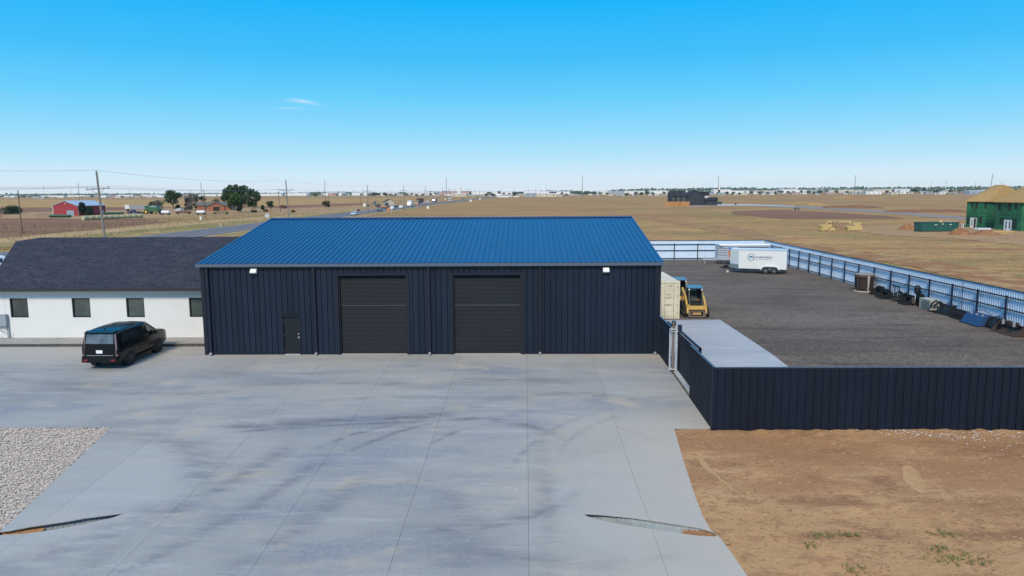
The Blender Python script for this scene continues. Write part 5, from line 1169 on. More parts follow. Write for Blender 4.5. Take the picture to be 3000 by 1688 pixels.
truck(1272, 593, 'blue truck with a white patch on its hood on the highway', paint('blue', (.03, .09, .34)), paint('blued', (.02, .04, .12)), 6, 3.2, 175, 'dump')
truck(1318, 591.5, 'pale box truck on the highway left of the white grain elevator', paint('pale2', (.5, .52, .5)), paint('pale3', (.50, .53, .53)), 6, 3.4, 185, 'box')
truck(1137, 608, 'dark blue boom truck parked in front of the pale shed', paint('blue3', (.05, .07, .14)), paint('dk', (.06, .06, .09)), 6, 2.6, 110, 'flat', 'parked_truck')
# paving machine and motor grader
g = G(1125, 612); t = thing('asphalt_paver', 'orange-brown road paving machine left of the orange diamond sign', 'road machine', g, R(70))
MB().box(-1.3, 1.3, -2.5, 1.5, .5, 1.7).build('body', mat('faded_orange', (.42, .22, .13), .6, var=.2, scale=2), t); MB().box(-1.4, 1.4, 1.5, 3.2, .35, 1.4).build('hopper', mat('hopper_dark', (.08, .05, .05), .8), t)
MB().box(-1.1, 1.1, -2.4, -.8, 3.0, 3.15).build('canopy', M_jamb, t)
for x, y in ((-1, -2.3), (1, -2.3), (-1, -.9), (1, -.9)): MB().bar((x, y, 1.7), (x, y, 3.0), .05).build('canopy_post', M_jamb, t)
for s_ in (-1, 1): MB().prism([(-2.2, .1), (1.2, .1), (1.4, .5), (1.0, .8), (-2.1, .8), (-2.4, .4)], s_*1.15-.2, s_*1.15+.2).build('track', M_rub, t)
def grader(px, py, label):
    g = G(px, py); t = thing('motor_grader', label, 'road machine', g, R(80)); m = mat('worn_grey_green', (.15, .165, .14), .7, var=.3, scale=2)
    MB().beam((0, -1.0, 1.6), (0, 4.6, 1.15), .35, .4).build('main_frame', m, t); MB().prism([(-3.6, .8), (-1.0, .8), (-1.0, 2.0), (-3.4, 1.8)], -.7, .7).build('engine_bay', m, t)
    MB().prism([(-1.0, 1.0), (.5, 1.0), (.4, 3.3), (-.9, 3.3)], -.75, .75).build('cab', mat('grader_cab', (.10, .13, .14), .4), t); MB().box(-.85, .85, -1.1, .6, 3.31, 3.42).build('cab_roof', m, t)
    MB().hexa([(-1.9, 1.6, .15), (1.9, 2.4, .15), (1.9, 2.5, .15), (-1.9, 1.7, .15), (-1.9, 1.5, .75), (1.9, 2.3, .75), (1.9, 2.4, .75), (-1.9, 1.6, .75)]).build('blade', M_gal, t)
    for y in (-2.9, -1.5, 4.4):
        for s_ in (-1, 1): wheel(t, s_*.95, y, .65, .65, .4, s_, M_rims, 5)
    return t
grader(1097, 606, 'old grey-green motor grader parked left of the paving machine'); 
# pale shed by the highway
def gable_house(name, label, cat, loc, rot, wx, wy, h, rh, wallm, roofm, ridge='x', ov=.3, group=None, wins=(), doors=(), wall2=None):
    """box house, ridge along local x or y; local origin at the front centre"""
    t = thing(name, label, cat, loc, rot, group); mb = MB()
    if ridge == 'x': mb.prism([(0, 0), (wy, 0), (wy, h), (wy/2, h+rh-.02), (0, h)], -wx/2, wx/2)
    else: mb.prism([(-wx/2, 0), (wx/2, 0), (wx/2, h), (0, h+rh-.02), (-wx/2, h)], 0, wy, 'y')
    mb.build('wall', wallm, t); r = MB(); th = .12; hh = rh/(wy/2 if ridge == 'x' else wx/2)*ov
    if ridge == 'x': r.prism([(-ov, h-hh), (wy/2, h+rh), (wy+ov, h-hh), (wy+ov, h-hh+th), (wy/2, h+rh+th), (-ov, h-hh+th)], -wx/2-ov, wx/2+ov)
    else: r.prism([(-wx/2-ov, h-hh), (0, h+rh), (wx/2+ov, h-hh), (wx/2+ov, h-hh+th), (0, h+rh+th), (-wx/2-ov, h-hh+th)], -ov, wy+ov, 'y')
    r.build('roof', roofm, t)
    for (x, z, w_, h_) in wins: MB().box(x-w_/2, x+w_/2, -.04, .0-.002, z, z+h_).build('window', M_glass, t)
    for (x, w_, h_) in doors: MB().box(x-w_/2, x+w_/2, -.05, -.002, 0, h_).build('door', wall2 or M_jamb, t)
    return t
M_tan = mat('tan_siding', (.50, .46, .37), .8); M_brr = mat('brown_roof', (.13, .085, .07), .85); 
g = G(1143, 604.5); gable_house('pale_shed', 'small pale shed with a brown gable roof beside the highway', 'shed', g, R(24), 5.6, 7.0, 2.9, 1.7, M_tan, M_brr, 'y')
# ------------------------------------------------------------------ signs and markers
M_post = mat('sign_post', (.30, .31, .31), .6, .3); M_sb = mat('sign_back', (.62, .66, .68), .4, .4); M_os = mat('sign_orange', (.85, .20, .03), .6); M_rs = mat('sign_red_orange', (.80, .10, .06), .6); M_ws = mat('sign_white', (.74, .74, .68), .6)
def diamond(loc, hz_, s, m, label, post=M_post, mark=False, name='diamond_sign'):
    t = thing(name, label, 'sign', loc); MB().add([(0, -.03, hz_-s), (s, -.03, hz_), (0, -.03, hz_+s), (-s, -.03, hz_), (0, .0, hz_-s), (s, 0, hz_), (0, 0, hz_+s), (-s, 0, hz_)], [(0, 1, 2, 3), (7, 6, 5, 4), (0, 4, 5, 1), (1, 5, 6, 2), (2, 6, 7, 3), (3, 7, 4, 0)]).build('panel', m, t)
    MB().box(-.04, .04, .001, .06, 0, hz_+s*.6).build('post', post, t)
    if mark: MB().add([(-.08*s, -.034, hz_-.4*s), (.1*s, -.034, hz_-.4*s), (.2*s, -.034, hz_), (.0, -.034, hz_+.1*s), (.2*s, -.034, hz_+.4*s), (-.1*s, -.034, hz_+.3*s), (-.1*s, -.034, hz_)], [tuple(range(7))]).build('symbol', M_jamb, t)
    return t
p = PY(782.5, 632, 172); diamond((p.x, 172, .1), p.z-.1, .64, M_sb, 'bare metal back of a diamond road sign above the left end of the blue roof')
g = G(1138, 622); diamond(g, (622-613.7)*g.y/F, .72, M_os, 'bright orange diamond roadworks sign with a black symbol on the near roadside', mark=True)
g = G(1223, 606.5); diamond(g, (606.5-600)*g.y/F, .62, M_rs, 'red-orange diamond sign on the roadside in front of the grey sport utility vehicle')
def board(px, py, pt, wpx, label, m=M_ws, two=True, round_=False):
    g = G(px, py); s = g.y/F; w_ = wpx*s; zt = (py-pt)*s; hh = min(w_*1.15, zt*.8)
    t = thing('roadside_sign', label, 'sign', g, 0, 'white signs along the highway')
    if round_: MB().lathe([(w_/2, -.04), (w_/2, 0)], (0, 0, zt-w_/2), 14, 'y').build('panel', m, t)
    else: MB().box(-w_/2, w_/2, -.05, 0, zt-hh, zt).build('panel', m, t)
    for x in ((-w_*.38, w_*.38) if two else (0,)): MB().box(x-.05, x+.05, .001, .08, 0, zt-.1).build('post', M_post, t)
board(1068, 613, 596.5, 7.6, 'white square sign on the far roadside left of the motor grader')
board(1253.5, 617, 604.3, 6.5, 'white upright sign on two legs in the grass below the flatbed pickup')
board(1304.8, 589, 581.5, 4.2, 'round white sign beside the highway at the tallest pole', two=False, round_=True)
board(1379, 594, 585, 5.5, 'white square sign on the near roadside right of the slim pale poles')
board(1406, 590, 580.5, 4, 'small white shield-shaped sign farthest along the near roadside', two=False)
def marker(px, py, pt, m, label, r=.09):
    g = G(px, py); tag(MB().bar((0, 0, 0), (0, 0, (py-pt)*g.y/F), r, r*.8, n=8).lathe([(r*1.8, 0), (r*1.6, .05)], n=8).build('road_marker_post', m, None, g), label, 'marker post', 'marker posts along the highway')
M_mw = mat('marker_white', (.72, .70, .62), .6); M_mo = mat('marker_orange', (.75, .26, .12), .6)
for px, py, pt, m, lb in ((646.5, 667, 653.5, M_mw, 'white marker post on the verge above the office roof, left of the orange one'), (687, 667.5, 660, M_mo, 'short orange marker post at the highway edge above the white office roof'), (610, 644, 638.5, M_mo, 'short orange stake beside the leaning farm pole'),
                          (966, 637.5, 632, M_mo, 'small orange marker just above the blue roof, left of the pale blue sedan'), (993, 627.5, 624, M_mo, 'tiny orange marker on the far road edge left of the pale blue sedan'), (1029.8, 619, 612.5, M_mw, 'white marker post behind the pale blue sedan'), (1043, 616.5, 610, M_mw, 'thin white marker post up the verge right of the sedan'),
                          (1064, 623.5, 615, M_mw, 'white marker post on the highway between the pale blue sedan and the teal vehicle'), (1078, 615, 610.5, M_mw, 'white marker post below the white square sign'), (1085, 616, 612, M_mw, 'low white marker left of the teal vehicle'), (1089, 614.5, 610, M_mw, 'white marker post just left of the teal vehicle'),
                          (1147.3, 622, 613, M_mw, 'white marker post right of the orange diamond sign'), (1102, 614, 610, M_mw, 'short white marker post directly above the teal vehicle')): marker(px, py, pt, m, lb)
tag(MB().box(-.3, .3, -.2, .2, 0, 1.1).build('utility_cabinet', M_ws, None, G(588.5, 644)), 'small white utility cabinet left of the leaning farm pole', 'utility cabinet')

# ------------------------------------------------------------------ utility poles and wires
M_wood = mat('weathered_wood_pole', (.22, .21, .20), .9, var=.25, scale=2, stretch=(1, 1, .2)); M_wood2 = mat('brown_wood_pole', (.14, .095, .07), .9, var=.25, scale=2, stretch=(1, 1, .2)); M_ins = mat('insulator', (.30, .34, .36), .3); M_wire = mat('wire', (.10, .10, .11), .5)
ARM = []
def xpole(px_t, py_t, px_b, Y, label, armpx, army, m=M_wood, slope=0):
    """pole with crossarm; leaning as seen"""
    s = Y/F; top = PY(px_t, py_t, Y); bx_ = PY(px_b, 700, Y).x if px_b else top.x
    t = thing('utility_pole', label, 'utility pole', (bx_, Y, 0), 0, 'wooden poles of the highway power line')
    tp = Vector((top.x-bx_, 0, top.z)); MB().bar((0, 0, -.2), tp, .19, .13, n=8).build('shaft', m, t)
    z = PY((armpx[0]+armpx[1])/2, army, Y).z; f = z/tp.z; c = Vector((tp.x*f, -.2, z)); hw = (armpx[1]-armpx[0])*s/2; dz_ = slope*hw
    MB().beam(c+Vector((-hw, 0, -dz_)), c+Vector((hw, 0, dz_)), .12, .14).build('crossarm', m, t)
    for s_ in (-1, 1): MB().beam(c+Vector((s_*hw*.55, -.02, s_*dz_*.5-.07)), c+Vector((0, .02, -.9)), .05, .05).build('brace', m, t)
    pts = []
    for k in (-.95, -.38, .95):
        q = c+Vector((k*hw, 0, dz_*k+.07)); MB().lathe([(.05, 0), (.08, .08), (.05, .2)], q, 8).build('insulator', M_ins, t); pts.append(Vector((bx_, Y, 0))+q+Vector((0, 0, .2)))
    MB().lathe([(.05, 0), (.07, .1), (.04, .22)], tp, 8).build('insulator', M_ins, t); pts.append(Vector((bx_, Y, 0))+tp+Vector((0, 0, .2)))
    ARM.append(pts); return t
q0 = [Vector((-61+dx, 20, z)) for dx, z in ((-1.6, 9.6), (-.6, 9.6), (1.6, 9.9), (0, 12))]; ARM.append(q0)
xpole(282.4, 503, 309, 107, 'weathered wooden utility pole leaning left, tallest and nearest, behind the white office', (252, 321), 553.5, slope=.07)
xpole(837, 529, 849, 190, 'wooden utility pole with a crossarm rising behind the left end of the blue roof', (819, 860), 557.5, slope=.02)
xpole(1076, 543.5, 1081, 285, 'wooden utility pole with a crossarm right of the white square sign', (1064, 1089.5), 560.3)
xpole(1182.6, 544.5, 1185.8, 380, 'wooden utility pole with a crossarm behind the white car and semi truck', (1173, 1192), 558.5)
xpole(1245.8, 547.5, 1247, 455, 'wooden utility pole with a crossarm behind the white pickups', (1238, 1255), 559.5)
xpole(1297, 550, 1297.5, 560, 'smaller wooden utility pole left of the tallest slim steel pole', (1291, 1303), 560.5)
xpole(1332, 552.5, 1332, 690, 'thin wooden utility pole just left of the white grain elevator', (1328, 1337), 561)
def wire(a, b, sag, label, r=.014, n=20):
    P = [a.lerp(b, k/n)-Vector((0, 0, 4*sag*(k/n)*(1-k/n))) for k in range(n+1)]; mb = MB(); o = P[0].copy()
    for p_, q_ in zip(P, P[1:]): mb.bar(p_-o, q_-o, r*.62*(1+p_.y/450), n=3, cap=False)
    return tag(mb.build('power_wire', M_wire, None, o), label, 'wire', 'wires of the highway power line')
nm = ['from the left photo edge to the leaning pole', 'from the leaning pole to the pole behind the blue roof', 'from the blue roof pole to the white square sign pole', 'from the white square sign pole to the semi truck pole', 'from the semi truck pole to the white pickups pole']
wn_ = ['left arm-end wire', 'inner left-arm wire', 'right arm-end wire', 'highest wire']
for i in range(5):
    for k in range(4):
        if i > 1 and k in (1,): continue
        wire(ARM[i][k], ARM[i+1][k], .45 if k < 3 else .9, f'{wn_[k]} running {nm[i]}', r=.020 if i < 2 else .012)
def plainpole(px_t, py_t, px_b, py_b, label, m=M_wood2, r=.14, Y=None, name='farm_pole', grp='plain wooden poles around the farm'):
    g = G(px_b, py_b) if Y is None else Vector((PY(px_b, 600, Y).x, Y, 0)); tp = PY(px_t, py_t, g.y)-g; g.z = 0
    return tag(MB().bar((0, 0, -.2), tp, r, r*.7, n=8).build(name, m, None, g), label, 'pole', grp)
plainpole(52, 557.5, 66, 687, 'brown wooden pole leaning left at the far left, in front of the ploughed field')
plainpole(596.5, 557.5, 603.7, 642, 'brown wooden pole leaning left in front of the brick farmhouse')
plainpole(814.5, 560.5, 822.5, 622, 'thin dark wooden pole just left of the crossarm pole behind the blue roof')
plainpole(678.5, 582, 680.8, 618, 'short pale pole in front of the big green tree', M_post, .1)
plainpole(961.5, 567, 963, 609, 'thin pole rising from the round olive shrub')
plainpole(1056, 576, 1057, 603, 'thin wooden pole in the field left of the crossarm pole by the white square sign')
plainpole(1174, 563, 1175.5, 591, 'thin wooden pole in the field behind the pale shed')
plainpole(447, 583.5, 447.5, 612, 'short thin pole by the green combine', M_post, .1)
plainpole(529, 600, 529.5, 622, 'short pale pole right of the small white parked car', M_post, .08)
M_steel = mat('weathered_steel_pole', (.17, .17, .18), .7, .2)
def tall(px, pt, Y, label, r=.45, armn=0, lean=0):
    p = PY(px, pt, Y); t = thing('transmission_pole', label, 'transmission pole', (p.x-lean, Y, 0), 0, 'tall steel poles of the cross-country power line')
    MB().bar((0, 0, -.5), (lean, 0, p.z), r, r*.45, n=8).build('shaft', M_steel, t)
    for k in range(3): MB().beam((lean, 0, p.z*(.93-.07*k)), (lean+(1.6 if k % 2 else -1.6), 0, p.z*(.95-.07*k)), .22, .22).build('arm', M_steel, t)
for px, pt, lb in ((228.5, 536, 'above the red barn'), (588, 533, 'rising behind the bare grey trees'), (951, 527, 'rising above the round olive shrub'), (1307.6, 519, 'left of the white grain elevator'), (1706.5, 516, 'above the right third of the blue roof'), (2105.5, 514.5, 'just right of the black house'), (2506.5, 513, 'above the stacks of yellow lumber, left of the green houses')):
    tall(px, pt, 960, 'tall slim steel pole '+lb)
tall(2909, 508.5, 760, 'tall slim steel pole behind the roof of the first green house', .4, lean=2)
fars = [(127, 545), (207, 547), (158, 566), (1259.6, 554), (1378, 553.5), (1392, 555), (1405, 555), (1417, 555.5), (1429, 557), (1148, 555), (1036, 556), (928, 557), (898, 560), (1505, 549), (1547, 549), (1569, 551), (1584, 553), (1600, 548), (1675, 554), (1913, 553), (2030, 560), (2395, 548), (2421, 549), (2514, 548), (2558, 550), (2635, 543.5), (2728, 534.5), (2773, 532.5), (2858, 535), (2936, 534), (1436, 556), (1466, 553), (1795, 553), (1285, 556), (300, 562), (379, 557), (452, 558), (270, 563), (173, 566), (1353, 551), (1366, 550.5), (1371, 551), (1318, 551.5), (1440, 556)]

# ------------------------------------------------------------------ trees
def leafmat(name, c, v=.5): return mat(name, c, .75, var=v, scale=.35, spec=.2)
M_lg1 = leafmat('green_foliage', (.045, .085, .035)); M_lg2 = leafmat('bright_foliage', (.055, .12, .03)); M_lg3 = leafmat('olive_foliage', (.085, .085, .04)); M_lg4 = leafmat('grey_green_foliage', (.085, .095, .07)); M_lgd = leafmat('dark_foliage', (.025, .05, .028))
M_bark = mat('bark', (.10, .08, .065), .95, var=.3, scale=2); M_twig = mat('bare_twigs', (.20, .165, .15), .9, var=.3, scale=1)
def leafcloud(blobs, n_, size, m, name, parent, seed=0, flat=1.0):
    r_ = np.random.default_rng(seed); vol = np.array([b[3]**2 for b in blobs]); idx = r_.choice(len(blobs), n_, p=vol/vol.sum())
    Bc = np.array([b[:3] for b in blobs])[idx]; Br = np.array([b[3] for b in blobs])[idx]
    d = r_.normal(size=(n_, 3)); d /= np.linalg.norm(d, axis=1)[:, None]; rad = Br*(r_.random(n_)**.45)
    P = Bc+d*rad[:, None]*np.array([1, 1, .8*flat]); P[:, 2] = np.maximum(P[:, 2], .15)
    u = r_.normal(size=(n_, 3)); u /= np.linalg.norm(u, axis=1)[:, None]; v = np.cross(u, r_.normal(size=(n_, 3))); v /= np.linalg.norm(v, axis=1)[:, None]
    s = size*r_.uniform(.6, 1.4, n_)[:, None]
    V = np.stack([P-u*s, P+v*s*.6, P+u*s, P-v*s*.6], 1).reshape(-1, 3)
    me = bpy.data.meshes.new(name); me.from_pydata(V.tolist(), [], np.arange(n_*4).reshape(-1, 4).tolist()); me.materials.append(m)
    return put(name, me, parent)
def tree(name, label, cat, loc, h, wd, m, n_=1500, leaf=.35, base=.3, seed=0, group=None, blobs=None, limbs=6, bare=False, trunk=.03):
    rd = random.Random(seed); t = thing(name, label, cat, loc, 0, group)
    if blobs is None:
        blobs = []
        for k in range(9):
            a = rd.uniform(0, 6.28); rr = rd.uniform(.1, .33)*wd; z = h*rd.uniform(base+.12, .88); r_ = wd*rd.uniform(.14, .24)*(1.15-.5*abs(z/h-.6))
            blobs.append((math.cos(a)*rr, math.sin(a)*rr*.8, min(z, h-r_*.75), r_))
        blobs.append((0, 0, h*.66, wd*.26)); blobs.append((0, 0, h-wd*.17, wd*.2))
    mb = MB(); mb.bar((0, 0, -.1), (rd.uniform(-.02, .02)*h, 0, h*(base+.15)), h*trunk, h*trunk*.6, n=7); top = Vector((0, 0, h*base*.8))
    for b in blobs[:limbs+3]: 
        p = Vector(b[:3]); mid = top.lerp(p, .5)+Vector((0, 0, -.03*h)); mb.bar(top, mid, h*trunk*.5, h*trunk*.33, n=5); mb.bar(mid, p, h*trunk*.33, h*trunk*.12, n=4)
    mb.build('trunk', M_bark if not bare else M_twig, t)
    if bare:
        mb = MB()
        for k in range(n_):
            b = rd.choice(blobs); c = Vector(b[:3]); d = Vector((rd.gauss(0, 1), rd.gauss(0, 1), rd.gauss(.5, 1))).normalized(); mb.bar(c, c+d*b[3]*rd.uniform(.6, 1.3), .05, .015, n=3, cap=False)
        mb.build('branches', M_twig, t)
    else: leafcloud(blobs, n_, leaf, m, 'crown', t, seed)
    return t
def ptree(name, label, cat, x0, x1, ptop, pbase, m, **k):
    g = G((x0+x1)/2, pbase); s = g.y/F; return tree(name, label, cat, g, (pbase-ptop)*s, (x1-x0)*s, m, **k)
# the big farm trees
g = G(704, 622); s = g.y/F
def B(px, py, r, y=0): return ((px-704)*s, y, (622-py)*s, r*s)
tree('big_cottonwood', 'largest tree in the photo, broad dark green crown right of the brick farmhouse', 'tree', g, 82*s, 128*s, M_lg1, leaf=.42, trunk=.02, base=.2, limbs=10, seed=3, blobs=[B(700, 575, 22), B(672, 572, 19), B(668, 560, 13), B(688, 556, 16), B(712, 558, 17), B(735, 565, 17), B(752, 570, 13), B(757, 580, 11), B(728, 585, 19, -3), B(705, 592, 16, -4), B(745, 592, 12), B(660, 580, 12), B(680, 590, 14), B(720, 550, 9), B(676, 548, 8), B(735, 600, 9), B(695, 546, 7)], n_=5200)
leafcloud([B(705, 575, 14, -7), B(718, 583, 13, -7), B(700, 586, 10, -7)], 1100, .40, M_lg2, 'sunlit_crown', bpy.data.objects['big_cottonwood'], 5)  # brighter leaf colour paints sunlight onto the front of the crown
ptree('farm_tree', 'tall green tree with an open crown behind the small white parked car', 'tree', 482, 535, 556, 618, M_lg1, n_=2400, leaf=.36, seed=11, base=.32)
g = G(560, 617); s = g.y/F
tree('bare_tree', 'grey half-bare tree between the tall green tree and the brick farmhouse', 'tree', g, 54*s, 52*s, M_lg4, n_=420, seed=5, base=.2, bare=True)
for (x0, x1, a, b, m_, lb, sd, n_) in ((536, 566, 578, 617, M_lg4, 'grey-green tree at the left side of the half-bare tree', 21, 900), (560, 588, 572, 616, M_lg4, 'grey-green tree at the right side of the half-bare tree', 22, 900), (513, 531, 599, 617, M_lgd, 'small round dark tree below the tall green tree', 23, 600), (583, 608, 574, 607, M_lgd, 'dark conical tree left of the farmhouse gable', 24, 700),
                                   (444, 488, 586, 612, M_lg4, 'low grey-green thicket behind the green combine', 25, 700), (432, 458, 590, 610, M_lgd, 'dark bush just above the grain trailer end', 26, 500), (575, 600, 600, 617, M_lgd, 'low dark bush at the left corner of the brick farmhouse', 27, 500), (618, 650, 580, 603, M_lg4, 'faded green tree behind the farmhouse roof', 28, 600),
                                   (664, 690, 586, 617, M_lg4, 'grey-green tree at the left foot of the big cottonwood', 29, 900), (690, 716, 592, 621, M_lgd, 'dark bushy tree under the big cottonwood', 30, 900), (640, 672, 566, 600, M_lg3, 'small olive tree touching the left of the big cottonwood', 31, 600), (738, 758, 580, 613, M_lg2, 'slim green tree under the right edge of the big cottonwood', 32, 500), (765, 777.5, 601, 620, M_lg2, 'smaller of the two little green trees right of the big cottonwood', 33, 420), (780, 808, 589, 619, M_lg1, 'larger of the two little green trees right of the big cottonwood', 34, 900),
                                   (2, 66, 604, 628, M_lgd, 'wide dark green bush at the far left, left of the leaning brown pole', 36, 1800), (938, 971, 588, 609.5, M_lg3, 'round olive-brown shrub standing alone in the field above the blue roof', 37, 1300), (836, 842, 575, 582, M_lg3, 'tiny shrub on the field edge beside the crossarm pole', 38, 120), (223, 262, 593, 632, M_lgd, 'dark green tree in front of the long side of the red barn', 39, 2000), (250, 277, 604, 633, M_lgd, 'low dark green bush right of the barn tree', 40, 900)):
    ptree('farm_tree' if b-a > 17 else 'farm_bush', lb, 'tree' if b-a > 17 else 'bush', x0, x1, a, b, m_, n_=n_, leaf=.32, seed=sd, base=.08 if m_ is not M_lg1 else .3)
M_redl = leafmat('red_foliage', (.30, .08, .07)); M_brl = leafmat('brown_brush', (.16, .10, .06))
ptree('red_bush', 'small red-leaved bush in front of the brick farmhouse', 'bush', 621, 638, 600, 617, M_redl, n_=400, leaf=.25, seed=41, base=.1)
ptree('brown_bush', 'brown dead bush under the two little green trees', 'bush', 774, 788, 614, 621.5, M_brl, n_=350, leaf=.3, seed=42, base=.0)
ptree('brown_bush', 'row of low brown brush behind the thin dark pole', 'bush', 816, 845, 603, 611, M_brl, n_=500, leaf=.35, seed=43, base=.0)
for px, w_, m_, lb in ((860, 18, M_brl, 'brown scrub on the verge right of the two little trees'), (742, 34, M_lgd, 'dark scrub under the big cottonwood trunk'), (1050, 8, M_brl, 'tiny brown scrub in the field above the pale blue sedan')): ptree('scrub', lb, 'bush', px-w_/2, px+w_/2, 613 if px > 900 else 615, 618.5 if px > 900 else 623, m_, n_=260, leaf=.25, seed=int(px), base=0)
# ------------------------------------------------------------------ red barn and farmyard
M_red = mat('barn_red', (.30, .035, .045), .75, var=.12, scale=.8); M_broof = mat('barn_roof', (.48, .56, .66), .45, .3, var=.08, scale=.4); M_door = mat('barn_door_blue', (.24, .34, .40), .6); M_wtrim = mat('white_trim', (.66, .66, .64), .6)
a = G(160, 627); b = G(225, 635); c = G(323, 626); ax = (b-a).normalized(); ang_b = math.atan2(ax.y, ax.x)
wv = (b-a).length; dep = 24
t = thing('red_barn', 'red metal barn with a pale grey gable roof, at the left beyond the ploughed field', 'barn', (a+b)/2, 0)
fx = Vector((.985, -.17, 0)).normalized(); wv = 11.8; dep = 15.5; t.rotation_euler.z = math.atan2(fx.y, fx.x); mid = G(193, 632.5); t.location = mid; sB = mid.y/F
hB = 4.0; rB = 1.95
MB().prism([(-wv/2, 0), (wv/2, 0), (wv/2, hB), (0, hB+rB), (-wv/2, hB)], 0, dep, 'y').build('wall', M_red, t)
MB().prism([(-wv/2-.3, hB-.08), (0, hB+rB+.02), (wv/2+.3, hB-.08), (wv/2+.3, hB+.1), (0, hB+rB+.22), (-wv/2-.3, hB+.1)], -.3, dep+.3, 'y').build('roof', M_broof, t)
MB().box(.6, 3.9, -.06, -.005, 0, 2.2).build('door', M_door, t); MB().box(-wv/2-.05, -wv/2+.2, -.08, -.006, 0, hB).build('corner_trim', M_wtrim, t)
for y in (7.2, 13.6): MB().box(wv/2+.002, wv/2+.06, y-.5, y+.5, 0, 2.1).build('side_door', M_wtrim, t)
MB().box(wv/2+.002, wv/2+.05, .1, .3, 0, hB-.1).build('corner_trim', M_wtrim, t)
MB().lathe([(.22, -.06), (.22, -.005)], (0, 0, hB+1.0), 10, 'y').build('gable_lamp', M_wtrim, t)
# brick farmhouse
M_brick = layered('brick_wall', [((.28, .12, .09), 1, (1, 1, 1), 0, 1), ((.36, .18, .13), 2, (1, 1, 3), .45, .6)], bump=.2); M_groof = mat('grey_shingle_roof', (.13, .125, .11), .9, var=.2, scale=1)
g = G(627, 617); gable_house('brick_farmhouse', 'low brick farmhouse with a grey gable roof among the farm trees', 'farmhouse', g, R(8), 17, 9, 2.7, 1.6, M_brick, M_groof, 'x', .5, wins=[(-4, 1, 1.4, 1.1), (4.8, 1, 1.4, 1.1)], doors=[(1.5, 1.0, 2.1)], wall2=M_wtrim)
g = G(640, 618); gable_house('farmhouse_porch', 'pale-edged gabled porch at the front of the brick farmhouse', 'porch', (g.x, g.y-2.3, 0), R(8), 7.6, 2.2, 2.6, 1.7, M_brick, M_groof, 'y', .5, doors=[(0, 3.0, 2.1)])
# bales
M_bale = mat('hay_bale', (.42, .41, .25), .9, var=.2, scale=3, bump=.5, bscale=12); M_baleend = mat('bale_end', (.24, .18, .11), .95, var=.4, scale=6)
bl = ['leftmost round hay bale of the row behind the leaning utility pole', 'second round hay bale from the left', 'third round hay bale from the left', 'fourth round hay bale, just left of the leaning utility pole', 'fifth round hay bale, half behind the leaning utility pole', 'round hay bale just right of the leaning utility pole', 'seventh round hay bale, in the middle of the right half of the row', 'third round hay bale from the right end', 'second round hay bale from the right end', 'rightmost round hay bale of the row']
e0, e1 = G(250, 645.5), G(410, 638.5)
for k in range(10):
    p = e0.lerp(e1, k/9); t = thing('hay_bale', bl[k], 'hay bale', (p.x, p.y, .75), 0, 'row of round hay bales in the farmyard')
    d = (e1-e0).normalized(); t.rotation_euler.z = math.atan2(d.y, d.x)+random.uniform(-.06, .06)
    MB().lathe([(.72, -.9), (.78, -.8), (.78, .8), (.72, .9)], n=18, axis='x').build('wrap', M_bale, t); MB().lathe([(.68, .901), (.3, .93)], n=18, axis='x').build('end_face', M_baleend, t)
# tanks, combine, implements
def tank(px, py, label):
    t = thing('tank_trailer', label, 'tank trailer', G(px, py), R(5), 'white tank trailers in the farmyard')
    MB().lathe([(.25, -1.7), (.6, -1.55), (.66, -1.3), (.66, 1.3), (.6, 1.55), (.25, 1.7)], (0, 0, 1.15), 16, 'x').build('tank', mat('tank_white', (.72, .76, .78), .3), t)
    MB().box(-2.0, 2.0, -.5, .5, .4, .52).build('frame', M_jamb, t)
    for x in (-1.3, 1.3):
        for y in (-.7, .7): o = wheel(t, x, y, .36, .36, .22, 1); o.rotation_euler.z = math.pi/2
tank(485, 630, 'white tank trailer right of the green combine with the yellow wheel'); tank(588.5, 629.5, 'white tank trailer in front of the brick farmhouse, by the leaning pole')
M_jd = mat('farm_green', (.045, .13, .06), .5, var=.2, scale=1); M_jy = mat('wheel_yellow', (.62, .50, .05), .5)
g = G(447, 627); t = thing('combine_harvester', 'green combine harvester with a yellow wheel and pale top in the farmyard', 'combine', g, R(80))
MB().prism([(-3.6, 1.0), (2.6, 1.0), (2.8, 2.2), (1.9, 3.0), (-3.2, 2.9), (-3.8, 2.0)], -1.4, 1.4).build('body', M_jd, t); MB().box(-1.3, 1.3, -3.0, .2, 2.95, 3.5).build('grain_tank', mat('pale_green', (.22, .33, .30), .6), t)
MB().prism([(1.4, 1.5), (3.0, 1.6), (2.9, 3.4), (1.5, 3.4)], -1.0, 1.0).build('cab', mat('cab_glass2', (.06, .11, .11), .1), t); MB().box(-1.1, 1.1, 1.3, 3.1, 3.41, 3.55).build('cab_roof', M_jd, t)
MB().box(-2.4, 2.4, 3.6, 4.6, .2, .8).build('header', M_jd, t)
for y, r_ in ((1.8, .95), (-2.6, .6)):
    for s_ in (-1, 1):
        o = wheel(t, s_*1.6, y, r_, r_, .55, s_, M_jy, 5); 
        for c_ in o.children: c_.data.materials[0] = M_jy
def implement(px, py, label, L_, rot, m=M_jd):
    t = thing('farm_implement', label, 'farm implement', G(px, py), R(rot), 'green implements in the farmyard'); MB().prism([(-.6, .3), (.5, .2), (.7, .8), (.1, 1.25), (-.6, 1.0)], -L_/2, L_/2).build('housing', m, t)
    for k in range(int(L_)): MB().prism([(.5, .15), (1.1, .3), (.5, .6)], -L_/2+.2+k, -L_/2+.5+k).build('row_point', m, t)
    MB().box(-L_/2, L_/2, -.8, -.55, .5, .8).build('rear_bar', M_jamb, t)
implement(335, 630, 'long green implement right of the red barn', 7.5, 8); implement(177, 639, 'long dark green implement in front of the red barn', 8.0, -4)
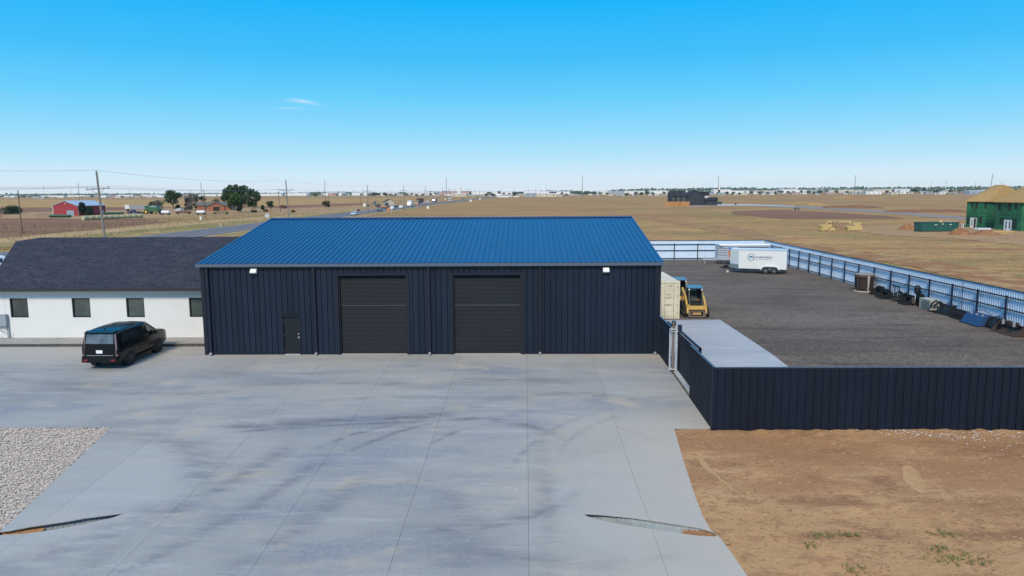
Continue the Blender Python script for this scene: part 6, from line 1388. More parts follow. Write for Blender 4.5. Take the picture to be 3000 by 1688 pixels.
g = G(405, 618.5); t = thing('grain_trailer', 'grey semi grain trailer with a white front, parked beyond the farm pickup', 'trailer', g, R(10))
MB().prism([(-5.5, 1.0), (5.5, 1.0), (5.9, 2.9), (-5.9, 2.9)], -1.2, 1.2, 'y').build('hopper_body', mat('grey_tarp', (.26, .28, .32), .6), t); MB().box(-6.0, -5.4+1.6, -1.25, 1.25, 1.2, 3.2).build('front_wall', M_wtrim, t)
for x in (-5, 3.8, 4.9):
    for y in (-.9, .9): o = wheel(t, x, y, .5, .5, .3, 1); o.rotation_euler.z = math.pi/2
for px, lb in ((538, 'flat row of stacked pipes left of the farm tank trailer'), (647, 'row of small stacked hay blocks in front of the farmhouse')):
    t = thing('flatbed_trailer', lb, 'flatbed', G(px, 627.5), R(4)); MB().box(-3.2, 3.2, -.9, .9, .5, .68).build('deck', M_wood2, t)
    for k in range(8): MB().box(-3.0+k*.75, -2.4+k*.75, -.7, .7, .69, 1.1+.1*(k % 3)).build('block', M_brl if px < 600 else mat('old_hay', (.26, .22, .10), .9), t)
    for x in (-2.4, 2.4):
        for y in (-.8, .8): o = wheel(t, x, y, .3, .3, .2, 1); o.rotation_euler.z = math.pi/2
# pens
M_pen = mat('pen_pipe', (.17, .17, .17), .7)
t = thing('pipe_pen', 'grey pipe livestock pen left of the red barn', 'livestock pen', G(135, 637), R(-3))
for k in range(8): MB().bar((-4+k*1.15, 0, 0), (-4+k*1.15, 0, 1.7), .06).build('post', M_pen, t)
for k in range(4): MB().bar((-4, .1, .4+k*.4), (4.05, .1, .4+k*.4), .03).build('rail', M_pen, t)
for k in range(3): MB().bar((-4, 1.5*k, 1.2), (-4, 1.5*(k+1), 1.2), .03).build('rail', M_pen, t)
fpx = [(12, 672), (102, 668), (203, 665), (243, 670), (318, 666), (357, 663), (388, 659), (423, 656), (458, 652), (497, 646), (538, 642)]
for k, (px, py) in enumerate(fpx):
    g = G(px, py); lab = ['leftmost', 'second', 'third', 'fourth', 'fifth', 'sixth', 'seventh', 'eighth', 'ninth', 'tenth', 'rightmost'][k]
    tag(MB().bar((0, 0, -.1), (.05, 0, 1.15), .07, .06).build('fence_post', M_wood2, None, g), f'{lab} short wooden fence post from the left along the ploughed field edge', 'fence post', 'wooden posts along the ploughed field')

# ------------------------------------------------------------------ right side: black house, lumber, dumpster, green houses
M_bb = mat('black_brick', (.030, .032, .042), .8, var=.2, scale=1.5); M_br = mat('black_shingle', (.022, .026, .038), .85, var=.2, scale=1)
g = G(2000, 603); s = g.y/F
t = thing('black_house', 'black house with four stepped gables and a white wall panel, alone in the right-hand field', 'house', (g.x, g.y, 0))
def bxx(px): return (px-2000)*s
hh = 27*s; gh = 44*s
for k, (x0, x1, yy) in enumerate(((1973, 1986, 6), (1984, 2001, 4), (1998, 2015, 2), (2012, 2063, 0))):
    a_, b_ = bxx(x0), bxx(x1)
    if k < 3:
        MB().prism([(yy, 0), (yy+12, 0), (yy+12, hh), (yy+6, gh-.3), (yy, hh)], a_, b_-.05).build('wall', M_bb, t); MB().prism([(yy-.4, hh-.1), (yy+6, gh-.25), (yy+12.4, hh-.1), (yy+12.4, hh+.1), (yy+6, gh), (yy-.4, hh+.1)], a_-.1, b_).build('roof', M_br, t)
        MB().box(a_+.6, b_-.8, yy-.05, yy-.005, .4, hh-.6).build('window', M_glass, t)
    else:
        m_ = (a_+b_)/2-.5; MB().prism([(a_, 0), (b_, 0), (b_, 30*s), (m_, gh), (a_, 28*s)], yy, yy+13, 'y').build('wall', M_bb, t); MB().prism([(a_-.4, 27*s), (m_, gh), (b_+.4, 29*s), (b_+.4, 30*s), (m_, gh+.25), (a_-.4, 28.5*s)], yy-.4, yy+13.4, 'y').build('roof', M_br, t)
MB().box(bxx(2063.2), bxx(2079), 3, 12, 0, 29*s).build('wall', M_bb, t); MB().box(bxx(2063), bxx(2078), 2.9, 2.99, 18*s, 29.5*s).build('white_panel', M_wtrim, t); MB().box(bxx(2062), bxx(2079.5), 2.7, 12.3, 29*s+.01, 40*s).build('roof', M_br, t)
MB().box(bxx(2064), bxx(2098), -1.5, 2.6, 0, 15*s).build('garage_wall', M_bb, t); MB().prism([(bxx(2062), 15*s), (bxx(2100), 15*s), (bxx(2096), 24*s), (bxx(2078), 24*s), (bxx(2064), 20*s)], -2.2, 2.65, 'y').build('garage_roof', M_br, t)
t = thing('timber_fence', 'new orange timber privacy fence in front of the black house', 'fence', (G(1985, 604).x, G(1985, 604).y, 0)); M_ced = mat('new_cedar', (.46, .23, .08), .8, var=.12, scale=2)
x0, xm, x1 = (1951-1985)*s, (1993-1985)*s, (2019-1985)*s
for k in range(30): a_ = x0+(xm-x0)*k/30; MB().box(a_, a_+(xm-x0)/30-.03, 2.0-.03*k, 2.06-.03*k, 0, 12.5*s).build('board', M_ced, t)
for k in range(19): a_ = xm+(x1-xm)*k/19; MB().box(a_, a_+(x1-xm)/19-.03, .0, .06, 0, 12.8*s).build('board', M_ced, t)
field('house_drive', [(2100, 600), (2105, 598), (2200, 599), (2330, 604), (2330, 605.5), (2200, 602.5), (2100, 603.5), (2020, 605), (2020, 603.6)], mat('pale_drive', (.50, .48, .45), .8, var=.08, scale=.2), .07, step=20, amp=.2)
t = thing('utility_trailer', 'small dark utility trailer alone in the field beside the side road', 'trailer', G(2333.5, 616)); MB().box(-1, 1, -.6, .6, .5, 1.1).build('box', mat('grey_dk', (.09, .10, .10), .7), t)
for x in (-.7, .7): o = wheel(t, x, -.5, .3, .3, .15, 1); o.rotation_euler.z = math.pi/2
tag(MB().lathe([(.5, 0), (.5, .9), (.3, 1.1)], n=10).build('drum', M_jamb, None, G(2155, 601)), 'small dark drum on the pale drive right of the black house', 'drum')
M_lum = mat('lumber', (.56, .42, .17), .8, var=.15, scale=2); M_osb = layered('osb_board', [((.40, .285, .14), 1, (1, 1, 1), 0, 1), ((.33, .225, .105), 3, (1, 1, 1), .46, .58), ((.46, .34, .18), 7, (1, 1, 1), .5, .62)], bump=.1, rough=.85)
def stack(px, py, L_, rows_, wd, rot, label, m=M_lum, ht=.28):
    g = G(px, py); t = thing('lumber_stack', label, 'lumber stack', g, R(rot), 'stacks of yellow lumber in the right-hand field')
    for x in (-L_*.35, L_*.35): MB().box(x-.1, x+.1, -wd/2, wd/2, 0, .12).build('bearer', M_lum, t)
    for k in range(rows_):
        nb = max(2, int(wd/.32)); l2 = L_*random.uniform(.82, 1)
        for j in range(nb): MB().box(-l2/2+random.uniform(-.15, .15), l2/2+random.uniform(-.15, .15), -wd/2+j*wd/nb+.01, -wd/2+(j+1)*wd/nb-.01, .13+k*ht, .13+(k+1)*ht-.02).build('plank', m, t)
stack(2418, 676, 2.6, 4, 1.2, 10, 'leftmost and nearest yellow lumber stack, with a gap at its foot', ht=.3)
stack(2436, 677, 1.2, 2, 1.0, 0, 'small cube of lumber at the right of the nearest stack')
stack(2437, 665, 3.0, 5, 1.2, 40, 'yellow lumber stack behind and right of the nearest stack')
stack(2462, 668, 4.0, 4, 1.0, -30, 'brownish truss stack in the middle of the lumber, end-on', mat('truss_ends', (.30, .20, .12), .9, var=.4, scale=4), .3)
stack(2478, 672, 4.0, 3, 1.2, -32, 'long brownish stack just left of the right-hand yellow stack', mat('truss_ends2', (.32, .21, .13), .9, var=.4, scale=4), .3)
stack(2500, 675.5, 3.6, 3, 1.4, 2, 'largest clean yellow lumber stack at the right of the lumber')
stack(2507, 664, 2.2, 3, 1.2, 5, 'yellow lumber stack topmost at the right, behind the largest stack')
stack(2474, 659, 3.0, 3, 1.4, -20, 'farthest yellow lumber stack, at the back in the middle')
# dumpster
M_dgr = mat('dumpster_green', (.018, .10, .085), .5, var=.15, scale=1)
a = G(2699, 680); b = G(2806, 678.5); s = a.y/F
t = thing('roll_off_dumpster', 'long dark green roll-off dumpster with white markings and scrap on top', 'dumpster', (a.x, a.y, 0), math.atan2(b.y-a.y, b.x-a.x)); Ld = (b-a).length; Hd = 27*s
MB().add([(0, 0, .15), (Ld, 0, .15), (Ld, 2.2, .15), (0, 2.2, .15), (-.1, -.12, Hd), (Ld+.1, -.12, Hd), (Ld+.1, 2.32, Hd), (-.1, 2.32, Hd)], [(0, 3, 2, 1), (0, 1, 5, 4), (1, 2, 6, 5), (2, 3, 7, 6), (3, 0, 4, 7)]).build('body', M_dgr, t)
for (x0, x1, y0, y1) in ((-.2, Ld+.2, -.22, -.10), (-.2, Ld+.2, 2.32, 2.42), (-.2, -.08, -.1, 2.32), (Ld+.08, Ld+.2, -.1, 2.32)): MB().box(x0, x1, y0, y1, Hd-.06, Hd+.07).build('top_rail', M_dgr, t)
for k in range(9): MB().hexa([(.35+k*Ld/9, -.03, .2), (.45+k*Ld/9, -.03, .2), (.45+k*Ld/9, .1, .2), (.35+k*Ld/9, .1, .2), (.35+k*Ld/9, -.17, Hd-.07), (.45+k*Ld/9, -.17, Hd-.07), (.45+k*Ld/9, 0, Hd-.07), (.35+k*Ld/9, 0, Hd-.07)]).build('rib', M_dgr, t)
for x, w_, z in ((Ld*.37, .55, Hd-.55), (Ld*.56, .5, Hd-.4), (Ld*.77, .55, Hd-.5)): MB().box(x-w_/2, x+w_/2, -.20, -.175, z, z+.14).build('marking', M_wtrim, t)
MB().box(-.12, Ld, .1, 2.1, 0, .14).build('skid', M_jamb, t)
tag(MB().add([(0, 0, 0), (1.0, 0, 0), (.9, .8, 0), (.1, .8, 0), (.45, .3, .5)], [(0, 1, 4), (1, 2, 4), (2, 3, 4), (3, 0, 4), (0, 3, 2, 1)]).build('scrap_board', M_lum, None, Vector((a.x, a.y, Hd-.1))+(b-a).normalized()*Ld*.52+Vector((0, .6, 0))), 'pointed heap of pale scrap wood sticking out of the green dumpster', 'scrap wood')
tag(MB().box(0, 2.6, 0, 1.2, 0, .22).build('scrap_board', mat('scrap_grey', (.36, .36, .33), .8), None, Vector((a.x, a.y, Hd-.12))+(b-a).normalized()*Ld*.66+Vector((0, .5, 0))), 'flat pale scrap boards on the right half of the green dumpster', 'scrap wood')
# green sheathed houses
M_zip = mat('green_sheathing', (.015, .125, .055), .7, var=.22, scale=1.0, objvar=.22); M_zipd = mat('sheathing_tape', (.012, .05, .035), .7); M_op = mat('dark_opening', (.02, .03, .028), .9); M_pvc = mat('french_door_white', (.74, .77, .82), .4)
def gunit(name, label, px0, pb0, px1, pb1, ztop, jog, roofpts, openings, doors):
    """a wing: long wall from pixel (px0,pb0) to (px1,pb1), then a short wall turned towards the camera"""
    A = G(px0, pb0); Bq = G(px1, pb1); u = (Bq-A).normalized(); L_ = (Bq-A).length
    t = thing(name, label, 'house', (A.x, A.y, 0), math.atan2(u.y, u.x))   # local x along the long wall, -y towards the camera side
    nx_ = max(3, round(L_/1.22)); wp = L_/nx_
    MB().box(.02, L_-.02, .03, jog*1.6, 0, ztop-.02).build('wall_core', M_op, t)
    for fl in range(3):
        z0, z1 = ((0, 2.52), (2.60, 3.08), (3.16, ztop-.02))[fl]
        for k in range(nx_):
            a_, b_ = k*wp+.022, (k+1)*wp-.022; cut = [o for o in openings+[(d[0], d[1], 0, 2.2) for d in doors] if o[0] < b_ and o[1] > a_ and z0 <= (o[2]+o[3])/2 < z1]
            xs2 = [(a_, b_, z0, z1)]
            for o in cut:
                new = []
                for (p0, p1, q0, q1) in xs2:
                    i0, i1, j0, j1 = max(p0, o[0]), min(p1, o[1]), max(q0, o[2]), min(q1, o[3])
                    if i0 >= i1 or j0 >= j1: new.append((p0, p1, q0, q1)); continue
                    if p0 < i0: new.append((p0, i0, q0, q1))
                    if i1 < p1: new.append((i1, p1, q0, q1))
                    if q0 < j0: new.append((i0, i1, q0, j0))
                    if j1 < q1: new.append((i0, i1, j1, q1))
                xs2 = new
            mb = MB()
            for r_ in xs2:
                if r_[1]-r_[0] > .02 and r_[3]-r_[2] > .02: mb.box(r_[0], r_[1], -.02, .028, r_[2], r_[3])
            if mb.v: mb.build('sheathing_panel', M_zip, t)
    # short wall at the right end, turned to the camera
    for z0, z1 in ((0, 2.55), (2.60, 3.10), (3.15, ztop-.02)): MB().box(L_+.001, L_+.04, .03, jog, z0, z1).build('sheathing_panel', M_zip, t)
    for d in doors:
        f = MB(); f.box(d[0], d[0]+.09, -.05, .02, .02, 2.2); f.box(d[1]-.09, d[1], -.05, .02, .02, 2.2); f.box(d[0]+.09, d[1]-.09, -.05, .02, 2.1, 2.2); m_ = (d[0]+d[1])/2; f.box(m_-.05, m_+.05, -.05, .02, .02, 2.1)
        fr = f.build('french_door', M_pvc, t)
        for s_, open_ in ((0, False), (1, d[2])):
            a_, b_ = (d[0]+.09, m_-.05) if s_ == 0 else (m_+.05, d[1]-.09)
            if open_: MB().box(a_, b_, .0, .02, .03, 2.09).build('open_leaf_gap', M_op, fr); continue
            lf = MB(); w4 = (b_-a_)*.26; lf.box(a_, a_+w4, -.03, .01, .03, 2.09); lf.box(b_-w4, b_, -.03, .01, .03, 2.09); lf.box(a_+w4, b_-w4, -.03, .01, .03, .35); lf.box(a_+w4, b_-w4, -.03, .01, 1.9, 2.09); lf.build('door_leaf', M_pvc, fr); MB().box(a_+w4, b_-w4, -.01, .005, .351, 1.899).build('pane', M_glass, fr)
    return t, A, Bq, u, L_
t1, A1, B1, u1, L1 = gunit('green_house', 'two-storey house wrapped in green sheathing with a plain board roof, the left one', 2828, 666, 2888, 668.5, 5.95, 2.6, None, [(.4, 1.3, .6, 2.1), (2.9, 3.9, 1.0, 2.2), (.8, 1.4, 4.5, 5.6), (1.9, 2.6, 4.2, 5.7), (3.7, 4.5, 4.2, 5.5)], [(1.2, 2.35, True)]) if False else gunit('green_house', 'two-storey house wrapped in green sheathing with a plain board roof, the left one', 2828, 666, 2888, 668.5, 5.95, 2.6, None, [], [])
for o in [o for o in bpy.data.objects if o.name.startswith('green_house') or (o.parent and o.parent.name.startswith('green_house'))]: bpy.data.objects.remove(o)
s1 = 172/F
def fr_(px, pa, pb, L_): return (px-pa)/(pb-pa)*L_
L1 = (G(2888, 668.5)-G(2828, 666)).length
f1 = lambda px: fr_(px, 2829, 2889, L1)
t1, A1, B1, u1, L1 = gunit('green_house', 'left green house: two-storey, wrapped in green sheathing, with a half-open white double door', 2828, 666, 2888, 668.5, 5.95, 2.6, None, [(f1(2832), f1(2839), .75, 2.3), (f1(2867), f1(2877), 1.0, 2.4), (f1(2841), f1(2847), 4.55, 5.9), (f1(2854.5), f1(2862), 4.3, 5.9), (f1(2880), f1(2887), 4.3, 5.8)], [(f1(2843), f1(2861), True)])
L2 = (G(2988, 678)-G(2912, 672.5)).length; f2 = lambda px: fr_(px, 2912, 2988, L2)
t2, A2, B2, u2, L2 = gunit('green_house', 'right green-sheathed house with a closed white double door, cut by the photo edge', 2912, 672.5, 2988, 678, 5.95, 8.0, None, [(f2(2926), f2(2938), 1.1, 2.5), (f2(2965.5), f2(2978), .5, 2.5), (f2(2918), f2(2928), 4.1, 5.9), (f2(2949), f2(2958), 4.1, 5.9), (f2(2967), f2(2974.5), 4.4, 5.9)], [(f2(2941.5), f2(2963), False)])
# hip roofs in bare board, in world coordinates
def hip(t, c0, c1, c2, c3, r0, r1, z0, z1, name='roof'):
    inv = t.matrix_basis.inverted() if False else (Matrix.Translation(t.location) @ Matrix.Rotation(t.rotation_euler.z, 4, 'Z')).inverted()
    P = [inv @ Vector((*c, z)) for c, z in ((c0, z0), (c1, z0), (c2, z0), (c3, z0), (r0, z1), (r1, z1))]
    Q = [inv @ Vector((*c, z0-.16)) for c in (c0, c1, c2, c3)]
    MB().add(P+Q, [(0, 1, 5, 4), (1, 2, 5), (2, 3, 4, 5), (3, 0, 4), (6, 9, 8, 7), (0, 6, 7, 1), (1, 7, 8, 2), (2, 8, 9, 3), (3, 9, 6, 0)]).build(name, M_osb, t)
def XY(px, py, Y): p = PY(px, py, Y); return (p.x, p.y)
ua = u1.xy; nn = Vector((-ua.y, ua.x))           # along the wing, away to the right
a0 = Vector(A1.xy)-ua*.4-nn*.35; b0 = Vector(B1.xy)+ua*.6-nn*.35
P0 = PY(2913.5, 541, 176); P1 = PY(2943.5, 540.5, 171)
hip(t1, tuple(a0), tuple(b0), tuple(b0+nn*17), tuple(a0+nn*17), (P0.x, P0.y), (P1.x, P1.y), 5.95, 9.6)
ua = u2.xy; nn = Vector((-ua.y, ua.x)); a0 = Vector(A2.xy)-ua*.5-nn*.35; b0 = Vector(B2.xy)+ua*.7-nn*.35
P0 = PY(3016, 537, 163); P1 = PY(3046, 537, 158)
hip(t2, tuple(a0), tuple(b0), tuple(b0+nn*17), tuple(a0+nn*17), (P0.x, P0.y), (P1.x, P1.y), 5.96, 9.8)
for nm_, x0, y0, rz in (('right', 2817.5, 668.5, 0), ('left', 2822.5, 668.5, 0)):
    g = G(x0, y0); tag(MB().bar((0, 0, 0), (0, 0, 12*g.y/F), .07, n=8).build('vent_pipe', M_pvc, None, g), 'slim white pipe between the dumpster and the green house, '+('left' if nm_ == 'right' else 'right')+' of two', 'pipe', 'white pipes by the green house')
g = G(2952, 681); tag(MB().bar((0, 0, 0), (0, 0, .8), .05, n=8).build('vent_pipe', M_pvc, None, g), 'short white pipe before the closed white double door', 'pipe')
g = G(2878, 675); t = thing('sheet_stack', 'stack of white sheets on the ground before the left green house', 'sheet stack', (g.x, g.y, 0), R(8))
for k in range(4): MB().box(-1.55+.1*k, 1.5, -.6, .6+.02*k, .15+k*.09, .15+k*.09+.075).build('sheet', M_pvc, t)
MB().box(-1.2, -1.0, -.6, .6, 0, .149).build('bearer', M_lum, t); MB().box(1.0, 1.2, -.6, .6, 0, .149).build('bearer', M_lum, t)
g = G(2930, 683); t = thing('lumber_stack', 'low yellow lumber pile on the ground before the right green house', 'lumber stack', (g.x, g.y, 0), R(-4))
for k in range(3):
    for j in range(4): MB().box(-2.2+random.uniform(-.3, .3), 2.1+random.uniform(-.3, .3), -.7+j*.35, -.38+j*.35, .02+k*.13, .13+k*.13).build('plank', M_osb if k % 2 else M_lum, t)

# ------------------------------------------------------------------ the far town
ZN = [(-99, 110, 'at the far left horizon'), (110, 300, 'above the red barn'), (300, 480, 'above the combine harvester'), (480, 800, 'behind the big farm trees'), (800, 960, 'above the round olive shrub'),
      (960, 1130, 'above the motor grader'), (1130, 1310, 'above the highway trucks'), (1310, 1450, 'around the white grain elevator'), (1450, 1640, 'above the middle of the blue roof'), (1640, 1970, 'left of the black house'),
      (1970, 2200, 'beside the black house'), (2200, 2400, 'above the side road'), (2400, 2600, 'above the yellow lumber'), (2600, 3200, 'beside the green houses')]
ORD = ['first', 'second', 'third', 'fourth', 'fifth', 'sixth', 'seventh', 'eighth', 'ninth', 'tenth', 'eleventh', 'twelfth', 'thirteenth', 'fourteenth', 'fifteenth', 'sixteenth', 'seventeenth', 'eighteenth', 'nineteenth', 'twentieth']
FAR = []
def zone(px):
    for a_, b_, z_ in ZN:
        if a_ <= px < b_: return z_
    return ZN[-1][2]
wallc = {'white': mat('far_white', (.78, .79, .78), .7), 'cream': mat('far_cream', (.60, .54, .42), .8), 'grey': mat('far_grey', (.36, .38, .39), .8), 'tan': mat('far_tan', (.40, .29, .22), .8), 'blue-grey': mat('far_blue', (.30, .38, .46), .7), 'green-grey': mat('far_green', (.30, .40, .35), .7), 'pinkish': mat('far_pink', (.50, .33, .28), .8)}
roofc = {'dark': mat('far_roof_dark', (.13, .12, .12), .9), 'white': mat('far_roof_white', (.76, .78, .80), .6), 'grey': mat('far_roof_grey', (.35, .37, .39), .8), 'brown': mat('far_roof_brown', (.22, .15, .12), .9)}
def fhouse(px, pb, wpx, hpx, wc='white', rc='grey', kind='house', Y=None):
    g = G(px, pb) if Y is None else Vector((PY(px, 560, Y).x, Y, 0)); s_ = g.y/F; w_ = wpx*s_; h_ = hpx*s_
    big = wpx > 16; t = thing('far_warehouse' if big else 'far_house', '', 'warehouse' if big else 'house', (g.x, g.y, 0), R(random.uniform(-8, 8)))
    hw = h_*(.85 if big else .6); MB().box(-w_/2, w_/2, 0, min(14, w_*.7), 0, hw).build('wall', wallc[wc], t); d = min(14, w_*.7)
    MB().prism([(-.5, hw+.01), (d+.5, hw+.01), (d*.5, h_)], -w_/2-.4, w_/2+.4).build('roof', roofc[rc], t)
    if not big or hpx > 6:
        for k in range(max(1, int(w_/9))):
            x = -w_/2+w_*(k+.5)/max(1, int(w_/9)); MB().box(x-.9, x+.9, -.06, -.005, hw*.25, hw*.7).build('window', roofc['dark'], t)
    FAR.append((t, f"{wc} {'warehouse' if big else 'house'} with a {rc} roof", px, 'far buildings on the skyline')); return t
def ftree(px, pb, wpx, hpx, m=None, name='small green skyline tree', Y=None):
    g = G(px, pb) if Y is None else Vector((PY(px, 560, Y).x, Y, 0)); s_ = g.y/F
    m = m or random.choice((M_lg1, M_lgd, M_lg1)); rd = random.Random(int(px*7)); w_, h_ = wpx*s_, hpx*s_
    bl_ = [(rd.uniform(-.3, .3)*w_, rd.uniform(-.2, .2)*w_, h_*rd.uniform(.35, .72), w_*rd.uniform(.2, .28)) for _ in range(6)]+[(0, 0, h_*.6, min(w_*.35, h_*.4))]
    bl_ = [(x, y, min(z, h_-r_*.7), r_) for x, y, z, r_ in bl_]
    t = thing('far_tree', '', 'tree', (g.x, g.y, 0)); MB().bar((0, 0, 0), (0, 0, h_*.5), h_*.03, h_*.02, n=5).build('trunk', M_bark, t); leafcloud(bl_, int(110+wpx*10), .05*h_+.35, m, 'crown', t, int(px))
    FAR.append((t, name, px, 'far trees on the skyline'))
W_, Cc, Gy, T_, Bg, Gg, Pk = 'white', 'cream', 'grey', 'tan', 'blue-grey', 'green-grey', 'pinkish'
for a_ in ((35, 579, 12, 5, W_, 'white'), (105, 581, 20, 6, Gy, 'grey'), (122, 582, 10, 4, W_), (18, 578, 14, 4, W_, 'white'), (178, 579, 18, 6, W_, 'white'), (212, 580, 9, 4, Cc), (255, 577, 16, 5, Cc), (300, 579, 22, 6, W_, 'white'), (330, 577, 14, 5, Pk, 'brown'), (345, 579, 16, 5, W_), (373, 580, 12, 5, Pk), (402, 578, 16, 5, Cc, 'brown'), (438, 578, 14, 5, W_), (470, 578, 20, 5, W_, 'white'), (500, 577, 14, 5, W_),
           (590, 575, 16, 5, W_, 'white'), (622, 575, 22, 5, W_, 'white'), (778, 573, 16, 4, W_, 'white'), (800, 573, 24, 5, W_, 'white'), (840, 573, 14, 5, W_, 'white'), (862, 572, 22, 6, Pk, 'white'), (884, 573, 18, 5, T_), (905, 573, 13, 5, Pk), (945, 572, 20, 6, W_, 'white'), (975, 574, 26, 10, Pk, 'white'), (1000, 574, 16, 6, W_, 'white'), (1018, 573, 12, 5, W_), (1040, 573, 14, 9, W_, 'white'), (1078, 573, 10, 5, W_), (1124, 574.5, 12, 5, W_), (1174, 574.5, 12, 7, Cc), (1198, 574.5, 9, 5, Pk), (1228, 573, 44, 7, W_, 'white'), (1282, 574, 12, 4, Cc), (1312, 574, 14, 5, W_, 'white'), (1335, 576, 30, 9, Cc, 'white'), (1353, 576, 26, 9, Cc, 'white'),
           (1383, 575, 22, 5, Gg, 'white'), (1410, 575, 20, 6, Gg, 'white'), (1440, 576.5, 12, 4, W_), (1461, 577.5, 12, 9, W_, 'white'), (1475, 578, 30, 5, W_, 'white'), (1494, 577, 10, 8, W_), (1512, 577.5, 18, 4, W_), (1527, 577, 18, 8, Pk, 'white'), (1556, 577, 34, 11, Bg, 'grey'), (1602, 577, 58, 11, Cc, 'white'), (1640, 575.5, 12, 4, W_), (1676, 572, 14, 4, W_), (1690, 573, 18, 4, Gy), (1735, 572, 20, 4, W_, 'white'), (1748, 573, 12, 3, Pk), (1790, 574, 14, 6, Cc, 'grey'), (1812, 574, 16, 5, Gy), (1830, 574, 12, 6, W_), (1857, 574, 10, 5, W_), (1905, 573, 10, 5, W_), (1925, 573, 12, 5, W_), (1948, 572, 14, 5, Cc),
           (2082, 572, 16, 6, Bg, 'grey'), (2112, 572.5, 22, 8, Gg, 'grey'), (2158, 571.5, 14, 5, W_), (2180, 571, 20, 7, Cc, 'white'), (2214, 571.5, 12, 6, Pk, 'white'), (2240, 571, 13, 6, W_), (2260, 570.5, 15, 8, W_), (2310, 570, 12, 4, Pk, 'brown'), (2335, 570.5, 28, 7, Pk, 'grey'), (2358, 569, 12, 8, W_), (2395, 571, 10, 4, W_), (2434, 569.5, 26, 7, Pk, 'white'), (2478, 569.5, 12, 4, W_), (2503, 569.5, 14, 6, Cc), (2524, 569, 15, 8, Gy), (2540, 569, 12, 8, Bg), (2560, 569.5, 42, 9, W_, 'white'), (2606, 569.5, 16, 4, Gy), (2621, 570, 20, 8, Cc), (2650, 568, 26, 11, W_, 'white'), (2668, 568, 14, 6, Cc), (2705, 568.5, 16, 8, Cc), (2722, 569, 18, 7, Gy), (2745, 569.5, 13, 5, W_), (2762, 569.5, 17, 8, W_), (2785, 569.5, 12, 5, T_), (2800, 570, 10, 5, Gy), (2822, 569.5, 16, 9, Pk, 'brown'), (2860, 569.5, 42, 11, Bg, 'white'), (2768, 566, 18, 7, Cc, 'white')):
    fhouse(*a_)
for px, pb, w_, h_ in ((25, 577, 14, 5), (72, 580, 24, 9), (58, 580, 12, 6), (108, 578, 18, 9), (88, 579, 10, 7), (138, 580, 12, 5), (190, 577, 20, 6), (240, 579, 10, 4), (268, 579, 12, 5), (360, 580, 9, 7), (415, 577, 12, 4), (545, 575, 16, 5), (925, 577.5, 18, 12), (912, 575, 8, 6), (943, 572, 14, 7), (985, 574, 22, 8), (1008, 574, 16, 8), (1030, 572, 14, 6), (1058, 574, 18, 8), (1090, 577, 30, 14), (1103, 575, 16, 12), (1112, 575, 5, 12), (1130, 577, 24, 13), (1147, 576, 18, 9), (1160, 575, 12, 9), (1192, 575, 14, 9), (1205, 574, 12, 9), (1222, 575, 18, 7), (1240, 575, 14, 8), (1262, 574, 18, 9), (1276, 572.5, 12, 10), (1322, 572.5, 12, 8), (1340, 570, 14, 7), (1355, 570, 12, 6), (1378, 572, 14, 6), (1398, 570, 14, 7), (1425, 577.5, 10, 13), (1442, 576.5, 16, 11), (1463, 572, 15, 13), (1476, 572, 10, 9), (1490, 574, 14, 9), (1507, 576, 13, 14), (1551, 566, 12, 5), (1572, 570, 6, 6), (1646, 572, 12, 10), (1660, 573, 16, 6), (1680, 571, 14, 7), (1696, 572, 16, 9), (1712, 572, 16, 8), (1725, 572, 18, 10), (1742, 572, 20, 11), (1760, 572, 18, 10), (1778, 571.5, 16, 9), (1836, 574, 18, 10), (1862, 574, 16, 13), (1878, 574, 16, 12), (1895, 573, 20, 14), (1912, 572, 18, 10), (1945, 572, 16, 12), (1960, 572, 14, 9), (1975, 572, 14, 11),
                      (2087, 571, 12, 8), (2102, 571, 10, 11), (2130, 572, 14, 11), (2148, 572, 12, 11), (2165, 572, 10, 9), (2185, 570, 14, 9), (2200, 570, 12, 10), (2228, 571, 22, 13), (2250, 571, 14, 10), (2272, 571, 12, 11), (2287, 571, 20, 14), (2308, 569, 16, 10), (2325, 568, 14, 9), (2348, 569, 14, 13), (2370, 570, 16, 13), (2385, 570, 12, 11), (2400, 570, 22, 14), (2422, 569, 16, 13), (2448, 568, 16, 12), (2480, 568, 14, 9), (2496, 568, 10, 8), (2535, 567, 22, 11), (2576, 569, 12, 9), (2600, 568, 14, 12), (2643, 568, 13, 8), (2665, 568, 9, 7), (2681, 568.5, 16, 18), (2706, 565, 20, 17), (2741, 567, 16, 12), (2752, 566, 22, 15), (2784, 565, 16, 8), (2808, 563, 18, 9), (2837, 563, 14, 8), (2866, 560, 18, 10), (2880, 558, 12, 7), (2972, 560, 20, 10)):
    ftree(px, pb, w_, h_)
for px, hz in ((700, 2600), (655, 2600)): pass
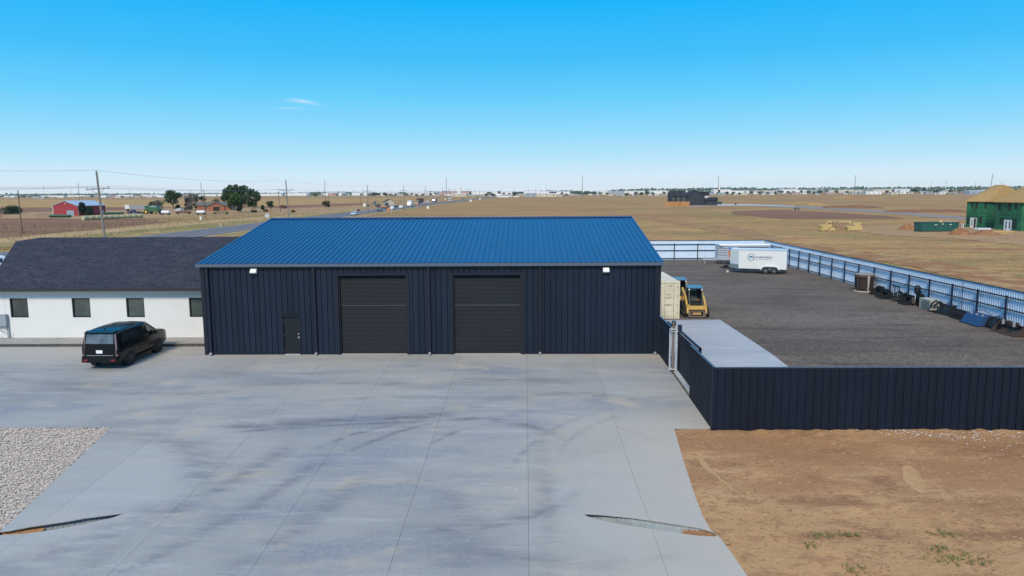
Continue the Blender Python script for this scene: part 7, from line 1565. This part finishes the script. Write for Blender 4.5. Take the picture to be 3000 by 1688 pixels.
# white buildings farther out, rising behind the tree line
for px, top, w_, Y, wc_ in ((1235, 562.5, 90, 2400, W_), (1300, 563, 50, 2600, Pk), (1345, 559, 70, 2500, Pk), (1400, 561, 50, 2500, W_), (1470, 561, 60, 2600, W_), (1560, 557.5, 50, 2300, W_), (1605, 559, 50, 2500, W_), (1640, 560.5, 60, 2500, W_), (1765, 558.5, 34, 2200, W_), (1800, 560, 60, 2600, Gy), (1860, 559, 60, 2500, W_), (1930, 558, 50, 2500, W_), (1990, 558.5, 50, 2400, W_), (2118, 554.5, 50, 2200, W_), (2165, 558, 60, 2500, W_), (2240, 558, 60, 2500, Cc), (2312, 553.5, 52, 2200, W_), (2345, 556, 40, 2500, W_), (2390, 556, 50, 2500, Gy), (2460, 556, 60, 2500, Cc), (2520, 556, 60, 2600, Cc), (2590, 554, 60, 2500, Cc), (2640, 553, 50, 2500, W_), (620, 568, 60, 2800, W_), (700, 568, 50, 2800, W_), (790, 567, 70, 2700, W_), (870, 565, 60, 2600, W_), (980, 564, 60, 2500, W_), (1060, 563.5, 60, 2500, W_), (1140, 563, 50, 2500, W_), (60, 572.5, 60, 2900, Gy), (140, 572.5, 60, 2900, W_), (220, 571.5, 60, 2900, W_), (300, 571, 50, 2900, Gy), (360, 570.5, 60, 2900, W_), (440, 570, 60, 2900, W_), (520, 569.5, 60, 2800, Gy)):
    p = PY(px, top, Y); w2 = w_*Y/F; t = thing('distant_warehouse', '', 'warehouse', (p.x, Y, 0)); MB().box(-w2/2, w2/2, 0, 40, 0, p.z*.9).build('wall', wallc[wc_], t); MB().prism([(-1, p.z*.9+.01), (41, p.z*.9+.01), (20, p.z)], -w2/2-.5, w2/2+.5).build('roof', roofc['white'], t)
    FAR.append((t, f'broad {wc_} building beyond the trees', px, 'distant buildings beyond the tree line'))
p = PY(1344.5, 546.5, 2300); t = thing('grain_elevator', 'tall white grain elevator, highest building on the skyline above the highway', 'grain elevator', (p.x, 2300, 0)); s_ = 2300/F
for k in range(3): MB().lathe([(2.4*s_, 0), (2.4*s_, p.z-1), (1.0*s_, p.z)], ((k-1)*2.6*s_, 0, 0), 12).build('silo', wallc['white'], t)
MB().box(-4.6*s_, 2*s_, -1, 6, p.z*.9, p.z+2).build('headhouse', wallc['white'], t)
p = PY(1313.5, 554, 2300); tag(MB().lathe([(1.5*s_, 0), (1.0*s_, p.z)], n=10).build('chimney', wallc['pinkish'], None, (p.x, 2300, 0)), 'short pale chimney left of the white grain elevator', 'chimney')
p = PY(2108, 545, 2200); tag(MB().box(-2.2*s_, 2.2*s_, 0, 5, 0, p.z).build('white_tower', wallc['white'], None, (p.x, 2200, 0)), 'plain white tower on the skyline just right of the black house', 'tower')
p = PY(2320.5, 546.5, 2200); t = thing('water_tower', 'white water tower with a wide bowl on the skyline above the side road', 'water tower', (p.x, 2200, 0)); MB().lathe([(.4*s_, 0), (.35*s_, p.z*.8)], n=8).build('stem', wallc['white'], t); MB().lathe([(.5*s_, p.z-2.6*s_), (3*s_, p.z-1.4*s_), (2.6*s_, p.z-.6*s_), (.4*s_, p.z)], n=12).build('bowl', wallc['white'], t)
for k, (px, pt) in enumerate(sorted(fars)):
    Y = 1500 if pt > 545 else 1250; p = PY(px, pt, Y); t = thing('far_pole', '', 'pole', (p.x, Y, 0)); MB().bar((0, 0, 0), (0, 0, p.z), .28, .18, n=5).build('shaft', M_steel, t); MB().beam((-1.6, 0, p.z*.9), (1.6, 0, p.z*.9), .2, .2).build('crossarm', M_steel, t)
    FAR.append((t, 'thin far power pole', px, 'far power poles'))
grp = {}
for t, d, px, gname in FAR: grp.setdefault((d, zone(px)), []).append((px, t, gname))
for (d, z), L_ in grp.items():
    L_.sort(key=lambda q: q[0])
    for k, (px, t, gname) in enumerate(L_):
        t['label'] = f'{d} {z}' if len(L_) == 1 else (f'{d}, {ORD[k]} from left, {z}'); t['group'] = gname
# far-off wooded belt that reads as one mass
r_ = np.random.default_rng(3); n_ = 9000; X_ = r_.uniform(-2600, 2600, n_); Yf = r_.uniform(3000, 3800, n_); hmax = np.where(X_ > 400, 17, 9)+np.array([6*noise.noise(Vector((x*.004, 0, 0)))+3*noise.noise(Vector((x*.03, 0, 0))) for x in X_]); Z_ = r_.random(n_)*hmax*1.15
s_ = r_.uniform(3, 7, n_); V = np.stack([np.stack([X_-s_, Yf, Z_-s_*.4], -1), np.stack([X_+s_*.2, Yf, Z_-s_*.5], -1), np.stack([X_+s_, Yf+2, Z_+s_*.2], -1), np.stack([X_-s_*.2, Yf+1, Z_+s_*.5], -1)], 1).reshape(-1, 3)
me = bpy.data.meshes.new('distant_wood'); me.from_pydata(V.tolist(), [], np.arange(n_*4).reshape(-1, 4).tolist()); me.materials.append(M_lg1); tag(put('distant_wood', me), 'far-off wooded belt along the horizon', 'wood', kind='stuff')
# rough grass tufts standing in the near field behind the pale fence and on the verge
def tufts(name, label, n_, rect, m, hmax, seed):
    r2 = np.random.default_rng(seed); x0, x1, y0, y1 = rect; X_ = r2.uniform(x0, x1, n_); Y_ = r2.uniform(y0, y1, n_)
    if name == 'field_grass':
        keep = ~((X_ < 30.6) & (Y_ < 94) ); X_, Y_ = X_[keep], Y_[keep]; n_ = len(X_)
    a = r2.uniform(0, 3.14, n_); h = r2.uniform(.3, 1, n_)*hmax; w2 = h*.9; c, s2 = np.cos(a)*w2, np.sin(a)*w2; z = np.array([gb(y) for y in Y_])
    V = np.stack([np.stack([X_-c, Y_-s2, z], -1), np.stack([X_+c, Y_+s2, z], -1), np.stack([X_+c*.5, Y_+s2*.5+.1, z+h], -1), np.stack([X_-c*.6, Y_-s2*.6, z+h*.8], -1)], 1).reshape(-1, 3)
    me = bpy.data.meshes.new(name); me.from_pydata(V.tolist(), [], np.arange(n_*4).reshape(-1, 4).tolist()); me.materials.append(m); tag(put(name, me), label, 'grass', kind='stuff')
M_tuft = mat('dry_tufts', (.42, .27, .12), .9, var=.4, scale=.5)
tufts('field_grass', 'dry grass tufts standing in the field behind the pale fences', 30000, (-30, 130, 70, 240), M_tuft, .10, 2)
tufts('verge_tufts', 'dry grass tufts on the verge across the highway', 9000, (-140, -79, 110, 330), mat('verge_tufts', (.24, .20, .085), .9, var=.4, scale=.5), .22, 4)
# ------------------------------------------------------------------ air
hzm = bpy.data.materials.new('haze'); hzm.use_nodes = True; n = hzm.node_tree.nodes; n.clear(); pv = n.new('ShaderNodeVolumePrincipled'); mo = n.new('ShaderNodeOutputMaterial'); hzm.node_tree.links.new(pv.outputs[0], mo.inputs['Volume'])
pv.inputs['Color'].default_value = (.97, .985, 1, 1); pv.inputs['Density'].default_value = .00006; pv.inputs['Anisotropy'].default_value = .2
o = MB().box(-4700, 4700, -450, 4700, -3, 60).build('haze', hzm); o['kind'] = 'stuff'; o['label'] = 'thin pale haze hanging over the whole plain'; o['category'] = 'haze'
